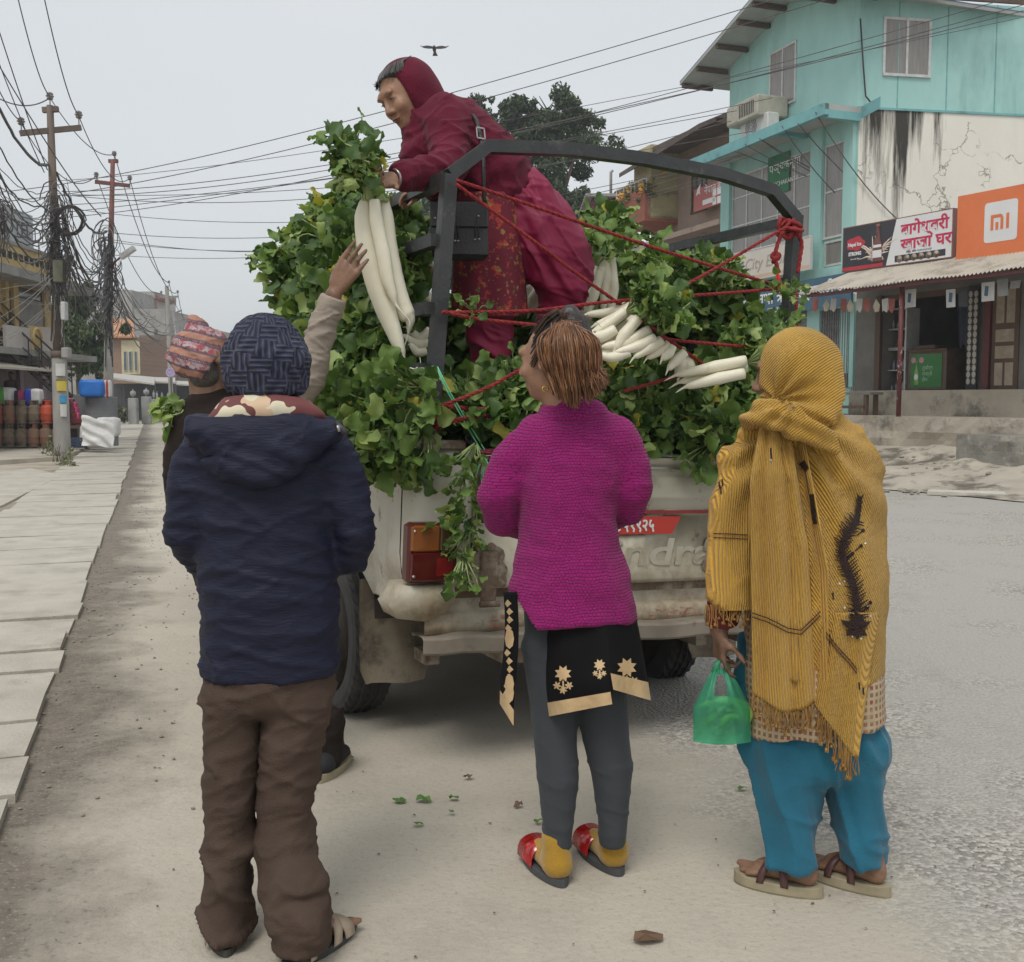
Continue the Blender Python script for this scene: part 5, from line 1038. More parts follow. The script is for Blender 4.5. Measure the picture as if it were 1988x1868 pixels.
for side in(-1,1):
 s=1 if side<0 else-1;cp_=cpath(side);rows=[]
 for z in zs:
  o=prof(z);row=[TF.p(a+na*o,d+nd*o+(.0 if z>.73 else(.73-z)*.25*(1 if i<3 else 0)),z+(.10*(.70-z)/.1*((i-3)/6)if z<.70 and i>3 else 0))for i,(a,d,na,nd)in enumerate(cp_)];rows.append(row)
 o_=gridmesh(rows,'corner_panel',m_tw,TK,flip=side>0)
 A=AL if side<0 else AR;ds=[.15,.156,.2,.3,.36,.42,.48,.54,.6,.68,.78,.9,1.02,1.14,1.24,1.33,1.40,1.46,1.52,1.6,1.8,2.0,2.2,LB]
 rows=[]
 for zi,z in enumerate(zs):
  row=[]
  for d in ds:
   lim=.58+max(0,(.5-abs(d-.97)))**.55*.42 if abs(d-.97)<.5 else .585+(.0 if d>1.4 else(d-.15)*.12)
   zz=lim+(z-.60)/.32*(.92-lim)if z<.92 else z;o=prof(zz)+(.035*max(0,1-(zz-lim)/.07)if zz-lim<.07 and .3<d<1.6 else 0);row.append(TF.p(A-s*o,d,zz))
  rows.append(row)
 gridmesh(rows,'side_panel',m_tw,TK,flip=side<0)
 mb=MB();mb.box(TF,A+s*.015,A+s*.09,.12,LB,ZT-.03,ZT,bev=.01);mb.box(TF,A+s*.08,A+s*.095,.12,LB,.70,ZT-.03);mb.build('bed_rail',m_tw,TK)
 mb=MB();mb.tube([TF.p(A-s*(prof(z)+.0005),.153,z)for z in(.66,.74,.82,.92,1.02,1.06,1.075,1.115,1.13,1.2)],.003,5);mb.build('panel_seam',m_dark,TK)
 if side<0:a0,a1,z0,z1=ta(793,1075,-.02),ta(882,1075,-.02),tz(838,1127,-.02),tz(838,1019,-.02)
 else:a0,a1=AR-(a1_-AL),AR-(a0_-AL)
 a0_,a1_=(a0,a1)if side<0 else(a0_,a1_)
 mb=MB();mb.box(TF,a0-.008,a1+.008,-.035,.03,z0-.008,z1+.008,bev=.012);tl=mb.build('tail_lamp',M('lamp_bezel',(.09,.02,.015),sc=5,rough=.35),TK)
 am=M('amber_lens',(.27,.085,.015),(.22,.07,.012),sc=20,rough=.12,spec=.8,bump=.2,bs=300,bstretch=(1,1,.02));rl=M('red_lens',(.10,.008,.009),(.075,.006,.008),sc=20,rough=.1,spec=.8);dl=M('dark_lens',(.10,.06,.03),sc=20,rough=.1)
 zm_=z0+(z1-z0)*.52;am_=a0+(a1-a0)*.62
 mb=MB();mb.box(TF,a0,am_,-.048,-.030,zm_+.002,z1,bev=.006);mb.build('amber_lens',am,tl);mb=MB();mb.box(TF,am_,a1,-.0475,-.030,zm_+.002,z1,bev=.006);mb.build('reverse_lens',dl,tl);mb=MB();mb.box(TF,a0,a1,-.048,-.030,z0,zm_,bev=.006);mb.build('red_lens',rl,tl)
 mb=MB();mb.box(TF,a0+(a1-a0)*.55,a0+(a1-a0)*.9,-.0505,-.047,z0+.02,zm_-.02);mb.build('reflector',M('bright_red_lens',(.20,.012,.014),sc=40,rough=.2),tl)
 mb=MB()
 for aa,zz in((a0+.012,z1-.02),(a0+.012,z0+.02),(a1-.012,z0+.02)):mb.lathe(TF.p(aa,-.048,zz),[(0,-.001),(.006,.0),(.006,.002),(0,.003)],8,fr=Fr((0,0,0),TF.x,-TF.y))
 mb.build('lamp_screw',m_chr,tl)
 q0,q1=(a0,a1)if side<0 else(a1,a0);u=-side*1.0;mb=MB()
 pr=[(q0-.01*u,z0-.018,-.028),(q1+.0*u,z0-.018,-.028),(q1-.0*u,z0-.05,-.045),(q1-.005*u,z0-.085,-.045),(q1-.03*u,z0-.125,-.02),(q1-.10*u,.585,-.015),(q0-.03*u,.60,-.01),(q0-.055*u,z0-.09,-.02),(q0-.03*u,z0-.06,-.035)]
 f_=[TF.p(a,d,z)for a,z,d in pr];bk=[TF.p(a,.14,z)for a,z,d in pr];n_=len(pr);c_=TF.p((q0+q1)/2,-.04,z0-.07)
 mb.add([c_]+f_+bk,[(0,1+k,1+(k+1)%n_)for k in range(n_)]+[(1+k,1+n_+k,1+n_+(k+1)%n_,1+(k+1)%n_)for k in range(n_)],0,True);mb.build('corner_box',m_tg,TK)
 mb=MB();pts=[]
 for k in range(22):
  d=.17+(1.47-.17)*k/21;lim=.58+max(0,(.5-abs(d-.97)))**.55*.42 if abs(d-.97)<.5 else .585+(d-.15)*.12
  pts.append(TF.p(A+s*.018,d,lim))
 mb.tube(pts,.007,6);mb.build('arch_lip',m_tw,TK)
# hole in the corner and fuel/antenna plug
mb=MB();mb.lathe(TF.p(ta(862,912),-.004,tz(862,912)),[(0,0),(.016,0),(.013,.003),(0,.003)],12,fr=Fr((0,0,0),TF.x,-TF.y));mb.build('plug',m_dark,TK)
# bed floor and headboard
mb=MB();mb.box(TF,AL+.06,AR-.06,.02,LB,.66,.70);mb.box(TF,AL+.05,AR-.05,LB-.03,LB,.70,ZT+.05);mb.build('bed',m_rust,TK)
for a in(AL+.55,AR-.55):mb=MB();mb.box(TF,a-.04,a+.04,.1,4.2,.48,.62);mb.build('chassis_rail',m_dark,TK)
# tailgate with creases
tL=ta(936,950,-.02);tL2=ta(908,1130,-.02);tR=AR-.16;zt1=ZT-.01;zt0=tz(1200,1137,-.02)+.005
rows=[];zz_=[zt0,zt0+.006,zt0+.02,zt0+.05,zt0+.30,.97,.975,.985,.99,1.035,1.042,1.05,1.09,1.125,1.13,1.14,1.175,1.18,zt1]
oo=[.02,.002,-.006,.0,.0,0,.004,.004,0,0,-.007,-.007,-.006,-.006,.004,.004,.004,-.01,-.012]
for z,o in zip(zz_,oo):
 t=(z-zt0)/(zt1-zt0);l_=tL2+(tL-tL2)*t;rows.append([TF.p(l_+(tR-l_)*i/30,-.02+o+.003*noise.noise(Vector((i*.3,z*8,0))),z)for i in range(31)])
tg=gridmesh(rows,'tailgate',m_tg,TK);mb=MB();mb.box(TF,tL,tR,-.03,.03,zt1+.001,zt1+.016,bev=.004);mb.box(TF,tL+.25,tR,-.034,-.024,zt1-.045,zt1-.036);mb.build('tailgate_trim',m_chr,tg)
mb=MB();mb.box(TF,tL-.03,tL+.03,-.015,.03,zt0,zt1);mb.build('tailgate_edge',m_rust,tg)
m_rst=M('red_stripe_paint',(.30,.02,.02),(.24,.02,.02),sc=8,rough=.5);m_rsk=M('red_sticker',(.52,.035,.02),(.46,.03,.02),sc=4,rough=.4)
zl=tz(1330,994,-.024);mb=MB();mb.box(TF,tL+.05,tR-.02,-.0275,-.022,zl-.006,zl+.007);mb.build('red_stripe',m_rst,tg)
s0=ta(1120,1018,-.027);s1_=ta(1321,1018,-.027);zb_,zt__=tz(1250,1037,-.027),tz(1250,1003,-.027);mb=MB();mb.prism([TF.p(s0,-.028,zb_),TF.p(s1_-.04,-.028,zb_),TF.p(s1_,-.028,zt__),TF.p(s0+.04,-.028,zt__)],TF.y*.004);stk=mb.build('sticker',m_rsk,tg)
text('ना. ५४५९९२५',TF,s0+.07,zb_+.014,.068,m_swhite,-.03,parent=stk,bold=.0015,shear=.12,sx=.82)
m_emb=m_tg;a_n=ta(1000,1080,-.025);hM=tz(1280,1045,-.02)-tz(1280,1097,-.02)
tm=text('Mahindra',TF,0,tz(1290,1097,-.02)+.002,hM*1.42,m_tg,-.0205,parent=tg,ext=.0035,shear=.12,sx=1.0,bold=.002)
wM=max((Vector(v.co)-TF.o).dot(TF.x)for v in tm.data.vertices);a_end=ta(1384,1080,-.025);sc_=(a_end-a_n)/wM
for v in tm.data.vertices:
 q=Vector(v.co)-TF.o;a=q.dot(TF.x);v.co=Vector(v.co)+TF.x*(a_n+a*sc_-a)
tm.name='embossed_lettering'
# worn patches, hinge plates
for px,py,r_ in((945,1090,.06),(962,1118,.045),(1385,1085,.05),(1380,1060,.03),(1396,1105,.045)):
 mb=MB();c=(ta(px,py,-.03),tz(px,py,-.03));ph=random.random()*9;mb.add([TF.p(c[0]+r_*(1+.22*math.sin(k*.5+ph)+.1*math.sin(k*1.25))*math.cos(k*.2094),-.0278-.0003*(px%7),c[1]+r_*(1+.22*math.sin(k*.5+ph)+.1*math.sin(k*1.25))*math.sin(k*.2094)*1.3)for k in range(30)],[tuple(range(30))]);mb.build('bare_rust_patch',m_rust,tg)
hx=ta(950,1080,-.03);hz_=tz(950,1100,-.03)
for ax in(hx,tR-.1):
 mb=MB();mb.box(TF,ax-.035,ax+.035,-.04,-.028,hz_-.09,hz_+.06,bev=.008);mb.box(TF,ax-.03,ax+.03,-.05,-.02,zt0-.06,zt0+.02,bev=.01);mb.tube([TF.p(ax-.04,-.05,zt0-.05),TF.p(ax+.04,-.05,zt0-.05)],.012,8);mb.build('tailgate_hinge',m_rust,TK)
# sill with faded red writing, bumper bar
zs0=tz(1300,1213,0);zs1=zt0-.015;m_sill=m_tg;rows=[]
zz2=[zs0,zs0+.015,zs0+.016,zs0+.05,zs0+.085,zs0+.095,zs0+.1,zs1-.02,zs1];o2=[.0,-.002,-.012,-.012,-.012,0,.012,.014,.02]
rows=[[TF.p(a0_+.08+(AR-.14-(a0_+.08))*i/24,.01+o+.003*noise.noise(Vector((i*.5,z*9,5))),z)for i in range(25)]for z,o in zip(zz2,o2)]
sl2=gridmesh(rows,'sill_panel',m_sill,TK)
mb=MB();random.seed(12)
for k in range(34):
 a=ta(random.choice([random.uniform(945,985),random.uniform(1255,1350)]),1190);z=zs0+random.uniform(.03,.075);w_=random.uniform(.01,.035);mb.box(TF,a,a+w_,-.0045,-.003,z,z+random.uniform(.003,.007))
mb.build('faded_red_writing',M('faded_red_paint',(.42,.12,.09),(.48,.34,.25),sc=30,rough=.8),sl2)
bz1=tz(1150,1218,-.06)+.005;bz0=tz(1150,1248,-.06);mb=MB();nB=26;rows=[]
def bpt(t):
 a=AL+.03+(AR-AL-.03)*t;k=max(0,.12-t)/.12;return a,.05*k*k,.012*math.sin(t*30)*(.3 if t>.2 else 1)-.035*k
sec=[(-.075,bz0),(-.085,bz0+.01),(-.085,bz1-.008),(-.07,bz1),(.03,bz1),(.03,bz1-.012)]
rows=[[TF.p(bpt(i/nB)[0],d+bpt(i/nB)[1],z+bpt(i/nB)[2]+(.02 if i==0 else 0))for i in range(nB+1)]for d,z in sec]
gridmesh(rows,'rear_bumper',M('bare_bumper_steel',(.25,.215,.17),(.17,.145,.115),sc=5,rough=.85,c3=(.12,.09,.065),sc3=6,t3=(.55,.66)),TK,smooth=False)
for a in(AL+.35,AR-.35):mb=MB();mb.box(TF,a,a+.09,-.05,.4,bz0-.06,bz0+.01);mb.build('bumper_bracket',m_rust,TK)
# wheels, mud flaps, axle
def wheel(a,d,side,vis=True):
 r_=.345;w_=.19;c=TF.p(a,d,r_-.005);ax=TF.x*side;fr=Fr(c,TF.y,ax);t=thing('x',None,None)
 bpy.data.objects.remove(t);mb=MB();n=72;prof_=[(-.5,.72),(-.5,.88),(-.46,.97),(-.36,1.0),(-.02,1.0),(.02,1.0),(.36,1.0),(.46,.97),(.5,.88),(.5,.72)];vs=[]
 for j in range(n):
  th=2*math.pi*j/n
  for i,(u,rr)in enumerate(prof_):
   g=1.0
   if 2<=i<=7:g=1-.028*((j+(i%2))%2)
   vs.append(c+fr.z*u*w_+(fr.x*math.cos(th)+fr.y*math.sin(th))*r_*rr*g)
 k=len(prof_);mb.add(vs,[(j*k+i,j*k+i+1,((j+1)%n)*k+i+1,((j+1)%n)*k+i)for j in range(n)for i in range(k-1)]);
 for u in(-.2,0.0,.2):mb.tube([c+fr.z*u*w_+(fr.x*math.cos(t_)+fr.y*math.sin(t_))*r_*1.0 for t_ in np.linspace(0,2*math.pi,60)],.006,4,cap=False)
 wh=mb.build('wheel',m_rub_,TK);mb=MB();f2=Fr(c,TF.y,ax);mb.lathe(c,[(.0,.03),(.05,.035),(.06,.01),(.12,.0),(.17,.03),(.185,.06),(.255,.085)],24,fr=f2);mb.lathe(c,[(.25,-.09),(.22,-.02),(.1,.0),(.0,.0)],24,fr=f2);mb.build('rim',m_dark,wh)
for side,a in((-1,AL+.09),(1,AR-.16)):
 wheel(a,.97,side);wheel(a,3.75,side)
 mb=MB();A0=a-.12 if side<0 else a-.12;rows=[]
 for j in range(9):
  z=.66-.42*j/8;rows.append([TF.p(A0+.02*(j==8)*(1 if i==0 else-1 if i==6 else 0)+.30*i/6,.52+.02*math.sin(i*1.3)-.06*(j/8)**2,z)for i in range(7)])
 mb2=MB();vs=[p for r_ in rows for p in r_];vs2=[p+TF.y*.012 for p in vs];nn=7
 mb2.add(vs,[(j*nn+i,(j+1)*nn+i,(j+1)*nn+i+1,j*nn+i+1)[::-1]for j in range(8)for i in range(6)],0,True);mb2.add(vs2,[(j*nn+i,(j+1)*nn+i,(j+1)*nn+i+1,j*nn+i+1)for j in range(8)for i in range(6)],0,True);mb2.build('mud_flap',m_mud,TK)
 mb=MB();mb.box(TF,a+.14*-side-.03,a+.14*-side+.03,.35,1.6,.33,.38);mb.build('leaf_spring',m_rust,TK)
 mb=MB();rows=[[TF.p(AL+.03 if side<0 else AR-.03,.97+.47*math.cos(t_),.5+.40*math.sin(t_))for t_ in np.linspace(0,math.pi,12)],[TF.p(AL+.36 if side<0 else AR-.36,.97+.47*math.cos(t_),.5+.40*math.sin(t_))for t_ in np.linspace(0,math.pi,12)]]
 gridmesh(rows,'wheel_housing',m_dark,TK)
mb=MB();mb.tube([TF.p(AL+.2,.97,.345),TF.p(AR-.2,.97,.345)],.045,10);mb.lathe(TF.p(.8,.80,.345),[(0,0),(.1,.02),(.15,.1),(.15,.2),(.1,.3),(0,.33)],14,fr=Fr((0,0,0),TF.x,TF.y));mb.build('rear_axle',m_dark,TK)
mb=MB();mb.box(TF,AL+.3,AR-.3,1.2,4.3,.34,.46);mb.box(TF,AL+.5,AL+.95,.2,.8,.36,.52,bev=.04);mb.build('underbody_shade_plate',m_dark,TK)  # plate and tank added to darken the space under the truck
mb=MB();mb.tube([TF.p(.35,-.02,.42),TF.p(.38,.5,.42),TF.p(.4,1.4,.5)],.028,8);mb.build('exhaust_pipe',m_rust,TK)
# cab in front
mb=MB();d0=LB+.08;cabs=[(d0,.55,1.84,.0),(d0+.05,.55,1.88,0),(d0+1.05,.55,1.86,0),(d0+1.5,.55,1.28,0),(d0+2.35,.6,1.12,0),(d0+2.42,.6,.9,0)]
rows=[]
for d,z0,z1,_ in cabs:
 row=[]
 for a,zf in((AL+.04,0),(AL+.02,.5),(AL+.06,.62),(AL+.16,.96),(AL+.24,1),(.8,1.015),(AR-.24,1),(AR-.16,.96),(AR-.06,.62),(AR-.02,.5),(AR-.04,0)):row.append(TF.p(a,d,z0+(z1-z0)*zf))
 rows.append(row)
vs=[p for r_ in rows for p in r_];nx=11;fs=[(j*nx+i,(j+1)*nx+i,(j+1)*nx+i+1,j*nx+i+1)for j in range(5)for i in range(10)]+[tuple(range(11))]+[tuple(range(5*nx+10,5*nx-1,-1))]
mb.add(vs,fs);cab=mb.build('cab',m_tw,TK);mb=MB();mb.box(TF,AL+.25,AR-.25,d0-.015,d0-.002,1.38,1.74);mb.build('rear_window',m_glass,cab)
for A,s in((AL,-1),(AR,1)):
 mb=MB();mb.prism([TF.p(A-s*.035,d0+.15,1.33),TF.p(A-s*.035,d0+1.15,1.33),TF.p(A-s*.115,d0+.95,1.73),TF.p(A-s*.115,d0+.15,1.73)],TF.x*s*.03);mb.build('side_window',m_glass,cab)
 mb=MB();mb.box(TF,A-s*.03,A+s*.003,d0+.08,d0+1.2,.62,1.29);dd_=mb.build('door',m_tw,cab);mb=MB();mb.box(TF,A+s*.003,A+s*.03,d0+.15,d0+.28,1.15,1.18);mb.build('handle',m_blk,dd_)
 mb=MB();mb.box(TF,A+s*.02,A+s*.18,d0+1.25,d0+1.3,1.3,1.5,bev=.01);mb.build('wing_mirror',m_blk,cab)
mb=MB();mb.quad(TF.p(AL+.2,d0+1.1,1.80),TF.p(AR-.2,d0+1.1,1.80),TF.p(AR-.14,d0+1.5,1.31),TF.p(AL+.14,d0+1.5,1.31));mb.build('windscreen',m_glass,cab)
# ---- black pipe cage
cage=bpy.data.objects.new('cage',None)
def TP(px,py,d):a,z=TF.hit(px,py,d);return TF.p(a,d,z)
BW=.05
def sqtube(pts,name='cage_bar',w_=BW,mat=None,up=(0,0,1),parent=None):
 mb=MB();mb.tube(pts,w_*.707,4,flat=up,smooth=False);return mb.build(name,mat or m_blk,parent or TK)
lp0=TP(834,862,.02);lp1=TP(872,340,.02)
sqtube([TP(833,880,.02),lp0,lp1],'cage_post')
sqtube([lp1+TF.z*.0,TP(946,285,.02),TP(1100,290,.02),TP(1250,309,.02),TP(1400,338,.02),TP(1498,370,.02),TP(1544,425,.02)],'cage_hoop',.047)
sqtube([TP(1544,418,.02),TP(1530,640,.02),TP(1520,900,.02)],'cage_post')
aT,zT_=TF.hit(868,345,.02);hL=[(868,345),(848,466),(836,598),(826,718)]
for px,py in hL:
 a,z=TF.hit(px,py,.03)
 sqtube([TF.p(a,.03,z),TF.p(a+.0,LB,z)],'side_rail',.045 if py<700 else .05)
for d_ in(.75,1.5,LB):
 a0,z0=TF.hit(834,862,.02);a1,z1=TF.hit(868,345,.02);sqtube([TF.p(a0,d_,ZT-.05),TF.p(a1,d_,z1)],'side_post',.045)
a1,z1=TF.hit(1540,430,.03);a2,z2=TF.hit(1535,548,.03);a3,z3=TF.hit(1528,655,.03)
for a,z in((a1,z1),(a2,z2),(a3,z3)):sqtube([TF.p(a,.03,z),TF.p(a,LB,z)],'side_rail',.042)
for d_ in(1.2,LB):sqtube([TF.p(a3,d_,ZT-.05),TF.p(a1,d_,z1)],'side_post',.045)
mb=MB();mb.box(TF,ta(815,860,0)-.02,ta(905,860,0),-.01,.05,ZT+.001,ZT+.035,bev=.006);mb.box(TF,ta(822,870,-.02),ta(845,870,-.02),-.025,-.008,tz(833,880,-.02),tz(833,835,-.02));mb.build('rail_bracket',m_rust,TK)
mb=MB();mb.box(TF,AR-.28,AR-.06,-.01,.05,ZT+.001,ZT+.035,bev=.006);mb.build('rail_bracket',m_rust,TK)
# ---- tailgate chain
mb=MB();A=TP(908,848,-.03);B=TP(975,905,-.05);n=11;pts=sag(A,B,.02,n)
def link_(mb,c,d,k,L_=.034,w_=.011,r_=.0032):
 d=d.normalized();s_=d.orthogonal().normalized();s_=Matrix.Rotation(R(90*k+20),3,d)@s_;mb.tube([c+d*(L_/2)*math.cos(j*.6283)+s_*w_*math.sin(j*.6283)for j in range(11)],r_,5,cap=False)
for k in range(n):link_(mb,(pts[k]+pts[k+1])/2,pts[k+1]-pts[k],k)
mb.build('tailgate_chain',m_dk,TK)
# ---- ropes
m_rope=M('red_rope',(.34,.03,.03),(.21,.016,.018),sc=30,rough=.85,bump=.4,bs=300)
def rope(pts,name,lab,r_=.0085,mat=None,turns=38,smooth_n=6,fuzz=True):
 P=[Vector(p)for p in pts];Q=[]
 for i in range(len(P)-1):
  p0=P[max(i-1,0)];p1,p2=P[i],P[i+1];p3=P[min(i+2,len(P)-1)]
  for k in range(smooth_n):
   t=k/smooth_n;Q.append(.5*((2*p1)+(p2-p0)*t+(2*p0-5*p1+4*p2-p3)*t*t+(3*p1-p0-3*p2+p3)*t*t*t))
 Q.append(P[-1]);L_=[0]
 for i in range(1,len(Q)):L_.append(L_[-1]+(Q[i]-Q[i-1]).length)
 n=max(8,int(L_[-1]/.009));out=[];j=0
 for k in range(n+1):
  s=L_[-1]*k/n
  while j<len(Q)-2 and L_[j+1]<s:j+=1
  t=(s-L_[j])/max(1e-9,L_[j+1]-L_[j]);out.append(Q[j].lerp(Q[j+1],t))
 mb=MB();u=None;strands=[[],[],[]]
 for k,p in enumerate(out):
  t=(out[min(k+1,n)]-out[max(k-1,0)]).normalized()
  if u is None:u=t.orthogonal().normalized()
  u=(u-t*u.dot(t)).normalized();v=t.cross(u);ang=k*.009*turns*2.2
  for s in range(3):a=ang+s*2.0944;strands[s].append(p+(u*math.cos(a)+v*math.sin(a))*r_*.52)
 for s in strands:mb.tube(s,r_*.56,5)
 return mb.build(name,mat or m_rope,label=lab,cat='rope',group='red ropes tied across the cage' if mat is None else None)
RP=[([(886,350),(1049,405),(1218,464),(1386,518),(1524,558)],'red rope from the top left post down to the right post at mid height'),
 ([(886,358),(1049,478),(1108,523),(1195,585),(1302,663),(1430,752)],'red rope running steeply from the top left post down to behind the mustard shawl'),
 ([(858,607),(950,606),(1049,602),(1195,585),(1400,570),(1524,560)],'red rope stretched almost level across the middle of the cage'),
 ([(1530,446),(1516,447),(1393,519),(1276,583),(1150,645),(1010,718),(938,757),(838,795)],'red rope rising from the lower left post to the knot at the top right post'),
 ([(860,605),(930,620),(1049,632),(1145,645),(1230,651),(1340,664),(1480,676)],'red rope sagging low behind the ponytail towards the mustard shawl'),
 ([(1210,760),(1300,735),(1445,697)],'short red rope over the lower radish roots at the right')]
for k,(pp,lab)in enumerate(RP):rope([TP(x,y,-.045-.013*k)for x,y in pp],'rope',lab,r_=.007 if k!=5 else .0065)
rope([TP(820,822,.07),TP(816,822,-.02),TP(830,826,-.045),TP(870,818,-.05),(TP(960,808,-.03)),TP(1100,800,.05)],'rope','thick lower red rope wound round the foot of the left cage post',.0105);rope([TP(846,784,.06),TP(850,786,-.02),TP(838,792,-.045),TP(870,790,-.04),TP(960,795,-.03),TP(1100,786,.05)],'rope','upper of the two red ropes wound round the foot of the left cage post',.009)
# knots
def knot(px,py,d,s,lab,loops=5,seed=1):
 random.seed(seed);c=TP(px,py,d);mb=MB()
 for k in range(loops):
  ax=Vector((random.gauss(0,1),random.gauss(0,1),random.gauss(0,1))).normalized();u=ax.orthogonal().normalized();v=ax.cross(u);o=Vector((random.gauss(0,.3),random.gauss(0,.3),random.gauss(0,.35)))*s;pts=[c+o+(u*math.cos(j*.52)+v*math.sin(j*.52))*s*random.uniform(.75,1.1)for j in range(13)];pts[-1]=pts[0];mb.tube(pts,.0085,6,cap=False)
 mb.build('rope_knot',m_rope,label=lab,cat='rope knot')
knot(1532,440,-.0,.037,'big tangled red rope knot at the top right corner of the cage',9,4);knot(848,822,-.045,.018,'small red rope knot at the foot of the left cage post',4,5)
rope([TP(1520,450,-.06),TP(1508,480,-.07),TP(1506,505,-.07),TP(1512,530,-.07)],'rope','hanging red rope end with a knot left of the right cage post',.009);knot(1508,498,-.07,.014,'little knot in the rope end hanging beside the right post',3,6)
rope([TP(1540,440,-.05),TP(1556,470,-.05),TP(1553,500,-.05),TP(1548,530,-.05)],'rope','doubled red rope end hanging right of the right cage post',.009)
rope([TP(1545,560,-.02),TP(1546,600,-.02),TP(1547,650,-.02)],'rope','thin straight red rope hanging down beside the right cage post',.007)
mb=MB();c=TP(1510,530,-.07)
for k in range(70):
 a=random.random()*6.28;r_=random.uniform(0,.02);mb.tube([c+Vector((random.uniform(-.004,.004),random.uniform(-.004,.004),.0)),c+Vector((math.cos(a)*r_*1.0,math.sin(a)*r_*.7,-.04)),c+Vector((math.cos(a)*r_*1.25,math.sin(a)*r_*.7,-.075+random.uniform(-.008,.008)))],.0016,3)
mb.build('rope_tassel',M('red_fibre',(.6,.03,.03),(.5,.02,.02),sc=9,rough=.8),label='frayed bright red tassel at the rope end by the right post',cat='tassel')
m_tw_=M('green_twine',(.12,.50,.25),(.2,.6,.35),sc=30,rough=.5);mb=MB();pts=[(846,712),(868,760),(905,825),(940,885),(930,905),(922,932)]
for o in(0,.006):mb.tube([TP(x,y,-.05)+TF.x*(o*(1+i*.6))for i,(x,y)in enumerate(pts)],.0032,5)
mb.tube([TP(846,712,-.05),TP(838,712,.0),TP(850,716,.06)],.003,5);mb.tube([TP(938,885,-.052),TP(948,900,-.055),TP(940,925,-.05)],.003,5);mb.build('green_twine',m_tw_,label='green plastic twine tied from the left post down to the tailgate',cat='twine')
mb=MB();mb2=MB();random.seed(9)
for k in range(26):
 y=random.uniform(874,888);(mb if k%3 else mb2).tube([TP(930+random.uniform(-4,6),y,-.05),TP(960,y+random.uniform(-4,4),-.055+random.uniform(-.01,.01)),TP(1040,872+random.uniform(0,14),-.03)],.0028,4)
mb.build('twine_bundle',M('maroon_twine',(.28,.03,.06),sc=9),label='bundle of maroon twine lashed along the top of the tailgate',cat='twine');mb2.build('twine_bundle',M('pink_white_twine',(.6,.42,.44),sc=9),label='pinkish white strands in the twine lashed to the tailgate',cat='twine')
# ================================================ RADISHES
def leaf2(name,a,b):
 m=M(name,a,b,sc=14,rough=.5,spec=.35);N,L,bs_=nodes(m);src=col_input(m)
 tr=N.new('ShaderNodeBsdfTranslucent');mx=N.new('ShaderNodeMixShader');mx.inputs[0].default_value=.22;g=N.new('ShaderNodeMixRGB');g.blend_type='MULTIPLY';g.inputs[0].default_value=1;g.inputs[2].default_value=(1.5,1.6,.7,1)
 L.new(src,g.inputs[1]);L.new(g.outputs[0],tr.inputs[0]);out=N['Material Output'];L.new(bs_.outputs[0],mx.inputs[1]);L.new(tr.outputs[0],mx.inputs[2]);L.new(mx.outputs[0],out.inputs[0]);return m
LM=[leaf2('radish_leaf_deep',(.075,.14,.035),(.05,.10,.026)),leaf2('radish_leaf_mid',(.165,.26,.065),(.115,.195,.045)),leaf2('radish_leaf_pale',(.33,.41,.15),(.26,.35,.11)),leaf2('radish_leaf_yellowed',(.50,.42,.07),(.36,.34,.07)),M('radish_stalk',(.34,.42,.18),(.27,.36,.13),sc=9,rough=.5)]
m_rad=M('radish_skin',(.80,.76,.62),(.74,.70,.54),sc=5,rough=.42,sub=.15,c3=(.55,.48,.33),sc3=9,t3=(.60,.78),bump=.12,bs=30,stretch=(1,1,.5))
def leaf(mb,base,d,up,L_,mi,wid=.5,curl=.5,seed=0):
 d=d.normalized();s_=d.cross(up)
 if s_.length<.05:s_=d.orthogonal()
 s_.normalize();n=s_.cross(d).normalized();nr=10;vs=[];p=Vector(base);ph=seed*1.7;T=d.copy()
 st_=[p.copy()];q=p+d*L_*.30+n*L_*.03;st_.append(q);mb.tube(st_,[.0035,.0022],4,mi=4)
 p=q.copy()
 for i in range(nr):
  t=i/(nr-1);w_=wid*L_*(.10+.55*math.sin(math.pi*min(1,t*1.02)**.85)+.09*math.sin(t*15+ph)*(1-t))*.60;w_=max(w_,.002)if i<nr-1 else .15*L_*wid
  for u in(-1,-.55,0,.55,1):
   lift=(abs(u)**1.5)*w_*.55*math.sin(ph+t*3+(2 if u>0 else 0))+.055*L_*math.sin(t*11+u*3+ph)*abs(u)-(0 if u else .006)
   vs.append(p+s_*u*w_*(1+.07*math.sin(t*23+ph+u*5))+n*lift+T*(-.12*L_*abs(u)**2*(.3 if i<nr-1 else 1)))
  T=(T-n*curl*.16*(1+.3*math.sin(ph))).normalized();n=s_.cross(T).normalized();p=p+T*L_*.7/(nr-1)
 mb.add(vs,[(i*5+j,i*5+j+1,i*5+5+j+1,i*5+5+j)for i in range(nr-1)for j in range(4)],mi,True)
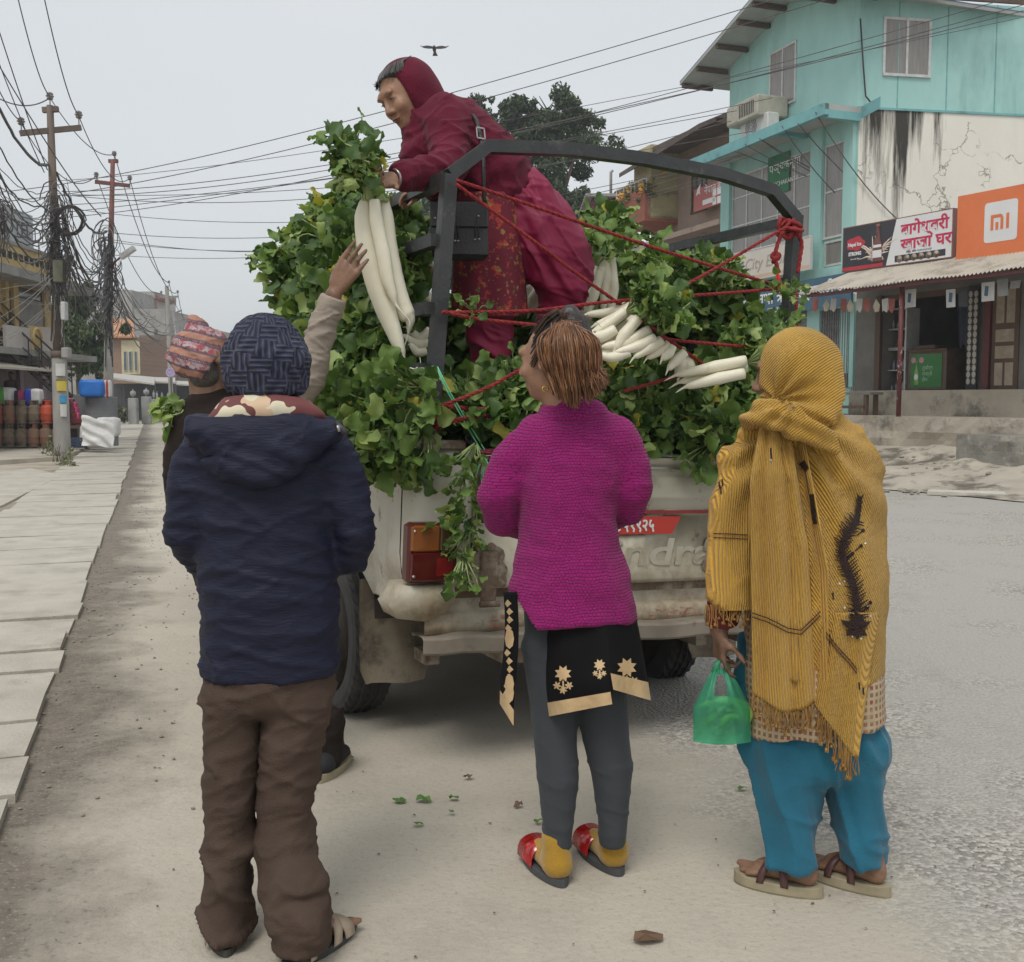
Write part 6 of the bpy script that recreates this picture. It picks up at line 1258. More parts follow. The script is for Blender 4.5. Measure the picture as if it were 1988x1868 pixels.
def leaf_bunch(seed,n=24,spread=.75,L_=(.075,.15),pal=(5,5,1.8,.4),flat=1.0,stem=.08):
 random.seed(seed);mb=MB()
 for k in range(n):
  a=random.random()*2*math.pi;r_=spread*math.sqrt(random.random());d=Vector((math.cos(a)*r_,math.sin(a)*r_,1.0)).normalized();l_=random.uniform(*L_)
  st=d*random.uniform(.02,stem+.08)+Vector((math.cos(a),math.sin(a),0))*.02;mb.tube([Vector((math.cos(a)*.012,math.sin(a)*.012,-.03)),st],[.005,.0035],4,mi=4)
  out=(d+Vector((math.cos(a),math.sin(a),0))*random.uniform(-.1,.5)+Vector((random.gauss(0,.25),random.gauss(0,.25),random.gauss(0,.15)))).normalized()
  up=Vector((random.gauss(0,.5),random.gauss(0,.5),1));leaf(mb,st,out,up,l_,random.choices([0,1,2,3],pal)[0],random.uniform(.6,1.0),random.uniform(-.3,1.2),random.random()*9)
 return mb.mesh('leaves',LM)
LB_=[leaf_bunch(100+i,44,.95)for i in range(7)];LBy=[leaf_bunch(130+i,36,.9,pal=(2,5,4,1.2))for i in range(3)];LBs=[leaf_bunch(150+i,18,.8,(.09,.15))for i in range(4)]
def radish_root(pts,rad,name='root',parent=None,tailc=0):
 mb=MB();P=[Vector(p)for p in pts];Q=[];Rr=[]
 for i in range(len(P)-1):
  p0=P[max(i-1,0)];p1,p2=P[i],P[i+1];p3=P[min(i+2,len(P)-1)]
  for k in range(5):
   t=k/5;Q.append(.5*((2*p1)+(p2-p0)*t+(2*p0-5*p1+4*p2-p3)*t*t+(3*p1-p0-3*p2+p3)*t*t*t));Rr.append(rad[i]+(rad[i+1]-rad[i])*t)
 Q.append(P[-1]);Rr.append(rad[-1]);Rr=[r_*(1+.05*noise.noise(Vector((i*.5,rad[0]*99,3))))for i,r_ in enumerate(Rr)];mb.tube(Q,Rr,16);return mb.build(name,m_rad,parent)
def loc_root(sd,L_=.34,r_=.026):
 random.seed(sd);bx,by=random.gauss(0,.03),random.gauss(0,.03);prof_=[(0,.55),(.03,.9),(.2,1.0),(.45,1.02),(.7,.85),(.85,.55),(.93,.25),(1.0,.08),(1.12,.05)];mb=MB()
 P=[Vector((bx*math.sin(t*3)*1.0+random.gauss(0,.002),by*t*t,-t*L_))for t,_ in prof_];mb.tube(P,[r_*q for _,q in prof_],12);return mb.mesh('root',m_rad)
RT=[loc_root(200+i,random.uniform(.30,.40),random.uniform(.023,.032))for i in range(6)]
def orient(z,roll=0):
 return Vector(z).normalized().to_track_quat('Z','Y')@Matrix.Rotation(roll,3,'Z').to_quaternion()
m_tie=M('bark_tie',(.25,.12,.06),(.18,.08,.04),sc=30,rough=.8)
tmb=MB();tmb.tube([Vector((.03*math.cos(k*.52),.03*math.sin(k*.52),.0+.004*math.sin(k)))for k in range(13)],.006,5,cap=False);TIE=tmb.mesh('tie',m_tie)
def bunch(p,d,lab,grp,roots=0,sc=1.0,lv=None,roll=None):
 t=thing('radish_bunch',lab,'radishes',p,grp);t.rotation_mode='QUATERNION';t.rotation_quaternion=orient(d,random.random()*6 if roll is None else roll);t.scale=(sc,sc,sc)
 o=bpy.data.objects.new('leaves',lv or random.choice(LB_));C.objects.link(o);o.parent=t
 for k in range(roots):
  r_=bpy.data.objects.new('root',random.choice(RT));C.objects.link(r_);r_.parent=t;a=k*2*math.pi/max(roots,1)+.4;r_.location=(.03*math.cos(a),.03*math.sin(a),-.02);r_.rotation_euler=(.10*math.sin(a)*random.uniform(.3,1.4),-.10*math.cos(a)*random.uniform(.3,1.4),random.random()*6)
 if roots:o=bpy.data.objects.new('tie',TIE);C.objects.link(o);o.parent=t
 return t
random.seed(31)
def nth(i,n,what):return '%s %s'%(ORD[i],what)
def inpoly(x,y,P):
 c=False;j=len(P)-1
 for i in range(len(P)):
  if(P[i][1]>y)!=(P[j][1]>y)and x<(P[j][0]-P[i][0])*(y-P[i][1])/(P[j][1]-P[i][1])+P[i][0]:c=not c
  j=i
 return c
def area(x,y,xs,ys):
 v=(y-min(ys))/(max(ys)-min(ys));u=(x-min(xs))/(max(xs)-min(xs));return('top','upper part','lower part','bottom')[min(3,int(v*4))]+', '+('far left','left','right','far right')[min(3,int(u*4))]
def heap(poly,step,depth,dirf,lab,grp,roots=0,sc=(.8,1.1),lv=None,jitr=.4):
 xs=[p[0]for p in poly];ys=[p[1]for p in poly];y=min(ys);n=0
 while y<max(ys):
  x=min(xs)
  while x<max(xs):
   qx,qy=x+random.uniform(-jitr,jitr)*step,y+random.uniform(-jitr,jitr)*step
   if inpoly(qx,qy,poly):
    p=at(qx,qy,depth(qx,qy)+random.uniform(-.06,.06));bunch(p,Vector(dirf(qx,qy))+Vector((random.gauss(0,.22),random.gauss(0,.22),random.gauss(0,.22))),lab+' '+area(qx,qy,xs,ys),grp,roots,random.uniform(*sc),random.choice(lv)if lv else None);n+=1
   x+=step
  y+=step*.9
 return n
# left stack: leaves pushed outward over the left side
nA=heap([(565,520),(610,495),(650,465),(690,465),(790,520),(830,560),(830,700),(650,720),(610,600),(570,580),(550,530)],40,lambda x,y:5.35-(x-500)*.0038,lambda x,y:(-.75,-.75,.15),'radish bunch in the tall pile left of the cage post,','radish bunches in the tall left pile')
nA+=heap([(580,520),(640,480),(700,490),(820,560),(820,700),(650,710),(590,590)],62,lambda x,y:5.75-(x-500)*.0034,lambda x,y:(-.6,-.8,.3),'radish bunch in the tall pile left of the cage post,','radish bunches in the tall left pile')
for i,(x,y)in enumerate(sorted(((648,440),(672,445),(640,470),(700,455),(605,500),(575,515),(552,545),(735,465),(765,505)))):bunch(at(x,y,4.95),Vector((random.uniform(-.6,.2),-.5,.8)),ORD[i]+' bunch from the left sprouting from the top of the left pile','radish bunches on top of the left pile',0,.8)
for i,(x,y)in enumerate(((790,440),(800,470),(800,500),(775,560))):bunch(at(x,y,4.5),Vector((random.uniform(-.5,.2),-.7,.2)),ORD[i]+' bunch from the top glimpsed between the side rails beside the held radishes','radish bunches between the side rails',0,.75)
# lower left: drooping over the bed side
nB=heap([(610,775),(820,758),(830,835),(800,845),(760,855),(700,850),(620,810)],40,lambda x,y:4.45-(x-600)*.0028,lambda x,y:(-.4,-.9,.1-(y-730)*.006),'radish bunch spilling over the left bed side,','radish bunches over the left bed side')
for i,(x,y)in enumerate(((690,820),(700,850),(715,830),(735,860),(765,850),(775,830))):bunch(at(x,y-30,3.98),Vector((random.uniform(-.4,.2),-.45,-1)),ORD[i]+' drooping bunch from the left hanging yellowing over the bed corner','drooping bunches at the bed corner',0,.85,random.choice(LBy))
for x,y in((760,858),(768,880)):bunch(at(x,y-25,3.82),Vector((.1,-.2,-1)),'yellowed leaf cluster hanging lowest over the white bed corner','yellowed clusters at the bed corner',0,.55,random.choice(LBy))
# centre under the woman
nC=heap([(850,640),(1080,610),(1080,760),(850,760)],42,lambda x,y:4.95,lambda x,y:(-.1,-.85,.5),'radish bunch deep in the bed behind the standing woman,','radish bunches behind the standing woman')
nC+=heap([(850,790),(880,765),(990,765),(1030,745),(1060,745),(1060,840),(990,850),(880,805)],38,lambda x,y:4.25-(y-700)*.0016,lambda x,y:(-.1,-.85,.5),'radish bunch lying below the standing woman,','radish bunches below the standing woman',sc=(.65,.95))
for k,(x,y)in enumerate(((915,870),(900,915),(905,955),(890,990),(912,1020),(895,1050))):bunch(at(x+6,y,3.80),Vector((-.25,-.5,-.8)),ORD[k]+' small leaf bunch from the top in the strip beside the tail lamp','leaf bunches beside the tail lamp',0,.45+.1*(k<4),random.choice(LBs))
bunch(at(900,1090,3.74),Vector((.05,-.3,-1)),'lowest small leaf bunch dangling below the tail lamp strip','leaf bunches beside the tail lamp',0,.6,LBs[0])
# right stack
nD=heap([(1215,570),(1240,540),(1330,550),(1400,580),(1410,650),(1345,650),(1290,600),(1230,585)],38,lambda x,y:5.0+(x-1150)*.0008,lambda x,y:(-.1,-.9,.35),'radish bunch in the tall right pile,','radish bunches in the tall right pile')
nD+=heap([(1180,555),(1390,565),(1390,660),(1180,640)],58,lambda x,y:5.35,lambda x,y:(-.1,-.9,.5),'radish bunch in the tall right pile,','radish bunches in the tall right pile')
for i,(x,y)in enumerate(((1150,505),(1165,480),(1180,458),(1195,490))):bunch(at(x,y,5.2),Vector((random.uniform(-.3,.3),-.4,.9)),ORD[i]+' leafy bunch from the left poking up beside the dark pink trousers','leafy bunches poking up by the trousers',0,.8)
for i,(x,y)in enumerate(((1290,545),(1385,545),(1405,580))):bunch(at(x,y,4.9),Vector((random.uniform(-.2,.3),-.3,1)),ORD[i]+' leafy bunch from the left sticking up from the right pile','leafy bunches atop the right pile',0,.7)
nE=heap([(1080,750),(1150,722),(1280,728),(1320,765),(1470,745),(1490,860),(1250,858),(1100,860)],38,lambda x,y:4.62-(y-700)*.0016,lambda x,y:(-.1,-.85,.35-(y-700)*.003),'radish bunch in the low pile above the tailgate,','radish bunches in the front pile above the tailgate',sc=(.65,1.0))
for i,(x,y)in enumerate(((1440,690),(1470,700),(1490,730),(1500,670))):bunch(at(x,y,4.45),Vector((random.uniform(-.3,.3),-.5,.8)),ORD[i]+' leafy bunch from the left rising beside the mustard head scarf','leafy bunches beside the mustard scarf',0,.7)
bunch(TP(1505,566,-.06),Vector((-.4,-.8,.1)),'small sprig of leaves caught in the rope at the right post','sprigs caught in the ropes',0,.42,LBs[1]);bunch(TP(1530,572,-.06),Vector((.4,-.8,.1)),'small sprig of leaves hanging right of the right post','sprigs caught in the ropes',0,.4,LBs[2]);bunch(TP(920,606,-.05),Vector((-.2,-.9,.2)),'small sprig of leaves caught in the rope at the left post','sprigs caught in the ropes',0,.42,LBs[3]);bunch(TP(1000,735,.02),Vector((.0,-.7,.7)),'leafy sprig standing up where the red ropes cross below the woman','sprigs caught in the ropes',0,.5,LBs[0])
# core mass inside the bed so nothing shows through
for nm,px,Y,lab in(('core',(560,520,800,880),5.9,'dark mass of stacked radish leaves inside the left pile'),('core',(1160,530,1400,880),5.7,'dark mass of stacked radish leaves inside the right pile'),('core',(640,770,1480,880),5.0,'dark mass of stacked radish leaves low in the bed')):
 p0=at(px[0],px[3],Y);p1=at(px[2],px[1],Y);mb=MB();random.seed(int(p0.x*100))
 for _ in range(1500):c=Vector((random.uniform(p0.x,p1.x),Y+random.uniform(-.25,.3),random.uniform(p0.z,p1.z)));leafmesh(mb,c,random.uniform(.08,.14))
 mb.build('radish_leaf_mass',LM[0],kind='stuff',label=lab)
# visible roots: bunches drawn root by root
def rbunch(lines,Y,lab,grp,leaves=None,r_=.026,lv=None,s_=.7):
 p0=at(*lines[0][0],Y);t=thing('radish_bunch',lab,'radishes',p0,grp)
 for i,l_ in enumerate(lines):
  n=len(l_);off=random.uniform(-.05,.03);P=[at(x,y,Y+off-.02*(k/n))for k,(x,y)in enumerate(l_)];e=P[-1]+(P[-1]-P[-2])*.32;a_=[.72,1,1,.7]if n==4 else[.85,1.0,.62];a_=a_[:n];radish_root(P+[e,e+(P[-1]-P[-2])*.35+Vector((0,0,-.012))],[r_*q for q in a_]+[r_*.22,r_*.04],parent=t)
 if leaves:
  for(x,y,dx,dz)in leaves:
   o=bpy.data.objects.new('leaves',random.choice(lv or LB_));C.objects.link(o);o.parent=t;o.location=at(x,y,Y)-p0;o.rotation_mode='QUATERNION';o.rotation_quaternion=orient((dx,-.5,dz));o.scale=(s_,)*3
 return t
random.seed(8)
G='radish bunches showing white roots'
rbunch([[(1150,515),(1135,560),(1122,600)],[(1165,520),(1152,570),(1140,606)],[(1142,525),(1128,575),(1118,610)]],4.62,'radishes standing roots down beside the dark pink trousers',G,[(1155,510,.1,1)],.027)
rbunch([[(1172,500),(1176,540),(1172,590)],[(1185,500),(1190,560),(1186,600)]],4.72,'two slim radishes right of the roots beside the trousers',G,[(1180,495,.3,1)],.026)
rbunch([[(1215,605),(1180,630),(1150,650)],[(1195,640),(1160,655),(1125,640)],[(1205,655),(1175,662),(1140,668)]],4.02,'radishes lying with roots pointing left behind the ponytail',G,[(1228,600,.8,.4)],.024)
rbunch([[(1262,640),(1215,665),(1180,672)],[(1240,618),(1212,650),(1198,672)],[(1250,652),(1228,668),(1196,680)]],4.0,'radishes with crossed roots in the middle of the white row',G,[(1262,622,.6,.7)],.023)
rbunch([[(1272,655),(1240,672),(1205,682)],[(1285,660),(1262,675),(1238,690)],[(1298,668),(1282,680),(1262,692)],[(1305,672),(1298,685),(1288,695)]],3.98,'short fan of radish roots at the right end of the white row',G,[(1285,640,.4,.8)],.021)
rbunch([[(1240,588),(1205,612),(1165,628)],[(1222,592),(1190,606),(1150,610)],[(1250,600),(1225,625),(1190,648)]],4.12,'slim radishes behind the ponytail, tips pointing left over the heap',G,[(1262,590,.7,.6)],.022)
rbunch([[(1205,672),(1178,684),(1150,684)],[(1222,684),(1190,694),(1165,690)],[(1330,684),(1312,700),(1300,714)]],4.0,'lowest slim radishes of the white row above the dark leaves',G,None,.020)
rbunch([[(1448,700),(1390,712),(1330,725)],[(1450,712),(1390,722),(1335,738)],[(1445,725),(1395,735),(1345,748)]],4.1,'thick radish roots pointing left near the mustard scarf',G,[(1465,700,.9,.3)],.024)
rbunch([[(1315,690),(1322,710),(1318,728)],[(1330,695),(1336,712),(1334,730)]],4.3,'two radish roots seen end on above the tailgate pile',G,None,.03)
rbunch([[(775,545),(772,570),(780,592)],[(798,545),(800,570),(808,590)],[(815,560),(830,578),(842,590)]],4.2,'radish roots hanging behind the held bunch between the rails',G,[(790,525,-.2,.8)],.022)
rbunch([[(835,640),(815,655),(795,640)],[(832,665),(812,668),(790,655)],[(828,682),(812,684),(800,672)]],4.05,'radish roots pointing left beside the lower cage post',G,None,.018)
rbunch([[(1050,560),(1038,580),(1030,600)],[(1030,555),(1036,575),(1045,598)]],4.75,'radish roots peeping out between the woman and the trousers',G,None,.03)
rbunch([[(835,480),(820,500),(826,520)],[(812,500),(830,515),(838,528)]],4.6,'pale radish roots above the middle rail behind the purse',G,None,.03)
rbunch([[(985,705),(978,716),(975,722)]],4.05,'single radish tip showing where the red ropes cross',G,None,.022)
# the bunch being handed over
YH=3.86;t=thing('radish_bunch','big bunch of three long white radishes held out over the side rail','radishes',at(722,385,YH))
px2=YH/2050*.86
def R3(pl,rr,dy):return radish_root([at(x,y,YH+dy+(.0 if i<len(pl)-2 else .01))for i,(x,y)in enumerate(pl)],[r_*px2 for r_ in rr],parent=t)
R3([(712,390),(708,420),(713,470),(728,540),(748,600),(765,645),(777,680),(783,697),(793,712),(806,716),(816,706),(815,694)],[13,22,25,25,23,18,12,5,1.8,1.3,1,.6],0)
R3([(742,388),(748,420),(752,480),(764,540),(778,585),(790,612),(796,624),(792,650),(784,676)],[13,18,23,23,21,20,11,1.4,.8],.025)
R3([(727,388),(731,430),(744,490),(752,540),(762,572),(768,590),(778,604),(794,622),(795,634)],[11,15,16,15,10,4,1.5,1.2,.8],-.04)
mb=MB();random.seed(44)
for k in range(40):
 a=random.random()*6.28;b0=at(728,392,YH)+Vector((math.cos(a)*.045,math.sin(a)*.03,0));b1=at(716+math.cos(a)*20,352,YH)+Vector((0,math.sin(a)*.04,0));mb.tube([b0,at(722+math.cos(a)*17,374,YH)+Vector((0,math.sin(a)*.035,0)),b1,b1+Vector((-.04,0,.06))],[.006,.005,.005,.004],5)
mb.build('stalks',LM[4],t);mb=MB();c=at(719,362,YH)
for k in range(3):mb.tube([c+Vector((.045*math.cos(j*.45),.045*math.sin(j*.45),-.004+k*.007))for j in range(15)],.0045,5,cap=False)
mb.build('tie',m_tie,t);mb=MB();random.seed(45);LV=[]
for k in range(150):
 u=random.random();cx,cy=722+(672-722)*u+random.gauss(0,13+13*u),345+(288-345)*u+random.gauss(0,12+15*u);cy=min(cy,352);p=at(cx,cy,YH+random.uniform(-.13,.13));d=Vector((random.gauss(-.4,.7),random.gauss(-.1,.6),random.gauss(.35,.6)));leaf(mb,p,d,Vector((random.gauss(0,.6),random.gauss(-.6,.5),1)),random.uniform(.05,.115),random.choices([0,1,2,3],[6,4,1.6,.4])[0],random.uniform(.7,1.2),random.uniform(.2,1.8),random.random()*9)
mb.build('leaves',LM,t)
# ================================================ PEOPLE: one smooth surface per body and per garment
def vnoise(P,seed=0):
 P=np.asarray(P,np.float64);i=np.floor(P).astype(np.int64);f=P-i;f=f*f*(3-2*f);out=0
 def h(a,b,c):
  n=(a*374761393+b*668265263+c*2147483647+seed*974634777)&0xffffffff;n=((n^(n>>13))*1274126177)&0xffffffff;n=n^(n>>16);return(n&0xffff)/32767.5-1
 for dx in(0,1):
  for dy in(0,1):
   for dz in(0,1):
    w_=(f[:,0]if dx else 1-f[:,0])*(f[:,1]if dy else 1-f[:,1])*(f[:,2]if dz else 1-f[:,2]);out=out+w_*h(i[:,0]+dx,i[:,1]+dy,i[:,2]+dz)
 return out
def ridge(P,fx,fy,fz,seed=0,sharp=1.0,rot=0):
 P=np.asarray(P)
 if rot:c,s=math.cos(rot),math.sin(rot);P=np.stack([P[:,0]*c-P[:,2]*s,P[:,1],P[:,0]*s+P[:,2]*c],1)
 Q=P*np.array([fx,fy,fz]);w_=vnoise(Q*.6,seed+5)[:,None]*.6;n=vnoise(Q+w_,seed)+.45*vnoise(Q*2.1+w_,seed+1);return(1-np.abs(n)*1.6)**1*sharp
RS=1.0
class Sdf:
 def __init__(s,h=.007):s.h=h;s.ops=[]
 def cone(s,a,b,ra,rb,k=.02):s.ops.append(('c',Vector(a),Vector(b),ra*RS,rb*RS,k));return s
 def chain(s,pts,rad,k=.02):
  s.ops.append(('G',[('c',Vector(pts[i]),Vector(pts[i+1]),rad[i]*RS,rad[i+1]*RS,0)for i in range(len(pts)-1)],k));return s
 def ell(s,c,r,k=.02,rot=None,sub=False):s.ops.append(('s' if sub else 'e',Vector(c),tuple(q*RS for q in r),rot or Matrix.Identity(3),0,k));return s
 def seg(s,a,b,ra,rb,k=.03,u=(1,0,0)):s.ops.append(('g',Vector(a),Vector(b),ra,rb,k,Vector(u)));return s
 def segs(s,rows,k=.03,u=(1,0,0)):
  s.ops.append(('G',[('g',Vector(rows[i][0]),Vector(rows[i+1][0]),tuple(q*RS for q in rows[i][1:]),tuple(q*RS for q in rows[i+1][1:]),0,Vector(u))for i in range(len(rows)-1)],k));return s
 def clip(s,p,n):s.ops.append(('p',Vector(p),Vector(n).normalized()));return s
 def field(s):
  h=s.h;ops=[o if o[0]in 'Gp' else('G',[o],o[5])for o in s.ops];lo=np.full(3,1e9);hi=-lo
  def bb(o):
   if o[0]in 'cg':r_=max(o[3],o[4])if o[0]=='c' else max(max(o[3]),max(o[4]));pts=(o[1],o[2])
   else:r_=max(o[2]);pts=(o[1],)
   P=np.array([tuple(q)for q in pts]);return P.min(0)-r_,P.max(0)+r_
  for o in ops:
   if o[0]=='G' and o[1][0][0]!='s':
    for q in o[1]:a,b=bb(q);lo=np.minimum(lo,a);hi=np.maximum(hi,b)
  lo=lo-3.5*h;hi=hi+3.5*h;n=np.ceil((hi-lo)/h).astype(int)+1;ax=[lo[i]+h*np.arange(n[i])for i in range(3)];F=np.full(n,.5,np.float32)
  def dist(o,X,Y,Z):
   t=o[0]
   if t=='c':
    a,b=np.array(o[1]),np.array(o[2]);d=b-a;L2=max(float(d@d),1e-12);tt=np.clip(((X-a[0])*d[0]+(Y-a[1])*d[1]+(Z-a[2])*d[2])/L2,0,1)
    return np.sqrt((X-a[0]-d[0]*tt)**2+(Y-a[1]-d[1]*tt)**2+(Z-a[2]-d[2]*tt)**2)-(o[3]+(o[4]-o[3])*tt)
   if t=='g':
    a,b=np.array(o[1]),np.array(o[2]);d=b-a;L_=max(np.linalg.norm(d),1e-6);w_=d/L_;u=np.array(o[6]);u=u-w_*(u@w_);u/=np.linalg.norm(u);v=np.cross(w_,u)
    qx,qy,qz=X-a[0],Y-a[1],Z-a[2];W=qx*w_[0]+qy*w_[1]+qz*w_[2];U=qx*u[0]+qy*u[1]+qz*u[2];V=qx*v[0]+qy*v[1]+qz*v[2];tt=np.clip(W/L_,0,1);ov=W-tt*L_
    ru=o[3][0]+(o[4][0]-o[3][0])*tt;rv=o[3][1]+(o[4][1]-o[3][1])*tt;rw=np.minimum(ru,rv)*.55;k0=np.sqrt((U/ru)**2+(V/rv)**2+(ov/rw)**2)+1e-9;k1=np.sqrt((U/ru**2)**2+(V/rv**2)**2+(ov/rw**2)**2)+1e-9;return k0*(k0-1)/k1
   R_=np.array(o[3]);qx,qy,qz=X-o[1][0],Y-o[1][1],Z-o[1][2];q=[qx*R_[0,i]+qy*R_[1,i]+qz*R_[2,i]for i in range(3)];r3=o[2]
   k0=np.sqrt(sum((q[i]/r3[i])**2 for i in range(3)))+1e-9;k1=np.sqrt(sum((q[i]/r3[i]**2)**2 for i in range(3)))+1e-9;return k0*(k0-1)/k1
  for o in ops:
   if o[0]=='p':
    X,Y,Z=np.meshgrid(*ax,indexing='ij',sparse=True);F=np.maximum(F,(X-o[1][0])*o[2][0]+(Y-o[1][1])*o[2][1]+(Z-o[1][2])*o[2][2]).astype(np.float32);continue
   B_=[bb(q)for q in o[1]];m=o[2]+3*h;a=np.min([q[0]for q in B_],0)-m;b=np.max([q[1]for q in B_],0)+m
   sl=tuple(slice(min(n[i]-1,max(0,int((a[i]-lo[i])/h))),max(1,min(n[i],int((b[i]-lo[i])/h)+2)))for i in range(3));D=np.full(F[sl].shape,.5)
   for q,(a1,b1)in zip(o[1],B_):
    s2=tuple(slice(max(sl[i].start,int((a1[i]-m-lo[i])/h)),min(sl[i].stop,int((b1[i]+m-lo[i])/h)+2))for i in range(3));X,Y,Z=np.meshgrid(*[ax[i][s2[i]]for i in range(3)],indexing='ij',sparse=True);s3=tuple(slice(s2[i].start-sl[i].start,s2[i].stop-sl[i].start)for i in range(3));d_=dist(q,X,Y,Z)
    D[s3]=np.minimum(D[s3],d_)
   A=F[sl];k=max(o[2],1e-4)
   if o[1][0][0]=='s':D=-D;hh=np.clip(.5-.5*(A-D)/k,0,1);F[sl]=A*(1-hh)+D*hh+k*hh*(1-hh)
   else:hh=np.clip(.5+.5*(A-D)/k,0,1);F[sl]=A*(1-hh)+D*hh-k*hh*(1-hh)
  return F,lo
 def mesh(s,smooth=2):
  F,lo=s.field();h=s.h;F[0]=F[-1]=1;F[:,0]=F[:,-1]=1;F[:,:,0]=F[:,:,-1]=1;Sg=F<0
  c=Sg[:-1,:-1,:-1].astype(np.int8)*0
  offs=[(dx,dy,dz)for dx in(0,1)for dy in(0,1)for dz in(0,1)];nx,ny,nz=F.shape
  for dx,dy,dz in offs:c+=Sg[dx:nx-1+dx,dy:ny-1+dy,dz:nz-1+dz]
  act=(c>0)&(c<8);I=np.argwhere(act);idx=np.full(act.shape,-1,np.int64);idx[tuple(I.T)]=np.arange(len(I))
  cv=np.stack([F[I[:,0]+a,I[:,1]+b,I[:,2]+c_]for a,b,c_ in offs],1);of=np.array(offs,float);acc=np.zeros((len(I),3));cnt=np.zeros(len(I))
  for i in range(8):
   for j in range(i+1,8):
    if abs(of[i]-of[j]).sum()==1:
     m=(cv[:,i]<0)!=(cv[:,j]<0);t=np.where(m,cv[:,i]/(cv[:,i]-cv[:,j]+1e-12*(cv[:,i]==cv[:,j])),0);acc+=m[:,None]*(of[i]+(of[j]-of[i])*t[:,None]);cnt+=m
  V=lo+(I+acc/cnt[:,None])*h;Q=[]
  for a in range(3):
   b,c_=(a+1)%3,(a+2)%3;s0=[slice(None)]*3;s1=[slice(None)]*3;s0[a]=slice(0,-1);s1[a]=slice(1,None);E=Sg[tuple(s0)]!=Sg[tuple(s1)];K=np.argwhere(E);K=K[(K[:,b]>0)&(K[:,c_]>0)&(K[:,b]<F.shape[b]-1)&(K[:,c_]<F.shape[c_]-1)]
   eb=np.zeros(3,int);eb[b]=1;ec=np.zeros(3,int);ec[c_]=1;q=np.stack([idx[tuple((K-eb-ec).T)],idx[tuple((K-ec).T)],idx[tuple(K.T)],idx[tuple((K-eb).T)]],1);ins=Sg[tuple(K.T)];q[~ins]=q[~ins][:,::-1];Q.append(q)
  Q=np.concatenate(Q);Q=Q[(Q>=0).all(1)]
  E=np.concatenate([Q[:,[0,1]],Q[:,[1,2]],Q[:,[2,3]],Q[:,[3,0]]])
  for _ in range(smooth):
   A=np.zeros_like(V);n=np.zeros(len(V));
   for i in range(3):A[:,i]=np.bincount(E[:,0],V[E[:,1],i],len(V))+np.bincount(E[:,1],V[E[:,0],i],len(V))
   n=np.bincount(E[:,0],minlength=len(V))+np.bincount(E[:,1],minlength=len(V));V=V*.45+.55*A/np.maximum(n,1)[:,None]
  return V,Q
def crease(P,fx,fy,fz,seed=0,rot=0,e=3):
 return np.clip(ridge(P,fx,fy,fz,seed,rot=rot),0,1)**e
def vnorm(V,Q):
 n=np.cross(V[Q[:,2]]-V[Q[:,0]],V[Q[:,3]]-V[Q[:,1]]);N_=np.zeros_like(V)
 for j in range(4):
  for i in range(3):N_[:,i]+=np.bincount(Q[:,j],n[:,i],len(V))
 return N_/(np.linalg.norm(N_,axis=1)[:,None]+1e-12)
def skinmesh(sd,name,mats,parent,disp=None,uv=None,mi=None,smooth=2,label=None,drop=None):
 V,Q=sd.mesh(smooth)
 if disp is not None:
  N_=vnorm(V,Q);V=V+N_*disp(V)[:,None]
 if drop is not None:
  Q=Q[~drop(V[Q].mean(1))]
 me=bpy.data.meshes.new(name);me.vertices.add(len(V));me.vertices.foreach_set('co',V.astype(np.float32).ravel());me.loops.add(Q.size);me.loops.foreach_set('vertex_index',Q.ravel().astype(np.int32));me.polygons.add(len(Q));me.polygons.foreach_set('loop_start',np.arange(0,Q.size,4,dtype=np.int32));me.polygons.foreach_set('use_smooth',np.ones(len(Q),bool))
 for m_ in(mats if isinstance(mats,(list,tuple))else[mats]):me.materials.append(m_)
 if mi is not None:me.polygons.foreach_set('material_index',mi(V[Q].mean(1)).astype(np.int32))
 if uv is not None:u=uv(V).astype(np.float32);l_=me.uv_layers.new(name='map');l_.data.foreach_set('uv',u[Q.ravel()].ravel())
 me.update();me.validate();o=link(name,me,parent)
 if label:o['label']=label
 o['bv']=0;BV[o.name]=BVHTree.FromPolygons([tuple(v)for v in V],[tuple(q)for q in Q]);del o['bv'];return o
BV={}
def cyluv(cx,cy,r_):
 return lambda V:np.stack([np.arctan2(V[:,0]-cx,-(V[:,1]-cy))*r_,V[:,2]],1)
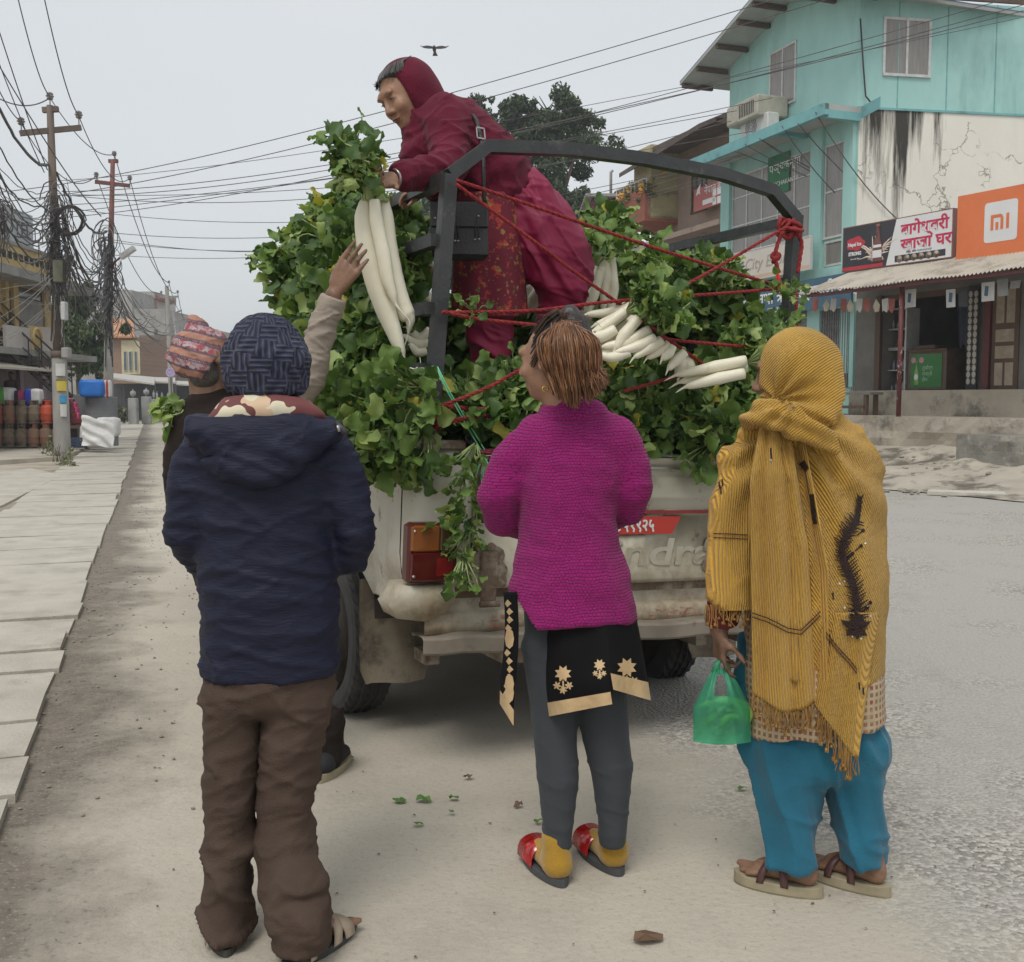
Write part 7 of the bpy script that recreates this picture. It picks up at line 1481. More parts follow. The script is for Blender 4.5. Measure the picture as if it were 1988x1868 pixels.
def sheet(name,mat,parent,f,nu=40,nv=40,th=.004,uvs=None,label=None):
 P=[[Vector(f(i/(nu-1),j/(nv-1)))for i in range(nu)]for j in range(nv)];mb=MB();vs=[p for r_ in P for p in r_];ns=[]
 for j in range(nv):
  for i in range(nu):
   a=P[j][min(i+1,nu-1)]-P[j][max(i-1,0)];b=P[min(j+1,nv-1)][i]-P[max(j-1,0)][i];n=a.cross(b);n=n.normalized()if n.length>1e-12 else Vector((0,-1,0));ns.append(n if n.y<0 else-n)
 bk=[v-n*th for v,n in zip(vs,ns)];F1=[(j*nu+i,j*nu+i+1,(j+1)*nu+i+1,(j+1)*nu+i)for j in range(nv-1)for i in range(nu-1)];o=nu*nv
 per=[i for i in range(nu)]+[j*nu+nu-1 for j in range(1,nv)]+[(nv-1)*nu+i for i in range(nu-2,-1,-1)]+[j*nu for j in range(nv-2,0,-1)]
 F2=[tuple(q+o for q in f_[::-1])for f_ in F1];F3=[(per[(k+1)%len(per)],per[k],per[k]+o,per[(k+1)%len(per)]+o)for k in range(len(per))]
 mb.add(vs+bk,F1+F2+F3,0,True);ob=mb.build(name,mat,parent,label=label);me=ob.data;l_=me.uv_layers.new(name='map')
 U=[]
 W_=(P[nv//2][-1]-P[nv//2][0]).length;H_=(P[-1][nu//2]-P[0][nu//2]).length
 for k in range(nu*nv):i,j=k%nu,k//nu;U.append((i/(nu-1)*W_,j/(nv-1)*H_)if uvs is None else uvs(i/(nu-1),j/(nv-1)))
 U=U+U;l_.data.foreach_set('uv',[c for lp in me.loops for c in U[lp.vertex_index]]);BV[ob.name]=BVHTree.FromPolygons([tuple(v)for v in vs],F1);return ob
def stick(px,py,objs,off=.0025):
 r_=ray(px,py).normalized();best=None
 for o in objs:
  h=BV[o.name].ray_cast(CAM,r_)
  if h[0]is not None and(best is None or h[3]<best[3]):best=h
 if best is None:return None
 return best[0]-r_*off
def patch(mb,poly,objs,mi=0,off=.0025,c=None):
 c=c or(sum(p[0]for p in poly)/len(poly),sum(p[1]for p in poly)/len(poly));P=[stick(x,y,objs,off)for x,y in poly];q=stick(*c,objs,off)
 if q is None or any(p is None for p in P):return
 n=len(P);M_=[stick((x+c[0])/2,(y+c[1])/2,objs,off)for x,y in poly]
 if any(p is None for p in M_):return
 mb.add([q]+M_+P,[(0,1+k,1+(k+1)%n)for k in range(n)]+[(1+k,1+n+k,1+n+(k+1)%n,1+(k+1)%n)for k in range(n)],mi)
def stroke(mb,pts,w_,objs,mi=0,off=.003):
 prev=None
 P=[]
 for i in range(len(pts)-1):
  n=max(1,int(math.dist(pts[i],pts[i+1])/5))
  for k in range(n):P.append((pts[i][0]+(pts[i+1][0]-pts[i][0])*k/n,pts[i][1]+(pts[i+1][1]-pts[i][1])*k/n))
 P.append(pts[-1]);L_=[]
 ws=w_ if callable(w_)else(lambda t:w_)
 for i,(x,y)in enumerate(P):
  a=P[max(i-1,0)];b=P[min(i+1,len(P)-1)];dx,dy=b[0]-a[0],b[1]-a[1];l_=math.hypot(dx,dy)or 1;ww=ws(i/(len(P)-1))/2
  p=stick(x-dy/l_*ww,y+dx/l_*ww,objs,off);q=stick(x+dy/l_*ww,y-dx/l_*ww,objs,off)
  if p is None or q is None:prev=None;continue
  if prev:mb.add([prev[0],prev[1],q,p],[(0,1,2,3)],mi)
  prev=(p,q)
def hand(sd,wr,d,pn,side,s=1.0,curl=(.25,.3,.35,.4),thumb=(.5,.35),spread=.10,k=.007):
 """palm from the wrist along d, palm facing pn; side=+1 puts the thumb towards d x pn"""
 d=Vector(d).normalized();pn=Vector(pn);pn=(pn-d*pn.dot(d)).normalized();x=d.cross(pn)*side;wr=Vector(wr);L_=.085*s
 for t,w_ in((-.032,.9),(-.011,1),(.011,1),(.031,.85)):
  a=wr+d*.012+x*t*.5*s;b=wr+d*L_+x*t*s;sd.cone(a,b,.0135*s,.0115*s*w_,.010)
 sd.cone(wr+d*.02+x*.02*s,wr+d*.05*s+x*.032*s+pn*.008,.014*s,.012*s,.012)
 for i,(t,l_)in enumerate(((.031,.072),(.0105,.080),(-.0105,.074),(-.031,.058))):
  c=curl[i];p=wr+d*L_*(1 if i<3 else .95)+x*t*s;dd=(d+x*(t*spread*30*.1)).normalized()
  for j,(seg_,rr)in enumerate(((.42,.0092),(.32,.0083),(.26,.0072))):
   ax=dd.cross(pn);q_=Matrix.Rotation(c*(1.0 if j else .8),3,ax.normalized());dd=(q_@dd).normalized();e=p+dd*l_*seg_*s;sd.cone(p,e,rr*s,(rr-.0008)*s,k*.5);p=e
 p=wr+d*.028*s+x*.030*s+pn*.006;dd=(d*.62+x*.75*thumb[0]*1.6+pn*thumb[1]).normalized()
 for seg_,rr in((.034,.0115),(.030,.0098),(.024,.0085)):
  e=p+dd*seg_*s;sd.cone(p,e,rr*s,(rr-.001)*s,.006);p=e;dd=(dd+d*.25+pn*.12).normalized()
 return sd
def uvmat(m,fn):
 N,L,b=nodes(m);u=N.new('ShaderNodeUVMap');fn(m,N,L,b,u.outputs[0]);return m
def head(sd,c,f,up,s=1.0,ears=True):
 """skull and face; c is between the ears, f the way the face points"""
 f=Vector(f).normalized();up=Vector(up);up=(up-f*up.dot(f)).normalized();x=f.cross(up);Rm=Matrix((x,f,up)).transposed();c=Vector(c);P=lambda a,b_,c_:c+x*a*s+f*b_*s+up*c_*s
 E=lambda a,b_,c_,r_,k=.02,sub=False:sd.ell(P(a,b_,c_),tuple(q*s for q in r_),k*s,Rm,sub)
 E(0,-.012,.035,(.076,.096,.085));E(0,.035,-.03,(.058,.060,.078),.03);E(0,.062,-.088,(.026,.022,.020),.025)
 E(0,.088,.035,(.045,.018,.02),.02)
 for sx in(-1,1):
  E(sx*.034,.070,-.025,(.022,.022,.022),.02);E(sx*.030,.096,.012,(.017,.012,.012),.010,True);E(sx*.030,.082,.010,(.0135,.0125,.0125),.003);E(sx*.030,.096,.030,(.020,.006,.006),.010)
  if ears:E(sx*.078,-.005,-.002,(.010,.020,.032),.006);E(sx*.084,.002,.0,(.006,.009,.016),.004,True)
 sd.cone(P(0,.095,.012),P(0,.112,-.028),.009*s,.013*s,.010*s)
 for sx in(-1,1):sd.cone(P(sx*.010,.102,-.033),P(sx*.012,.098,-.034),.009*s,.008*s,.006*s)
 E(0,.090,-.058,(.024,.010,.0065),.006);E(0,.089,-.070,(.020,.010,.0065),.006);E(0,.104,-.0635,(.022,.008,.0022),.002,True)
 return P,Rm
m_skin=M('skin_brown',(.36,.20,.125),(.30,.16,.098),sc=14,rough=.5,sub=.08,bump=.12,bs=120,c3=(.25,.125,.075),sc3=9,t3=(.52,.7));m_skin2=M('skin_dark_brown',(.27,.15,.095),(.215,.118,.073),sc=14,rough=.5,sub=.06,bump=.15,bs=110,c3=(.13,.07,.045),sc3=9);m_lip=M('lip',(.26,.09,.075),(.2,.07,.06),sc=20,rough=.4);m_eye=M('eye_white',(.5,.46,.42),sc=9,rough=.2);m_iris=M('iris_dark',(.02,.012,.008),sc=9,rough=.1)
m_hblack=M('black_hair',(.018,.015,.014),(.035,.03,.028),sc=60,rough=.45,stretch=(1,1,.1))
def person(px,py,Y,label):
 t=thing('person',label,'person',at(px,py,Y));t.location.z=0;return t
# ---------- A: man in the navy jacket
Y0=2.64;s_=Y0/2050;RS=.925
def J(px,py,dy=0):return at(px,py,Y0+dy)
A_=person(510,1800,Y0,'man seen from behind in a navy hooded jacket, patterned knit cap and brown trousers')
def shirt_disp(fn):return fn
b=Sdf(.008);hc=J(516,700,.03);head(b,hc,(.1,1,.0),(0,0,1),1.0)
b.chain([J(516,745,.02),J(515,815,.02)],[.058,.062],.03)
b.segs([(J(515,850,.03),.17,.09),(J(515,960,.03),.17,.10),(J(518,1120,.03),.145,.10),(J(520,1290,.03),.16,.10)],.04)
for pts,rr in(([J(385,880,.02),J(368,1010,.02),J(420,1080,.24),J(450,1060,.30)],[.05,.042,.035,.03]),([J(650,880,.02),J(690,1040,.02),J(620,1075,.25),J(590,1060,.30)],[.05,.042,.035,.03]),([J(460,1320,.02),J(450,1560,.03),J(438,1760,.0)],[.075,.055,.042]),([J(570,1320,.02),J(553,1580,.03),J(560,1790,-.02)],[.075,.055,.042])):b.chain(pts,rr,.03)
hand(b,J(450,1060,.30),(1,.3,.1),(0,-1,0),1,.95,(.9,)*4);hand(b,J(590,1060,.30),(-1,.3,.1),(0,-1,0),-1,.95,(.9,)*4)
def foot(sd,heel,d,s=1.0,h=.0):
 d=Vector((d[0],d[1],0)).normalized();x=Vector((d.y,-d.x,0));H=Vector(heel)+Vector((0,0,h));U=Vector((0,0,1));sd.chain([H+d*.055+U*.13,H+d*.052+U*.085,H+d*.032+U*.045,H+d*.030+U*.028],[.030*s,.029*s,.030*s,.028*s],.01);sd.chain([H+d*.04+U*.03,H+d*.10*s+U*.030-x*.006,H+d*.17*s+U*.024],[.028*s,.026*s,.022*s],.015);sd.chain([H+d*.055+U*.10,H+d*.10+U*.055+x*.008,H+d*.17*s+x*.016+U*.026],[.026*s,.026*s,.019*s],.02)
 for sx in(-1,1):sd.ell(H+d*.052+x*sx*.029*s+U*(.082+.008*sx),(.011,.013,.013),.008)
 for i,t in enumerate((-.030,-.014,.001,.015,.031)):
  l_=(.205,.222,.228,.232,.240)[i]*s;sd.cone(H+d*.165*s+x*t*s*.85+U*.020,H+d*l_+x*t*s+U*.014,.012*s,(.0085 if i<4 else .012)*s,.006)
fA1=gnd(440,1856);fA2=gnd(556,1885)
foot(b,fA1+Vector((.0,-.0,.018)),(-.4,1),1.0);foot(b,fA2+Vector((.0,.0,.018)),(.6,1),1.0)
b.chain([J(438,1740,.0),fA1+Vector((-.02,.05,.12))],[.04,.034],.02);b.chain([J(557,1740,-.03),fA2+Vector((.03,.05,.12))],[.035,.032],.02)
skinmesh(b,'body',m_skin2,A_)
hr=Sdf(.007);hr.ell(hc+Vector((0,-.01,.02)),(.084,.10,.095));hr.ell(hc+Vector((0,-.03,-.045)),(.07,.065,.05));hr.clip(hc+Vector((0,.05,0)),(0,1,-.3));hr.clip(hc+Vector((0,0,-.02)),(0,0,1));skinmesh(hr,'hair',m_hblack,A_)
# knit cap with basket pattern
m_cap=M('navy_knit',(.018,.022,.085),(.014,.017,.07),sc=20,rough=.95,sheen=.1)
def capn(m,N,L,b_,uv):
 def wave(direction,scale):
  w_=N.new('ShaderNodeTexWave');w_.bands_direction=direction;w_.inputs['Scale'].default_value=scale;w_.inputs['Distortion'].default_value=.8;w_.inputs['Detail Scale'].default_value=60;L.new(uv,w_.inputs[0]);return w_.outputs['Fac']
 mp=N.new('ShaderNodeMapping');mp.inputs['Rotation'].default_value=(0,0,.25);L.new(uv,mp.inputs[0]);ck=N.new('ShaderNodeTexChecker');ck.inputs['Scale'].default_value=24;L.new(mp.outputs[0],ck.inputs[0])
 mx=N.new('ShaderNodeMixRGB');L.new(ck.outputs['Fac'],mx.inputs[0]);
 wx,wy=wave('X',26),wave('Y',26);L.new(wx,mx.inputs[1]);L.new(wy,mx.inputs[2]);r_=ramp(m,mx.outputs[0],.35,.75);g=ramp(m,noise_tex(m,9,det=3),.3,.6,(.075,.09,.13),(.12,.135,.18))
 mix_over(m,math_node(m,'MULTIPLY',r_,.85),g);add_bump(m,mx.outputs[0],1.0,.012);add_bump(m,noise_tex(m,300,det=2),.3,.003)
uvmat(m_cap,capn)
cp=Sdf(.006);cp.ell(J(516,697,.02),(81*s_,.125,95*s_),.02);cp.seg(J(517,700,.02),J(519,750,.02),(81*s_,.12),(77*s_,.11),.03);cp.clip(J(519,764,.0),(0,.25,-1))
cc_=J(516,720,.02);skinmesh(cp,'knit_cap',m_cap,A_,disp=lambda V:.0035*np.sin(np.arctan2(V[:,0]-cc_.x,-(V[:,1]-cc_.y))*16+3*np.sin(V[:,2]*60))+.003*vnoise(V*60),uv=cyluv(cc_.x,cc_.y,.1))
# jacket
m_nav=M('navy_nylon',(.0095,.012,.033),(.0075,.0095,.027),sc=3,rough=.62,bump=.22,bs=45,bstretch=(1,1,5),spec=.3)
def folds_jacket(V):
 return .0075*crease(V,4,4,17,3,rot=.22,e=2)+.005*crease(V,6,5,30,8,rot=-.35)+.0028*crease(V,12,9,60,9,rot=.1)+.004*vnoise(V*6,4)+.0025*vnoise(V*18,14)
j=Sdf(.007)
j.segs([(J(514,812,.03),.115,.085),(J(512,850,.03),.185,.115),(J(513,930,.03),.20,.13),(J(520,1060,.03),.187,.13),(J(524,1180,.03),.186,.135),(J(525,1318,.03),.189,.135)],.05)
j.chain([J(410,862,.03),J(378,930,.02),J(368,1030,.03),J(400,1095,.16),J(430,1085,.26)],[.068,.066,.062,.05,.045],.03)
j.chain([J(625,858,.03),J(660,930,.02),J(690,1030,.02),J(682,1075,.05),J(630,1085,.22),J(610,1070,.27)],[.068,.064,.056,.05,.045,.042],.03)
j.clip(J(525,1309,0),(.0,.1,-1))
jk=skinmesh(j,'jacket',m_nav,A_,disp=folds_jacket)
hd_=Sdf(.007);hd_.seg(J(380,834,-.09),J(655,838,-.06),(.040,.05),(.028,.035),.03,u=(0,0,1));hd_.segs([(J(512,826,-.06),.165,.075),(J(490,860,-.09),.150,.05),(J(468,900,-.10),.105,.042),(J(468,925,-.10),.062,.036)],.04);hd_.chain([J(600,870,-.07),J(500,925,-.10)],[.02,.03],.03)
hd_.clip(J(512,808,0),(0,0,1));skinmesh(hd_,'hood',m_nav,jk,disp=lambda V:.009*crease(V,5,5,18,21,rot=.35,e=2)+.006*crease(V,9,7,30,28,rot=-.3))
cl_=Sdf(.006);cl_.segs([(J(516,772,.03),.090,.078),(J(516,802,.02),.125,.10)],.02);cl_.clip(J(516,766,.0),(0,.2,1));skinmesh(cl_,'collar',m_nav,jk,disp=lambda V:.003*ridge(V,10,8,30,3))
m_cam=M('camouflage_lining',(.17,.05,.045),(.14,.04,.04),sc=5,rough=.7)
mix_over(m_cam,ramp(m_cam,noise_tex(m_cam,11,det=2),.57,.575),(.62,.45,.30));mix_over(m_cam,ramp(m_cam,noise_tex(m_cam,8,(1,1,1.3),det=2,rot=(1,2,0)),.60,.605),(.66,.60,.44))
cl_=Sdf(.006);cl_.segs([(J(512,790,.0),.115,.085),(J(512,822,-.03),.165,.09)],.02);cl_.clip(J(512,782,.0),(0,.25,1));skinmesh(cl_,'hood_lining',m_cam,jk,disp=lambda V:.004*ridge(V,12,8,20,3))
mb=MB();mb.tube([J(652,820,-.09),J(668,838,-.10),J(676,842,-.09)],[.006,.009,.004],6);mb.build('cord_stopper',m_blk,jk);mb=MB();mb.tube([J(655,826,-.115),J(659,838,-.115)],.004,6);mb.build('cord_end',m_chr,jk)
# trousers
m_br=M('brown_trouser_cloth',(.085,.058,.044),(.070,.048,.037),sc=8,rough=.9,bump=.3,bs=250,spec=.2)
tr=Sdf(.007);Jt=J
tr.segs([(J(522,1290,.03),.178,.12),(J(522,1345,.03),.168,.12)],.03)
tr.segs([(J(450,1340,.03),.082,.105),(J(452,1450,.02),.072,.088),(J(446,1570,.02),.068,.078),(J(443,1680,.0),.060,.068),(J(437,1750,-.01),.058,.07),(J(437,1830,-.02),.064,.085)],.02)
tr.segs([(J(580,1340,.03),.090,.105),(J(568,1450,.02),.080,.088),(J(551,1570,.02),.072,.078),(J(556,1690,-.02),.076,.078),(fA2+Vector((.028,.05,.15)),.080,.088),(fA2+Vector((.03,.052,.09)),.078,.086),(fA2+Vector((.03,.05,.03)),.076,.085)],.02)
tr.clip(Vector((0,0,.040)),(0,0,-1))
skinmesh(tr,'trousers',m_br,A_,disp=lambda V:.010*crease(V,6,5,12,31,rot=.35,e=2)*(1+1.2*np.clip((.45-V[:,2])/.4,0,1))+.006*crease(V,9,7,26,34,rot=-.4)+.003*vnoise(V*10,3))
def footwear(name,label,heel,d,parent,sole_m,strap_m,kind,L_=.27,w_=.05,grp=None,h=.018):
 d=Vector((d[0],d[1],0)).normalized();fr=Fr(Vector(heel)-d*.012,(d.y,-d.x),(0,0,1));t=bpy.data.objects.new(name,None);C.objects.link(t);t.parent=parent;t.location=Vector(heel)-parent.location;t.empty_display_size=.05
 out=[]
 for k in range(28):
  a=2*math.pi*k/28;yy=math.cos(a);xx=math.sin(a);hw=w_*(.80+.22*((1-yy)/2));out.append((xx*hw*(1 if abs(yy)<.9 else 1),(1-yy)/2*L_))
 mb=MB();n=len(out);vs=[]
 for z,g in((0.001,.93),(.006,1.0),(h,1.0),(h+.003,.96)):vs+=[fr.p(x*g,y*1.0*(1),z+.004*max(0,(y/L_-.8))*5)for x,y in out]
 mb.add(vs,[(r_*n+k,r_*n+(k+1)%n,(r_+1)*n+(k+1)%n,(r_+1)*n+k)for r_ in range(3)for k in range(n)]+[tuple(range(n-1,-1,-1)),tuple(range(3*n,4*n))]);mb.build('sole',sole_m,t)
 def strap(y0,y1,wd,ht,nm='strap',th=.004):
  mb=MB();vs=[];nn=14
  for k in range(nn+1):
   a=math.pi*k/nn;x=-math.cos(a)*(w_*.98);z=h+math.sin(a)**.6*ht;
   for q in(0,1):yq=y0+(y1-y0)*(k/nn)+(q-.5)*wd;vs.append(fr.p(x,yq,z));vs.append(fr.p(x*.93,yq,z-th))
  fs=[]
  for k in range(nn):o=4*k;fs+=[(o,o+2,o+6,o+4),(o+1,o+5,o+7,o+3),(o,o+4,o+5,o+1),(o+2,o+3,o+7,o+6)]
  mb.add(vs,fs,0,True);return mb.build(nm,strap_m,t)
 if kind=='slide':s1_=strap(.17,.17,.10,.058)
 elif kind=='sandal':strap(.15,.20,.035,.052);strap(.20,.15,.03,.054);strap(.06,.06,.02,.075,th=.003)
 elif kind=='thong':strap(.10,.14,.022,.062);strap(.17,.12,.02,.056)
 return t
m_sole=M('dark_rubber_sole',(.045,.045,.043),(.06,.058,.052),sc=20,rough=.8);m_sol2=M('pale_worn_sole',(.36,.31,.21),(.27,.23,.15),sc=12,rough=.8);m_strp=M('pale_leather_strap',(.42,.34,.25),(.34,.27,.2),sc=18,rough=.6)
footwear('sandal','',fA1+Vector((0,0,0)),(-.4,1),A_,m_sole,m_strp,'sandal');footwear('sandal','',fA2,(.6,1),A_,m_sole,m_strp,'sandal')
# ---------- B: woman in the magenta cardigan
Y0=2.99;s_=Y0/2050;RS=.975
B_=person(1130,1700,Y0,'woman seen from behind in a magenta knit cardigan with a copper brown ponytail')
b=Sdf(.0065);hc=J(1076,702,.02);fd=Vector((-.88,.55,-.05));P_,Rm_=head(b,hc,fd,(-.03,0,1),.96)
b.chain([J(1082,745,.02),J(1100,800,.02)],[.052,.060],.03)
b.segs([(J(1112,850,.03),.125,.08),(J(1108,930,.03),.125,.09),(J(1102,1040,.03),.11,.09),(J(1108,1160,.04),.13,.08),(J(1112,1230,.04),.11,.07)],.04)
b.chain([J(1035,865,.04),J(972,980,.04),J(1010,1010,.2),J(1050,1000,.26)],[.036,.03,.028,.026],.03);b.chain([J(1195,865,.04),J(1226,965,.04),J(1200,1000,.2),J(1170,1000,.26)],[.036,.03,.028,.026],.03)
hand(b,J(1050,1000,.26),(1,.4,.1),(0,-1,0),1,.9,(.9,)*4);hand(b,J(1170,1000,.26),(-1,.4,.1),(0,-1,0),-1,.9,(.9,)*4)
b.chain([J(1066,1240,.04),J(1078,1430,.02),J(1080,1620,.0)],[.06,.05,.032],.03);b.chain([J(1152,1240,.04),J(1176,1430,.03),J(1190,1610,.03)],[.06,.05,.032],.03)
fB1=gnd(1092,1722);fB2=gnd(1202,1700);dB=(-.42,1)
foot(b,fB1+Vector((0,0,.02)),dB,.94);foot(b,fB2+Vector((0,0,.02)),dB,.94);b.chain([J(1080,1620,0),fB1+Vector((-.02,.05,.12))],[.034,.034],.02);b.chain([J(1190,1610,.03),fB2+Vector((-.02,.05,.12))],[.034,.034],.02)
skinmesh(b,'body',m_skin,B_)
def hairstrands(name,mats,parent,fn,n,r_=.0022,seed=1):
 random.seed(seed);mbs=[MB()for _ in mats]
 for i in range(n):
  pts=fn(i);k=random.randrange(len(mats));mbs[k].tube(pts,[r_*random.uniform(.7,1.2)*(1 if q<len(pts)-2 else .5)for q in range(len(pts))],4,cap=False)
 for m_,q in zip(mats,mbs):
  if q.v:q.build(name,m_,parent)
hr=Sdf(.006)
hr.ell(P_(0,-.035,.05),(.084,.088,.082),.02,Rm_);hr.ell(P_(0,-.055,-.01),(.076,.066,.065),.03,Rm_);hr.clip(P_(0,.045,.03),Rm_@Vector((0,1,-.55)));hr.cone(P_(0,-.075,.105),P_(0,-.06,.135),.036,.025,.02)
hB=skinmesh(hr,'hair',m_hblack,B_,disp=lambda V:.003*ridge(V,60,60,8,5))
m_cop=[M('copper_hair',(.23,.10,.042),(.17,.07,.03),sc=30,rough=.4),M('brown_hair',(.12,.055,.028),(.085,.04,.022),sc=30,rough=.45),M('light_copper_hair',(.31,.155,.07),(.23,.105,.045),sc=30,rough=.4)]
def pony(i):
 a=random.random();side=random.gauss(0,1);st=J(1098+random.gauss(0,10),636+random.gauss(0,5),-.07+random.gauss(0,.012));fan=random.uniform(-1,1);ln=random.uniform(.5,1.0)**.7
 ex=1116+fan*44+(26 if fan>.2 else 0)*random.random();ey=655+ln*(138-44*max(0,fan)-30*abs(min(0,fan)));up=J(1100+fan*40,628+abs(fan)*16+random.uniform(-3,5),-.125+random.gauss(0,.010));m1=J(1104+fan*62,668+random.uniform(-3,5),-.165+.03*fan*fan+random.gauss(0,.008));m2=J(1110+fan*58,714,-.158+.03*fan*fan+random.gauss(0,.009));e=J(ex,ey+random.uniform(-5,8),-.115+random.gauss(0,.02))
 P=[st,up,m1,m2,e];out=[]
 for k in range(4):
  p0=P[max(k-1,0)];p1,p2=P[k],P[k+1];p3=P[min(k+2,4)]
  for q in range(4):t=q/4;out.append(.5*((2*p1)+(p2-p0)*t+(2*p0-5*p1+4*p2-p3)*t*t+(3*p1-p0-3*p2+p3)*t*t*t))
 return out+[e]
pc=Sdf(.007);pc.chain([J(1098,640,-.07),J(1112,672,-.10),J(1122,715,-.095),J(1126,752,-.08)],[.028,.050,.052,.020],.02);pc.chain([J(1118,668,-.09),J(1148,705,-.085),J(1158,724,-.08)],[.040,.030,.012],.02);pt=skinmesh(pc,'ponytail',m_cop[1],B_,disp=lambda V:.005*ridge(V,70,40,6,5,rot=-.25))
hairstrands('ponytail_strands',m_cop,pt,pony,2300,.0017,5)
def scalp(i):
 a=random.uniform(-1.3,1.5);z0=random.uniform(-.02,.09);p0=P_(.082*math.sin(a),.04-.03*random.random(),z0);k=J(1096,634,-.05);m=(p0+k)/2+(Rm_@Vector((.03*math.sin(a),-.045,.05)));return[p0,(p0+m)/2+(Rm_@Vector((.012*math.sin(a),-.01,.012))),m,(m+k)/2,k]
hairstrands('hair_strands',[m_hblack,m_cop[1]],hB,scalp,260,.0018,6)
def messy(i):
 p=J(1090+random.gauss(0,12),624+random.gauss(0,5),-.03);d=Vector((random.gauss(0,.03),random.gauss(0,.02),random.uniform(.0,.03)));return[p,p+d*.6,p+d+Vector((random.gauss(0,.015),0,-.008)),p+d*1.2+Vector((random.gauss(0,.02),0,-.02))]
hairstrands('loose_hair',[m_hblack,m_cop[1]],hB,messy,120,.0014,7)
mb=MB();c=J(1138,656,-.10)
for k in range(10):mb.lathe(c+Vector((random.gauss(0,.012),-.02,random.gauss(0,.014))),[(0,-.004),(.005,0),(0,.004)],6)
mb.build('hair_clip',M('clip_gold',(.5,.42,.36),sc=9,rough=.25,metal=.5),hB);mb=MB();c=P_(-.086 if False else .088,.0,-.045);c=J(1059,755,-.075);mb.tube([c+Vector((.008*math.cos(k),.003*math.sin(k),.008*math.sin(k)))for k in np.linspace(0,6.28,12)],.0022,5);mb.build('earring',M('gold',(.6,.38,.1),sc=9,rough=.25,metal=1),B_)
m_mag=M('magenta_knit',(.335,.012,.165),(.27,.010,.135),sc=4,rough=.95,sheen=.12,spec=.2)
def knit(m,N,L,b_,uv):
 br=N.new('ShaderNodeTexBrick');br.inputs['Scale'].default_value=1;br.inputs['Brick Width'].default_value=.013;br.inputs['Row Height'].default_value=.0088;br.inputs['Mortar Size'].default_value=.0016;br.inputs['Mortar Smooth'].default_value=1;br.inputs['Color1'].default_value=(1,1,1,1);br.inputs['Color2'].default_value=(.7,.7,.7,1);nv=N.new('ShaderNodeTexNoise');nv.inputs['Scale'].default_value=9;nv.inputs['Detail'].default_value=3;L.new(uv,nv.inputs[0]);va=N.new('ShaderNodeVectorMath');va.operation='MULTIPLY_ADD';va.inputs[1].default_value=(.035,.028,0);L.new(nv.outputs['Color'],va.inputs[0]);L.new(uv,va.inputs[2]);L.new(va.outputs[0],br.inputs[0]);f=math_node(m,'SUBTRACT',1.0,br.outputs['Fac']);add_bump(m,f,.8,.008);mix_over(m,math_node(m,'MULTIPLY',br.outputs['Fac'],.22),(.20,.005,.09));add_bump(m,noise_tex(m,160,det=3),.6,.004);mix_over(m,math_node(m,'MULTIPLY',ramp(m,noise_tex(m,45,(1,1,5),det=2),.55,.7),.30),(.50,.05,.28))
uvmat(m_mag,knit)
def fB(V):return .005*ridge(V,8,6,14,41,rot=.2)+.002*vnoise(V*25,5)
j=Sdf(.007)
j.segs([(J(1112,800,.03),.10,.08),(J(1114,840,.03),.155,.105),(J(1110,900,.03),.155,.12),(J(1103,1000,.03),.137,.12),(J(1103,1050,.03),.145,.125),(J(1106,1120,.03),.176,.14),(J(1110,1200,.03),.190,.145),(J(1110,1245,.03),.190,.145)],.05)
j.chain([J(1040,860,.03),J(995,900,.03),J(966,965,.03),J(975,1005,.08),J(1015,1020,.19),J(1040,1010,.24)],[.07,.064,.058,.053,.046,.042],.03)
j.chain([J(1195,855,.03),J(1222,900,.03),J(1232,955,.03),J(1222,985,.08),J(1190,1000,.18),J(1180,1000,.22)],[.066,.058,.052,.048,.044,.042],.03)
j.clip(J(1109,1219,-.14),(0.05,-.20,-1))
cB=J(1108,1000,.03)
def notch(Cn):
 X,Yp,Z=Cn[:,0],Cn[:,1],Cn[:,2];a=J(1002,1155);c1=J(1044,1214);t=np.clip((a.z-Z)/(a.z-c1.z),0,1);return(Z<a.z)&(X<a.x+(c1.x-a.x)*t)&(X>a.x-.035-.02*t)
sw=skinmesh(j,'cardigan',m_mag,B_,disp=fB,uv=cyluv(cB.x,cB.y,.17),drop=notch)
cl_=Sdf(.006);cl_.segs([(J(1108,786,.02),.070,.066),(J(1110,806,.02),.105,.085)],.02);cl_.clip(J(1108,776,0),(.12,.25,1));skinmesh(cl_,'collar',m_mag,sw,uv=cyluv(cB.x,cB.y,.12),disp=lambda V:.002*vnoise(V*30))
m_leg=M('grey_legging',(.042,.048,.056),(.035,.040,.046),sc=6,rough=.85,bump=.2,bs=300,sheen=.05)
tr=Sdf(.0065);tr.segs([(J(1108,1180,.04),.14,.095),(J(1108,1260,.04),.135,.09)],.03)
tr.segs([(J(1062,1250,.04),.078,.08),(J(1074,1350,.03),.072,.075),(J(1078,1440,.02),.064,.068),(J(1084,1510,.01),.062,.066),(J(1083,1590,.0),.046,.048),(J(1082,1640,.0),.042,.044)],.02)
tr.segs([(J(1150,1250,.04),.085,.08),(J(1168,1350,.03),.078,.078),(J(1176,1430,.03),.070,.072),(J(1187,1490,.03),.064,.068),(J(1190,1580,.02),.046,.048),(J(1189,1634,.02),.040,.043)],.02)
tr.clip(J(1083,1646,0),(-.02,0,-1));lg=skinmesh(tr,'leggings',m_leg,B_,disp=lambda V:.002*crease(V,7,6,22,51,rot=.3)*(.6+1.2*(V[:,2]<.35)))
m_sock=M('mustard_sock',(.42,.24,.02),(.36,.20,.015),sc=9,rough=.9,bump=.3,bs=200,sheen=.3)
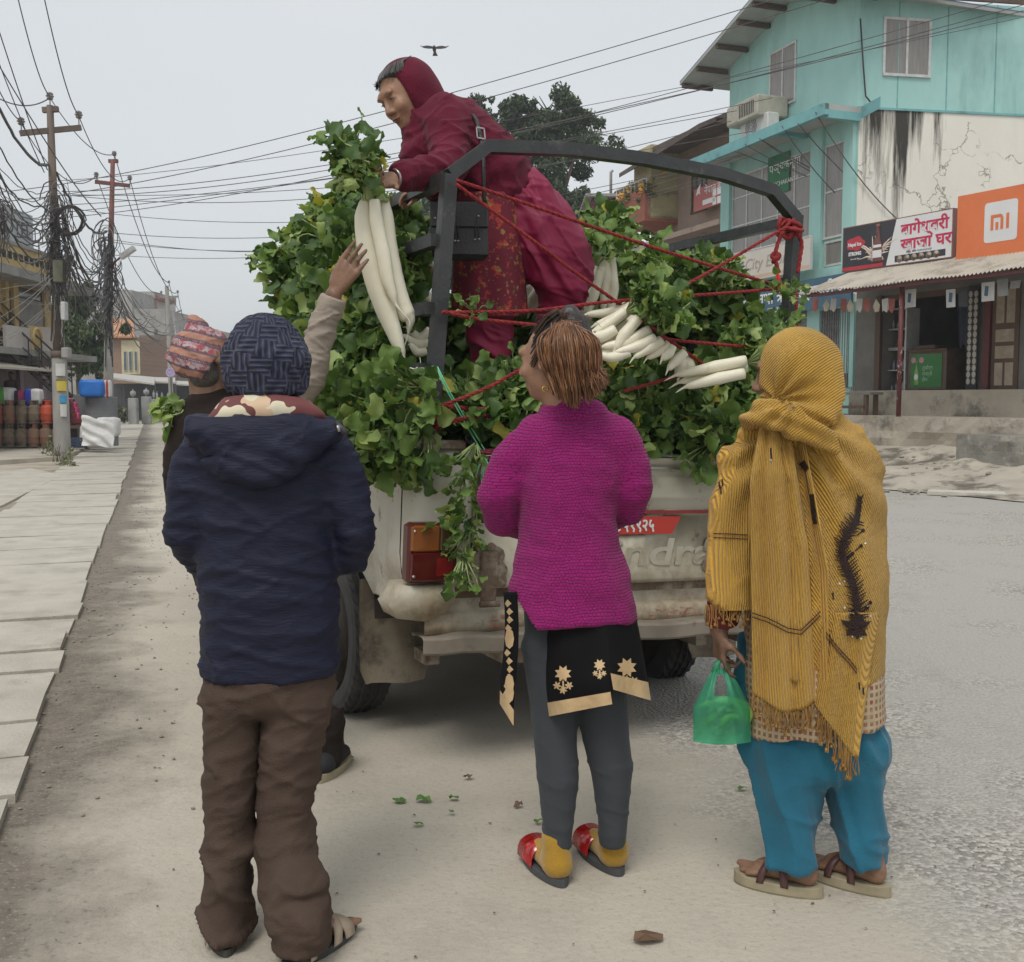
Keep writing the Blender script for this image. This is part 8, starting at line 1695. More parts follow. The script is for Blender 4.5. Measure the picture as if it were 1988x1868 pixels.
for f_,px,py in((fB1,1082,1630),(fB2,1189,1622)):
 sk=Sdf(.005);d=Vector((dB[0],dB[1],0)).normalized();sk.chain([J(px,py,.0 if px<1100 else .02),f_+d*.05+Vector((0,0,.13)),f_+d*.035+Vector((0,0,.06))],[.040,.041,.040],.02);sk.chain([f_+d*.03+Vector((0,0,.052)),f_+d*.12+Vector((0,0,.052)),f_+d*.21+Vector((0,0,.042))],[.036,.038,.030],.03);sk.clip(f_+Vector((0,0,.022)),(0,0,-1));skinmesh(sk,'sock',m_sock,B_,disp=lambda V:.0015*vnoise(V*40,3))
m_rsl=M('red_glossy_strap',(.55,.02,.02),(.25,.01,.01),sc=40,rough=.2,spec=.9)
for f_ in(fB1,fB2):
 t=footwear('slide','',f_,dB,B_,M('grey_sole',(.07,.075,.08),(.05,.052,.055),sc=9,rough=.7)if f_ is fB1 else bpy.data.materials['grey_sole'],m_rsl,'slide',L_=.255,w_=.054,h=.022)
# black tunic with tan borders
m_bk=M('black_velvet',(.006,.006,.007),(.009,.008,.009),sc=9,rough=.9,spec=.15);m_tan=M('tan_satin',(.60,.43,.24),(.52,.36,.19),sc=12,rough=.4,bump=.3,bs=25)
def back(u,v):
 xl=1050+8*v-6*math.sin(v*3);xr=1226+38*v**.8;yb=1392-40*u if u<.64 else 1392-26-(u-.64)*60
 if u>.64:yb=1338+(u-.64)*60
 py=1165+(yb-1165)*v;x=xl+(xr-xl)*u-0;w_=2*u-1;return J(x,py,.04-(.108+.065*min(1,v*1.3))*math.sqrt(max(0,1-w_*w_*.9))+.014*math.sin(u*15+1+v)*v)
kb=sheet('tunic',m_bk,B_,back,46,30,.004)
def flap(u,v):
 py=1150+(1380+30*u-1150)*v-14*(1-u)*v;x=977+(1004-977)*u-3*v+4*math.sin(v*5);return J(x,py,-.05+.05*(1-u)-.02*math.sin(u*3))
kf=sheet('tunic_side_flap',m_bk,B_,flap,12,40,.004)
mb=MB()
def band(fn,u0,u1,v0,v1,n=24,o=.004):
 R_=[]
 for i in range(n+1):
  u=u0+(u1-u0)*i/n;a=fn(u,v0);c=fn(u,v1);d=(CAM-a).normalized()*o;R_+=[a+d,c+d]
 return R_,[(2*i,2*i+2,2*i+3,2*i+1)for i in range(n)]
def bd2(u,v):
 p=back(u,v);return p
mb.add(*band(back,0,.635,.885,1.003));mb.add(*band(back,.645,1,.82,1.003));v,f=band(flap,0,1,.88,1.0,6);mb.add(v,f);mb.build('tunic_border',m_tan,kb)
mb=MB()
def flower(cx,cy,r_,n=8,ph=0):
 for k in range(n):
  a=2*math.pi*k/n+ph;dx,dy=math.cos(a),math.sin(a);patch(mb,[(cx+dx*r_*.15-dy*r_*.08,cy+dy*r_*.15+dx*r_*.08),(cx+dx*r_*.55-dy*r_*.24,cy+dy*r_*.55+dx*r_*.24),(cx+dx*r_,cy+dy*r_),(cx+dx*r_*.55+dy*r_*.24,cy+dy*r_*.55-dx*r_*.24),(cx+dx*r_*.15+dy*r_*.08,cy+dy*r_*.15-dx*r_*.08)],[kb,kf],off=.004)
 patch(mb,[(cx+r_*.45*math.cos(k*1.05),cy+r_*.45*math.sin(k*1.05))for k in range(6)],[kb,kf],off=.0045)
for cx,cy,r_ in((1093,1308,17),(1164,1291,12),(1217,1296,20)):
 mb=MB()
 flower(cx,cy,r_,8,.4)
 for dx,dy in((-.8,1.6),(.8,1.6),(0,2.2)):flower(cx+dx*r_*.85,cy+dy*r_*.85,r_*.52,6,.2)
 stroke(mb,[(cx,cy+r_*.8),(cx+1,cy+r_*1.9)],3,[kb],off=.004);mb.build('embroidered_flower',m_tan,kb)
mb=MB()
for k in range(14):y=1172+k*16;patch(mb,[(985+4*math.sin(k),y-8),(993+4*math.sin(k),y),(985+4*math.sin(k),y+7),(980+4*math.sin(k),y)],[kf],off=.004)
for y in(1240,1328,1345):patch(mb,[(989+9*math.cos(k*.785),y+20*math.sin(k*.785))for k in range(8)],[kf],off=.005)
mb.build('embroidered_vine',m_tan,kf)
# ---------- C: woman in the mustard shawl
Y0=2.93;s_=Y0/2050;RS=.97
C_=person(1590,1700,Y0,'woman wrapped in a mustard shawl over her head, holding a green bag')
b=Sdf(.0065);hc=J(1543,731,.03);P_,Rm_=head(b,hc,(-.93,.35,-.05),(0,0,1),.98)
b.chain([J(1540,780,.03),J(1552,840,.03)],[.055,.065],.03)
b.segs([(J(1560,870,.03),.15,.10),(J(1565,960,.03),.16,.12),(J(1570,1080,.03),.15,.12),(J(1575,1220,.03),.165,.13)],.04)
aw=J(1396,1222,-.02);b.chain([J(1475,895,.03),J(1418,1050,.0),aw],[.036,.034,.028],.03);hand(b,aw+Vector((0,0,.0)),(.03,-.02,-1),(.95,.2,.12),1,.92,(.35,.8,.95,1.0),(.35,.5));b.chain([J(1660,880,.05),J(1690,1040,.08),J(1650,1180,.2)],[.052,.042,.03],.03);hand(b,J(1650,1180,.2),(-.3,.3,-1),(-1,0,0),1,.92)
b.chain([J(1515,1250,.03),J(1530,1500,.02),J(1540,1640,.0)],[.085,.055,.038],.03);b.chain([J(1640,1250,.03),J(1660,1500,.03),J(1675,1640,.02)],[.085,.055,.038],.03)
fC1=gnd(1590,1743);fC2=gnd(1722,1741);dC=(-1.25,.62);dC2=(-.95,.75)
foot(b,fC1+Vector((0,0,.03)),dC,.97);foot(b,fC2+Vector((0,0,.03)),dC2,.97);b.chain([J(1540,1640,0),fC1+Vector((-.04,.03,.13))],[.038,.035],.02);b.chain([J(1675,1640,.02),fC2+Vector((-.035,.03,.13))],[.038,.035],.02)
skinmesh(b,'body',m_skin2,C_);hr=Sdf(.007);hr.ell(P_(0,-.01,.045),(.083,.098,.083),.02,Rm_);hr.clip(P_(0,.05,.04),Rm_@Vector((0,1,-.9)));skinmesh(hr,'hair',m_hblack,C_)
def mustard(name,rot,sc=150,dark=.42):
 m=M(name,(.70,.41,.07),(.61,.345,.052),sc=5,rough=.95,sheen=.2,spec=.15)
 def fn(m,N,L,b_,uv):
  mp=N.new('ShaderNodeMapping');mp.inputs['Rotation'].default_value=(0,0,rot);L.new(uv,mp.inputs[0]);w_=N.new('ShaderNodeTexWave');w_.bands_direction='X';w_.inputs['Scale'].default_value=sc/6.283*2;w_.inputs['Distortion'].default_value=.5;w_.inputs['Detail'].default_value=1;w_.inputs['Detail Scale'].default_value=4;L.new(mp.outputs[0],w_.inputs[0]);add_bump(m,w_.outputs['Fac'],.9,.007);mix_over(m,math_node(m,'MULTIPLY',ramp(m,w_.outputs['Fac'],.5,.05),dark),(.33,.17,.02));add_bump(m,noise_tex(m,220,det=3),.5,.004)  # shade of the rib grooves is mixed into the wool colour
 return uvmat(m,fn)
m_mu=mustard('mustard_wool',-.55);m_mu2=mustard('mustard_wool_straight',0.04);m_mu3=mustard('mustard_wool_head',.9)
cC=J(1580,1000,.03)
j=Sdf(.007)
j.segs([(J(1552,815,.03),.10,.09),(J(1562,862,.03),.17,.13),(J(1566,930,.03),.215,.15),(J(1575,1060,.03),.218,.155),(J(1590,1180,.03),.195,.155),(J(1600,1300,.03),.165,.15)],.06)
j.chain([J(1470,858,.01),J(1436,900,.0),J(1428,960,-.01),J(1420,1090,-.02),J(1418,1190,-.02)],[.05,.058,.062,.064,.068],.05)
j.clip(J(1600,1300,0),(-.62,0,-1));
def armcut(Cn):a=J(1418,1174);return(Cn[:,2]<a.z)&(Cn[:,0]<J(1462,1174).x)
def fC(V):
 o=J(1520,830);d=np.hypot(V[:,0]-o.x,V[:,2]-o.z);an=np.arctan2(V[:,0]-o.x,-(V[:,2]-o.z));rad=np.sin(an*15+3*vnoise(V*4,2))*np.clip(1.2-d*1.5,0,1)*.008
 return rad+.009*crease(V,9,5,3,61,rot=-.25,e=2)+.004*crease(V,14,9,6,64,rot=.3)+.003*vnoise(V*9,4)
sh_=skinmesh(j,'shawl',[m_mu,m_mu2],C_,disp=fC,uv=lambda V:np.stack([V[:,0]-.35*np.abs(V[:,1]-cC.y),V[:,2]],1),drop=armcut,mi=lambda Cn:(Cn[:,0]<J(1462,1000).x)*1)
# head part of the shawl, open towards the face
h_=Sdf(.0065);h_.ell(J(1558,712,.03),(75*s_,.118,74*s_),.03);h_.ell(J(1542,706,.02),(.090,.125,.098),.02);h_.segs([(J(1555,735,.03),.108,.112),(J(1545,775,.03),.098,.105),(J(1548,812,.01),.098,.10)],.04);h_.chain([J(1602,770,-.03),J(1590,812,-.07),J(1560,832,-.085)],[.05,.042,.03],.04);h_.chain([J(1458,818,-.05),J(1482,806,-.125),J(1525,812,-.165),J(1575,838,-.165),J(1620,868,-.14)],[.030,.040,.042,.036,.02],.025)
h_.ell(J(1428,742,.16),(.088,.16,.118),.012,sub=True)
def fH(V):
 o=J(1502,778);an=np.arctan2(V[:,0]-o.x,V[:,2]-o.z);d=np.hypot(V[:,0]-o.x,V[:,2]-o.z);return .007*np.sin(an*11+2.5*vnoise(V*7,6))*np.clip(1.3-d*7,0,1)+.004*ridge(V,9,7,14,66,rot=.5)+.006*np.sin(V[:,2]*150+V[:,0]*60)*np.clip((J(0,775).z-V[:,2])*14,0,1)
hdp=skinmesh(h_,'shawl_hood',m_mu3,sh_,disp=fH,uv=lambda V:np.stack([V[:,0]-.5*V[:,1],V[:,2]],1))
def drape(u,v):
 top=(1478+46*u,800+20*u);t=v;xl=1450+10*math.sin(v*4);xl=1478+(1455-1478)*min(1,v*4)if v<.25 else 1455+(1463-1455)*(v-.25);xr=1530+(1568-1530)*min(1,v*2.2)+(30*(v-.4)if v>.4 else 0);yb=1345+36*math.sin(u*2.6)-6*u;py=800+6*math.sin(u*3)+(yb-800)*v;x=xl+(xr-xl)*u
 dep=-.155-.03*math.sin(u*math.pi)-.018*math.sin(u*15+v*1.5)*(1-.45*v)*(.5+v)+(.06*(1-v*5)if v<.2 else 0);return J(x,py,dep+.04*v)
dr_=sheet('shawl_end',m_mu2,sh_,drape,60,70,.005)
def drape2(u,v):
 xl=1500+40*min(1,v*3)-8*v;xr=1556+(1607-1556)*min(1,v*1.8);yb=1322;py=812+14*u+(yb-812)*v;x=xl+(xr-xl)*u;return J(x,py,-.15-.022*math.sin(u*7+.5)-.0*v+.03*v+(.06*(1-v*5)if v<.2 else 0))
dr2=sheet('shawl_fold',m_mu2,sh_,drape2,40,60,.005)
def tri(u,v):
 xl,xr=1592-10*v,1708-20*v;yb=1360+(u/.80)*112 if u<.80 else 1472-(u-.8)/.2*160;py=1190+(yb-1190)*v;x=xl+(xr-xl)*u-(8*v if u<.8 else 0);return J(x,py,-.115-.03*math.sin(u*3.1)+.008*math.sin(u*14+v))
dr3=sheet('shawl_corner',mustard('mustard_wool_corner',.28),sh_,tri,46,46,.005)
S3=[sh_,hdp,dr_,dr2,dr3]
# dark embroidery and sequins
m_emb2=M('black_embroidery',(.016,.008,.007),(.03,.01,.008),sc=60,rough=.8,bump=.6,bs=200);mb=MB();sp=[(1670,968),(1667,990),(1664,1012),(1650,1030),(1638,1050),(1634,1072),(1640,1095),(1652,1120),(1660,1145),(1664,1172),(1668,1195),(1662,1215),(1664,1240)]
stroke(mb,sp,lambda t:4+9*math.sin(min(1,t*1.1)*3.1)**.6,S3,off=.009);random.seed(77)
for i in range(len(sp)-1):
 for k in range(5):
  t=k/5;x=sp[i][0]+(sp[i+1][0]-sp[i][0])*t;y=sp[i][1]+(sp[i+1][1]-sp[i][1])*t;dx,dy=sp[i+1][0]-sp[i][0],sp[i+1][1]-sp[i][1];l_=math.hypot(dx,dy);sd_=(-dy/l_,dx/l_);w_=(7 if i<2 else 20)*random.uniform(.6,1.1)
  for sg in(-1,1):stroke(mb,[(x,y),(x+sg*sd_[0]*w_*.6-dx/l_*2,y+sg*sd_[1]*w_*.6-dy/l_*5),(x+sg*sd_[0]*w_,y+sg*sd_[1]*w_-dy/l_*9)],lambda t:4*(1-t*.6),S3,off=.009)
for a,l_ in((-2.6,36),(-.5,34),(.5,26),(2.6,24),(-1.9,30),(-1.1,40),(1.4,20)):cx,cy=1662,1222;patch(mb,[(cx,cy),(cx+l_*.5*math.cos(a)-7*math.sin(a),cy+l_*.5*math.sin(a)+7*math.cos(a)),(cx+l_*math.cos(a),cy+l_*math.sin(a)),(cx+l_*.5*math.cos(a)+7*math.sin(a),cy+l_*.5*math.sin(a)-7*math.cos(a))],S3,off=.009)
for x,y in((1655,1075),(1672,1060),(1676,1030),(1690,1170),(1684,1180)):patch(mb,[(x+4*math.cos(k),y+4*math.sin(k))for k in range(6)],S3,off=.003);stroke(mb,[(x,y),(x-12,y+10)],2.5,S3)
stroke(mb,[(1556,897),(1568,915),(1573,945),(1577,975),(1580,1005),(1583,1018)],lambda t:12-4*t,S3,off=.007)
for x,y in((1396,945),(1402,940),(1399,955),(1497,890),(1496,880),(1617,1160),(1668,1335),(1676,1345)):stroke(mb,[(x,y-10),(x+1,y+4)],3,S3)
mb.build('embroidery',m_emb2,sh_)
mb=MB()
for x,y in((1640,1128),(1646,1139),(1630,1133),(1650,1190),(1668,1196),(1690,1196),(1655,1236),(1672,1240),(1684,1176),(1640,1180),(1497,893),(1680,1055),(1664,1222)):patch(mb,[(x+2.0*math.cos(k),y+2.0*math.sin(k))for k in range(6)],S3,off=.005)
mb.build('sequin',M('sequin',(.7,.85,.95),sc=9,rough=.15,metal=.3),sh_)
mb=MB();m_ln=M('dark_thread',(.06,.02,.015),sc=40,rough=.9)
for o in(0,8):stroke(mb,[(1385,1036+o),(1420,1037+o),(1452,1039+o)],2,S3);stroke(mb,[(1460,1190+o),(1490,1200+o),(1530,1220+o),(1555,1224+o),(1575,1205+o),(1592,1188+o)],2.2,S3,off=.006);stroke(mb,[(1604,1228+o),(1625,1255+o),(1650,1282+o),(1664,1300+o)],2.2,S3,off=.005)
mb.build('woven_line',m_ln,sh_)
# fringes
def fringe(parent,pts,L_,n,mat,dark=None,seed=3):
 random.seed(seed);mb=MB()
 for k in range(n):
  t=(k+.5)/n*(len(pts)-1);i=min(int(t),len(pts)-2);p=pts[i].lerp(pts[i+1],t-i);l_=L_*random.uniform(.7,1.25)
  for q in range(3):
   o=Vector((random.gauss(0,.002),random.gauss(0,.002),0));mb.tube([p+o,p+o+Vector((random.gauss(0,.004),random.gauss(0,.003),-l_*.5)),p+o*1.5+Vector((random.gauss(0,.006),random.gauss(0,.004),-l_))],.0016,4,cap=False)
  mb.tube([p+Vector((0,0,-l_*.86)),p+Vector((0,0,-l_))],[.003,.005],5)
 mb.build('fringe',mat,parent)
m_fr=M('fringe_thread',(.38,.21,.05),(.2,.1,.03),sc=30,rough=.9)
fringe(dr_,[drape(u,1)for u in np.linspace(0,1,12)],.055,20,m_fr,seed=3);fringe(dr3,[tri(u,1)for u in np.linspace(.1,.8,12)],.07,16,m_fr,seed=4);fringe(sh_,[J(x,1174,-.085)for x in(1370,1400,1430,1456)],.055,12,m_fr,seed=5)
# maroon sleeve, checked tunic, teal salwar
m_mar=M('maroon_sleeve',(.14,.012,.015),(.10,.01,.012),sc=6,rough=.8);sl=Sdf(.006);sl.chain([J(1418,1120,-.01),J(1402,1205,-.02)],[.052,.046],.02);sl.clip(J(1402,1212,0),(0,0,-1));skinmesh(sl,'sleeve',m_mar,C_,disp=lambda V:.004*ridge(V,20,9,12,3))
m_chk=M('checked_cloth',(.40,.31,.19),(.33,.25,.15),sc=9,rough=.9)
def chk(m,N,L,b_,uv):
 w1=N.new('ShaderNodeTexBrick');w1.offset=0;w1.inputs['Scale'].default_value=1;w1.inputs['Brick Width'].default_value=.020;w1.inputs['Row Height'].default_value=.020;w1.inputs['Mortar Size'].default_value=.0045;w1.inputs['Mortar Smooth'].default_value=.1;w1.inputs['Color1'].default_value=(.22,.14,.10,1);w1.inputs['Color2'].default_value=(.27,.07,.05,1);w1.inputs['Mortar'].default_value=(.45,.36,.23,1);L.new(uv,w1.inputs[0]);mix_over(m,ramp(m,noise_tex(m,40,det=2),.2,.5),w1.outputs['Color'])
uvmat(m_chk,chk)
kt=Sdf(.007);kt.segs([(J(1578,1180,.04),.195,.145),(J(1580,1300,.04),.205,.155),(J(1584,1450,.04),.207,.165)],.03);kt.clip(J(1580,1415,0),(.12,0,-1));skinmesh(kt,'tunic',m_chk,C_,disp=lambda V:.006*np.sin(V[:,0]*38+2*vnoise(V*3))+.003*vnoise(V*20),uv=cyluv(cC.x,cC.y,.2))
m_te=M('teal_cotton',(.006,.125,.20),(.005,.10,.165),sc=4,rough=.8,bump=.2,bs=150,sheen=.15)
tr=Sdf(.007);tr.segs([(J(1580,1210,.04),.150,.11),(J(1583,1380,.04),.172,.125),(J(1590,1470,.04),.180,.13)],.05)
tr.segs([(J(1520,1440,.03),.110,.115),(J(1530,1560,.02),.090,.10),(J(1534,1640,-.0),.074,.085),(J(1531,1700,-.02),.066,.08)],.03);tr.segs([(J(1650,1440,.04),.100,.115),(J(1663,1560,.03),.080,.095),(J(1670,1630,.01),.067,.085),(J(1671,1700,-.0),.061,.08)],.03);tr.chain([J(1445,1240,.06),J(1465,1440,.04)],[.03,.05],.03)
tr.clip(Vector((0,0,.085)),(.0,0,-1))
skinmesh(tr,'salwar',m_te,C_,disp=lambda V:.020*crease(V,12,7,1.8,71,rot=-.28,e=2)+.009*crease(V,4,4,12,75,rot=.4,e=2)*np.clip((.45-V[:,2])*4,0,1)-.006+.002*vnoise(V*14))
m_pl=M('brown_strap',(.09,.04,.035),(.07,.03,.03),sc=9,rough=.5)
footwear('sandal','',fC1,dC,C_,m_sol2,m_pl,'thong',L_=.255,w_=.046,h=.030);footwear('sandal','',fC2,dC2,C_,m_sol2,m_pl,'thong',L_=.255,w_=.046,h=.030)
# green carrier bag with vegetables
bagT=thing('carrier_bag','translucent green plastic bag of vegetables hanging from the mustard shawl woman\'s hand','bag',J(1400,1440,-.03))
m_bag=M('green_film',(.10,.47,.30),(.08,.40,.25),sc=6,rough=.3,bump=.3,bs=25);N,L,bb_=nodes(m_bag);tr_=N.new('ShaderNodeBsdfTransparent');tr_.inputs[0].default_value=(.45,.85,.6,1);mx=N.new('ShaderNodeMixShader');mx.inputs[0].default_value=.55;L.new(bb_.outputs[0],mx.inputs[1]);L.new(tr_.outputs[0],mx.inputs[2]);L.new(mx.outputs[0],N['Material Output'].inputs[0])
def bagf(sgn):
 def f(u,v):
  w0=13+(56-13)*min(1,(v/.55))**.8;cx=1400+(2*v);x=cx+(2*u-1)*(w0);py=1298+(142+6*math.sin(u*3))*v;puff=.055*math.sin(math.pi*min(1,v*1.08+.02))*max(0,1-(2*u-1)**2)**.5;return J(x,py,-.03+sgn*(puff+.003)+.006*math.sin(u*13+v*7)*v+.005*math.sin(u*31-v*4)*(1-v))
 return f
for sg in(-1,1):
 f=bagf(sg);n=26;mb=MB();vs=[f(i/(n-1),j/(n-1))for j in range(n)for i in range(n)];fs=[]
 for jj in range(n-1):
  for i in range(n-1):
   u,v=(i+.5)/(n-1),(jj+.5)/(n-1)
   if v<.36 and abs(u-.5)<.16 and v>.06:continue
   fs.append((jj*n+i,jj*n+i+1,(jj+1)*n+i+1,(jj+1)*n+i))
 mb.add(vs,fs,0,True);mb.build('film',m_bag,bagT)
mb=MB();mb.tube([J(1388,1306,-.03),J(1393,1288,-.03),J(1402,1280,-.03),J(1410,1290,-.03),J(1412,1306,-.03)],[.012,.008,.007,.008,.012],8);mb.build('handle',m_bag,bagT)
random.seed(5);m_veg=leafm('green_vegetable',(.30,.48,.10),(.2,.36,.06))
for k in range(9):
 c=J(1400+random.uniform(-32,32),1405+random.uniform(-18,14),-.03+random.uniform(-.025,.025));a=random.uniform(-.6,.6);rr=random.uniform(.03,.05);mb=MB();mb.tube([c+Vector((rr*math.cos(q)*1.1,.01*math.sin(q),rr*math.sin(q)*.8))for q in np.linspace(a,a+2.6,9)],[.005,.009,.011,.012,.012,.012,.011,.008,.004],7);mb.build('green_chilli',m_veg,label='curved pale green vegetable inside the green carrier bag',cat='vegetable',group='vegetables inside the green bag')
# ---------- D: woman standing on the load
Y0=4.36;s_=Y0/2050;RS=1.0
D_=person(930,740,Y0,'woman in a maroon hooded jacket bending over the pickup rail to hand down radishes');D_.location.z=1.4
b=Sdf(.0055);hc=J(788,190,.0);fd=Vector((-.62,-.62,-.42)).normalized();P_,Rm_=head(b,hc,fd,Vector((-.25,.1,1)),1.06,ears=True)
b.chain([hc+Vector((.02,.03,-.05)),J(836,236,.04)],[.06,.065],.03)
b.segs([(J(850,238,.04),.11,.13),(J(910,290,.05),.12,.14),(J(970,360,.05),.14,.15)],.05,u=(.6,0,.8));b.segs([(J(970,370,.05),.11,.11),(J(1000,440,.05),.11,.11)],.04)
wr=J(768,347,-.42);b.chain([J(858,222,-.08),J(868,320,-.20),J(815,335,-.34),wr],[.055,.045,.035,.028],.03)
hand(b,wr,J(722,352,-.5)-wr,(.2,-.5,.3),-1,1.0,(.75,.8,.85,.9),(.7,.6))
wr2=J(838,365,-.13);b.chain([J(850,240,.16),J(870,330,.10),wr2],[.05,.042,.028],.03);hand(b,wr2,J(800,372,-.12)-wr2,(0,.2,-1),1,1.0,(.5,.6,.7,.8),(.5,.5))
b.chain([J(960,430,.03),J(945,560,-.0),J(950,720,.0)],[.07,.065,.045],.03);b.chain([J(1020,430,.1),J(1085,530,.06),J(1075,700,.15)],[.07,.055,.045],.03)
foot(b,J(950,775,.05),(-.6,-.8),1.0);foot(b,J(1075,770,.2),(-.5,-.8),1.0)
bD=skinmesh(b,'body',m_skin,D_)
# eyes, brows and lips
mb=MB();mb2=MB();mb3=MB();mb4=MB()
for sx in(-1,1):
 c=P_(sx*.030,.0935,.008)
 mb4.add([P_(sx*.030-.012,.094,.0075),P_(sx*.030-.004,.0985,.0105),P_(sx*.030+.004,.0985,.0105),P_(sx*.030+.012,.094,.0075),P_(sx*.030+.004,.0985,.0065),P_(sx*.030-.004,.0985,.0065)],[(0,1,2,3,4,5)])
 mb.tube([P_(sx*.045,.088,.030),P_(sx*.032,.101,.034),P_(sx*.018,.104,.030)],[.0012,.003,.0018],5)
mb.build('eyebrow',m_hblack,bD);mb4.build('eye',m_iris,bD)
mb3.tube([P_(-.021,.094,-.062),P_(-.008,.1035,-.0595),P_(.008,.1035,-.0595),P_(.021,.094,-.062)],[.002,.0042,.0042,.002],6);mb3.tube([P_(-.019,.093,-.066),P_(0,.1025,-.0695),P_(.019,.093,-.066)],[.002,.0048,.002],6);mb3.build('lips',m_lip,bD)
hr=Sdf(.006);hr.ell(P_(0,-.010,.045),(.084,.100,.086),.02,Rm_);hr.clip(P_(0,.050,.075),Rm_@Vector((0,1,-.75)));hr.clip(P_(0,0,-.03),Rm_@Vector((0,.2,-1)));hD=skinmesh(hr,'hair',m_hblack,D_,disp=lambda V:.003*ridge(V,50,50,10,5))
def hs(i):
 a=random.uniform(-1.5,1.5);p=P_(.080*math.sin(a),.070*math.cos(a)+.008,.078+.015*math.cos(a));q=P_(.084*math.sin(a*1.0),.03*math.cos(a),.108+.016*math.cos(a));r2=P_(.07*math.sin(a),-.06,.12);e=p+(Rm_@Vector((random.gauss(0,.004),.006+random.gauss(0,.004),-.004+random.gauss(0,.004))));return[r2,q,p,e]
hairstrands('hair_strands',[m_hblack,M('grey_hair',(.12,.115,.11),sc=9,rough=.5)],hD,hs,200,.0015,8)
m_mrn=M('maroon_fleece',(.135,.012,.032),(.105,.009,.025),sc=6,rough=.95,bump=.35,bs=180,sheen=.08,spec=.2)
hd2=Sdf(.0065);hd2.ell(P_(0,-.035,.030),(.112,.118,.118),.03,Rm_);hd2.chain([P_(0,-.05,-.06),J(836,236,.04)],[.105,.11],.05);hd2.ell(P_(0,.130,.0),(.088,.150,.165),.012,Rm_,sub=True)
jt=Sdf(.0068)
jt.segs([(J(842,228,.04),.105,.14),(J(872,255,.05),.15,.175),(J(920,305,.06),.16,.19),(J(958,350,.06),.165,.19),(J(972,385,.06),.15,.17)],.05,u=(.62,0,.78))
jt.chain([J(820,240,.0),J(826,300,.0),J(880,360,.02),J(930,385,.03)],[.07,.10,.10,.07],.05)
jt.chain([J(862,228,-.06),J(874,270,-.12),J(872,318,-.20),J(845,334,-.28),J(812,338,-.34),J(780,343,-.40)],[.082,.080,.070,.062,.052,.047],.03)
jt.chain([J(845,240,.15),J(868,330,.10),J(848,362,-.02)],[.07,.06,.045],.03)
def fD(V):return .011*crease(V,6,5,13,81,rot=.5,e=2)+.007*crease(V,10,7,24,84,rot=-.3)+.003*vnoise(V*16)
jD=skinmesh(jt,'jacket',m_mrn,D_,disp=fD);skinmesh(hd2,'hood',m_mrn,jD,disp=lambda V:.005*ridge(V,8,6,10,88,rot=.3))
mb=MB();mb.tube([at(766,330,Y0-.43),at(762,344,Y0-.455),at(764,356,Y0-.43)],.005,6);c=at(765,346,Y0-.42);dd=(wr-c).normalized();
ax=(J(722,352,-.5)-wr).normalized();u=ax.orthogonal().normalized();v=ax.cross(u);mb=MB();mb.tube([wr+ax*.004+(u*math.cos(t)+v*math.sin(t))*.032 for t in np.linspace(0,6.28,20)],.006,6,cap=False);mb.build('bangle',m_chr,bD)
# patterned tunic and dark pink trousers
m_pat=M('patterned_tunic',(.16,.012,.03),(.13,.010,.025),sc=5,rough=.85)
mix_over(m_pat,ramp(m_pat,noise_tex(m_pat,26,det=4),.56,.60),(.40,.05,.03));mix_over(m_pat,math_node(m_pat,'MULTIPLY',ramp(m_pat,noise_tex(m_pat,38,det=3,rot=(1,0,0)),.60,.63),.8),(.33,.22,.05));mix_over(m_pat,ramp(m_pat,noise_tex(m_pat,20,det=3,rot=(0,1,2)),.66,.68),(.10,.13,.04))
def tun(u,v):
 xl=884-8*v;xr=1002+30*v-6*v*v;py=372+(600+16*math.sin(u*2.5)-372)*v;w_=2*u-1;return J(xl+(xr-xl)*u,py,.02-.15*math.sqrt(max(0,1-w_*w_*.92))+.012*math.sin(u*12+v*2)*v-.02)
sheet('tunic',m_pat,D_,tun,36,40,.006)
m_dp=M('dark_pink_satin',(.25,.005,.05),(.20,.004,.04),sc=4,rough=.6)
tr=Sdf(.0075);tr.segs([(J(985,372,.08),.13,.14),(J(1010,400,.08),.155,.15),(J(1045,450,.08),.17,.16),(J(1080,500,.06),.155,.15),(J(1092,545,.06),.12,.13),(J(1082,600,.08),.085,.10),(J(1075,690,.12),.07,.08)],.04)
tr.segs([(J(975,400,.05),.13,.12),(J(955,520,.0),.12,.11),(J(947,610,-.02),.098,.095),(J(952,680,-.02),.075,.08),(J(948,722,-.02),.052,.06)],.04)
skinmesh(tr,'trousers',m_dp,D_,disp=lambda V:.022*crease(V,14,7,3,91,rot=-.55,e=1.5)+.008*crease(V,7,6,20,93,rot=.3)-.008)
# purse hanging at her side
ps=thing('purse','black leather shoulder purse with silver studs hanging behind the left cage post','bag',J(892,500,-.22));Yp=Y0-.28;fp=Fr(at(892,450,Yp),(.995,.09),(-.03,0,1));k_=Yp/2050;m_lea=M('black_leather',(.014,.014,.016),(.02,.02,.022),sc=12,rough=.4,bump=.2,bs=120)
mb=MB();mb.box(fp,-54*k_,54*k_,-.03,.05,-53*k_,54*k_,bev=.018);mb.build('body',m_lea,ps);mb=MB();mb.box(fp,-55*k_,55*k_,-.036,-.024,5*k_,55*k_,bev=.006);mb.build('flap',m_lea,ps)
mb=MB()
for x,z in((-46,22),(36,27),(-10,-20),(-4,-20),(28,-17),(36,-16)):mb.lathe(fp.p(x*k_,-.038,z*k_),[(0,-.004),(.006,0),(0,.004)],8)
mb.build('stud',m_chr,ps);mb=MB()
for x0,x1 in((-8,-10),(-3,-4),(31,28),(33,36)):mb.tube([fp.p(x0*k_,-.038,24*k_),fp.p(x1*k_,-.038,-17*k_)],.0025,5)
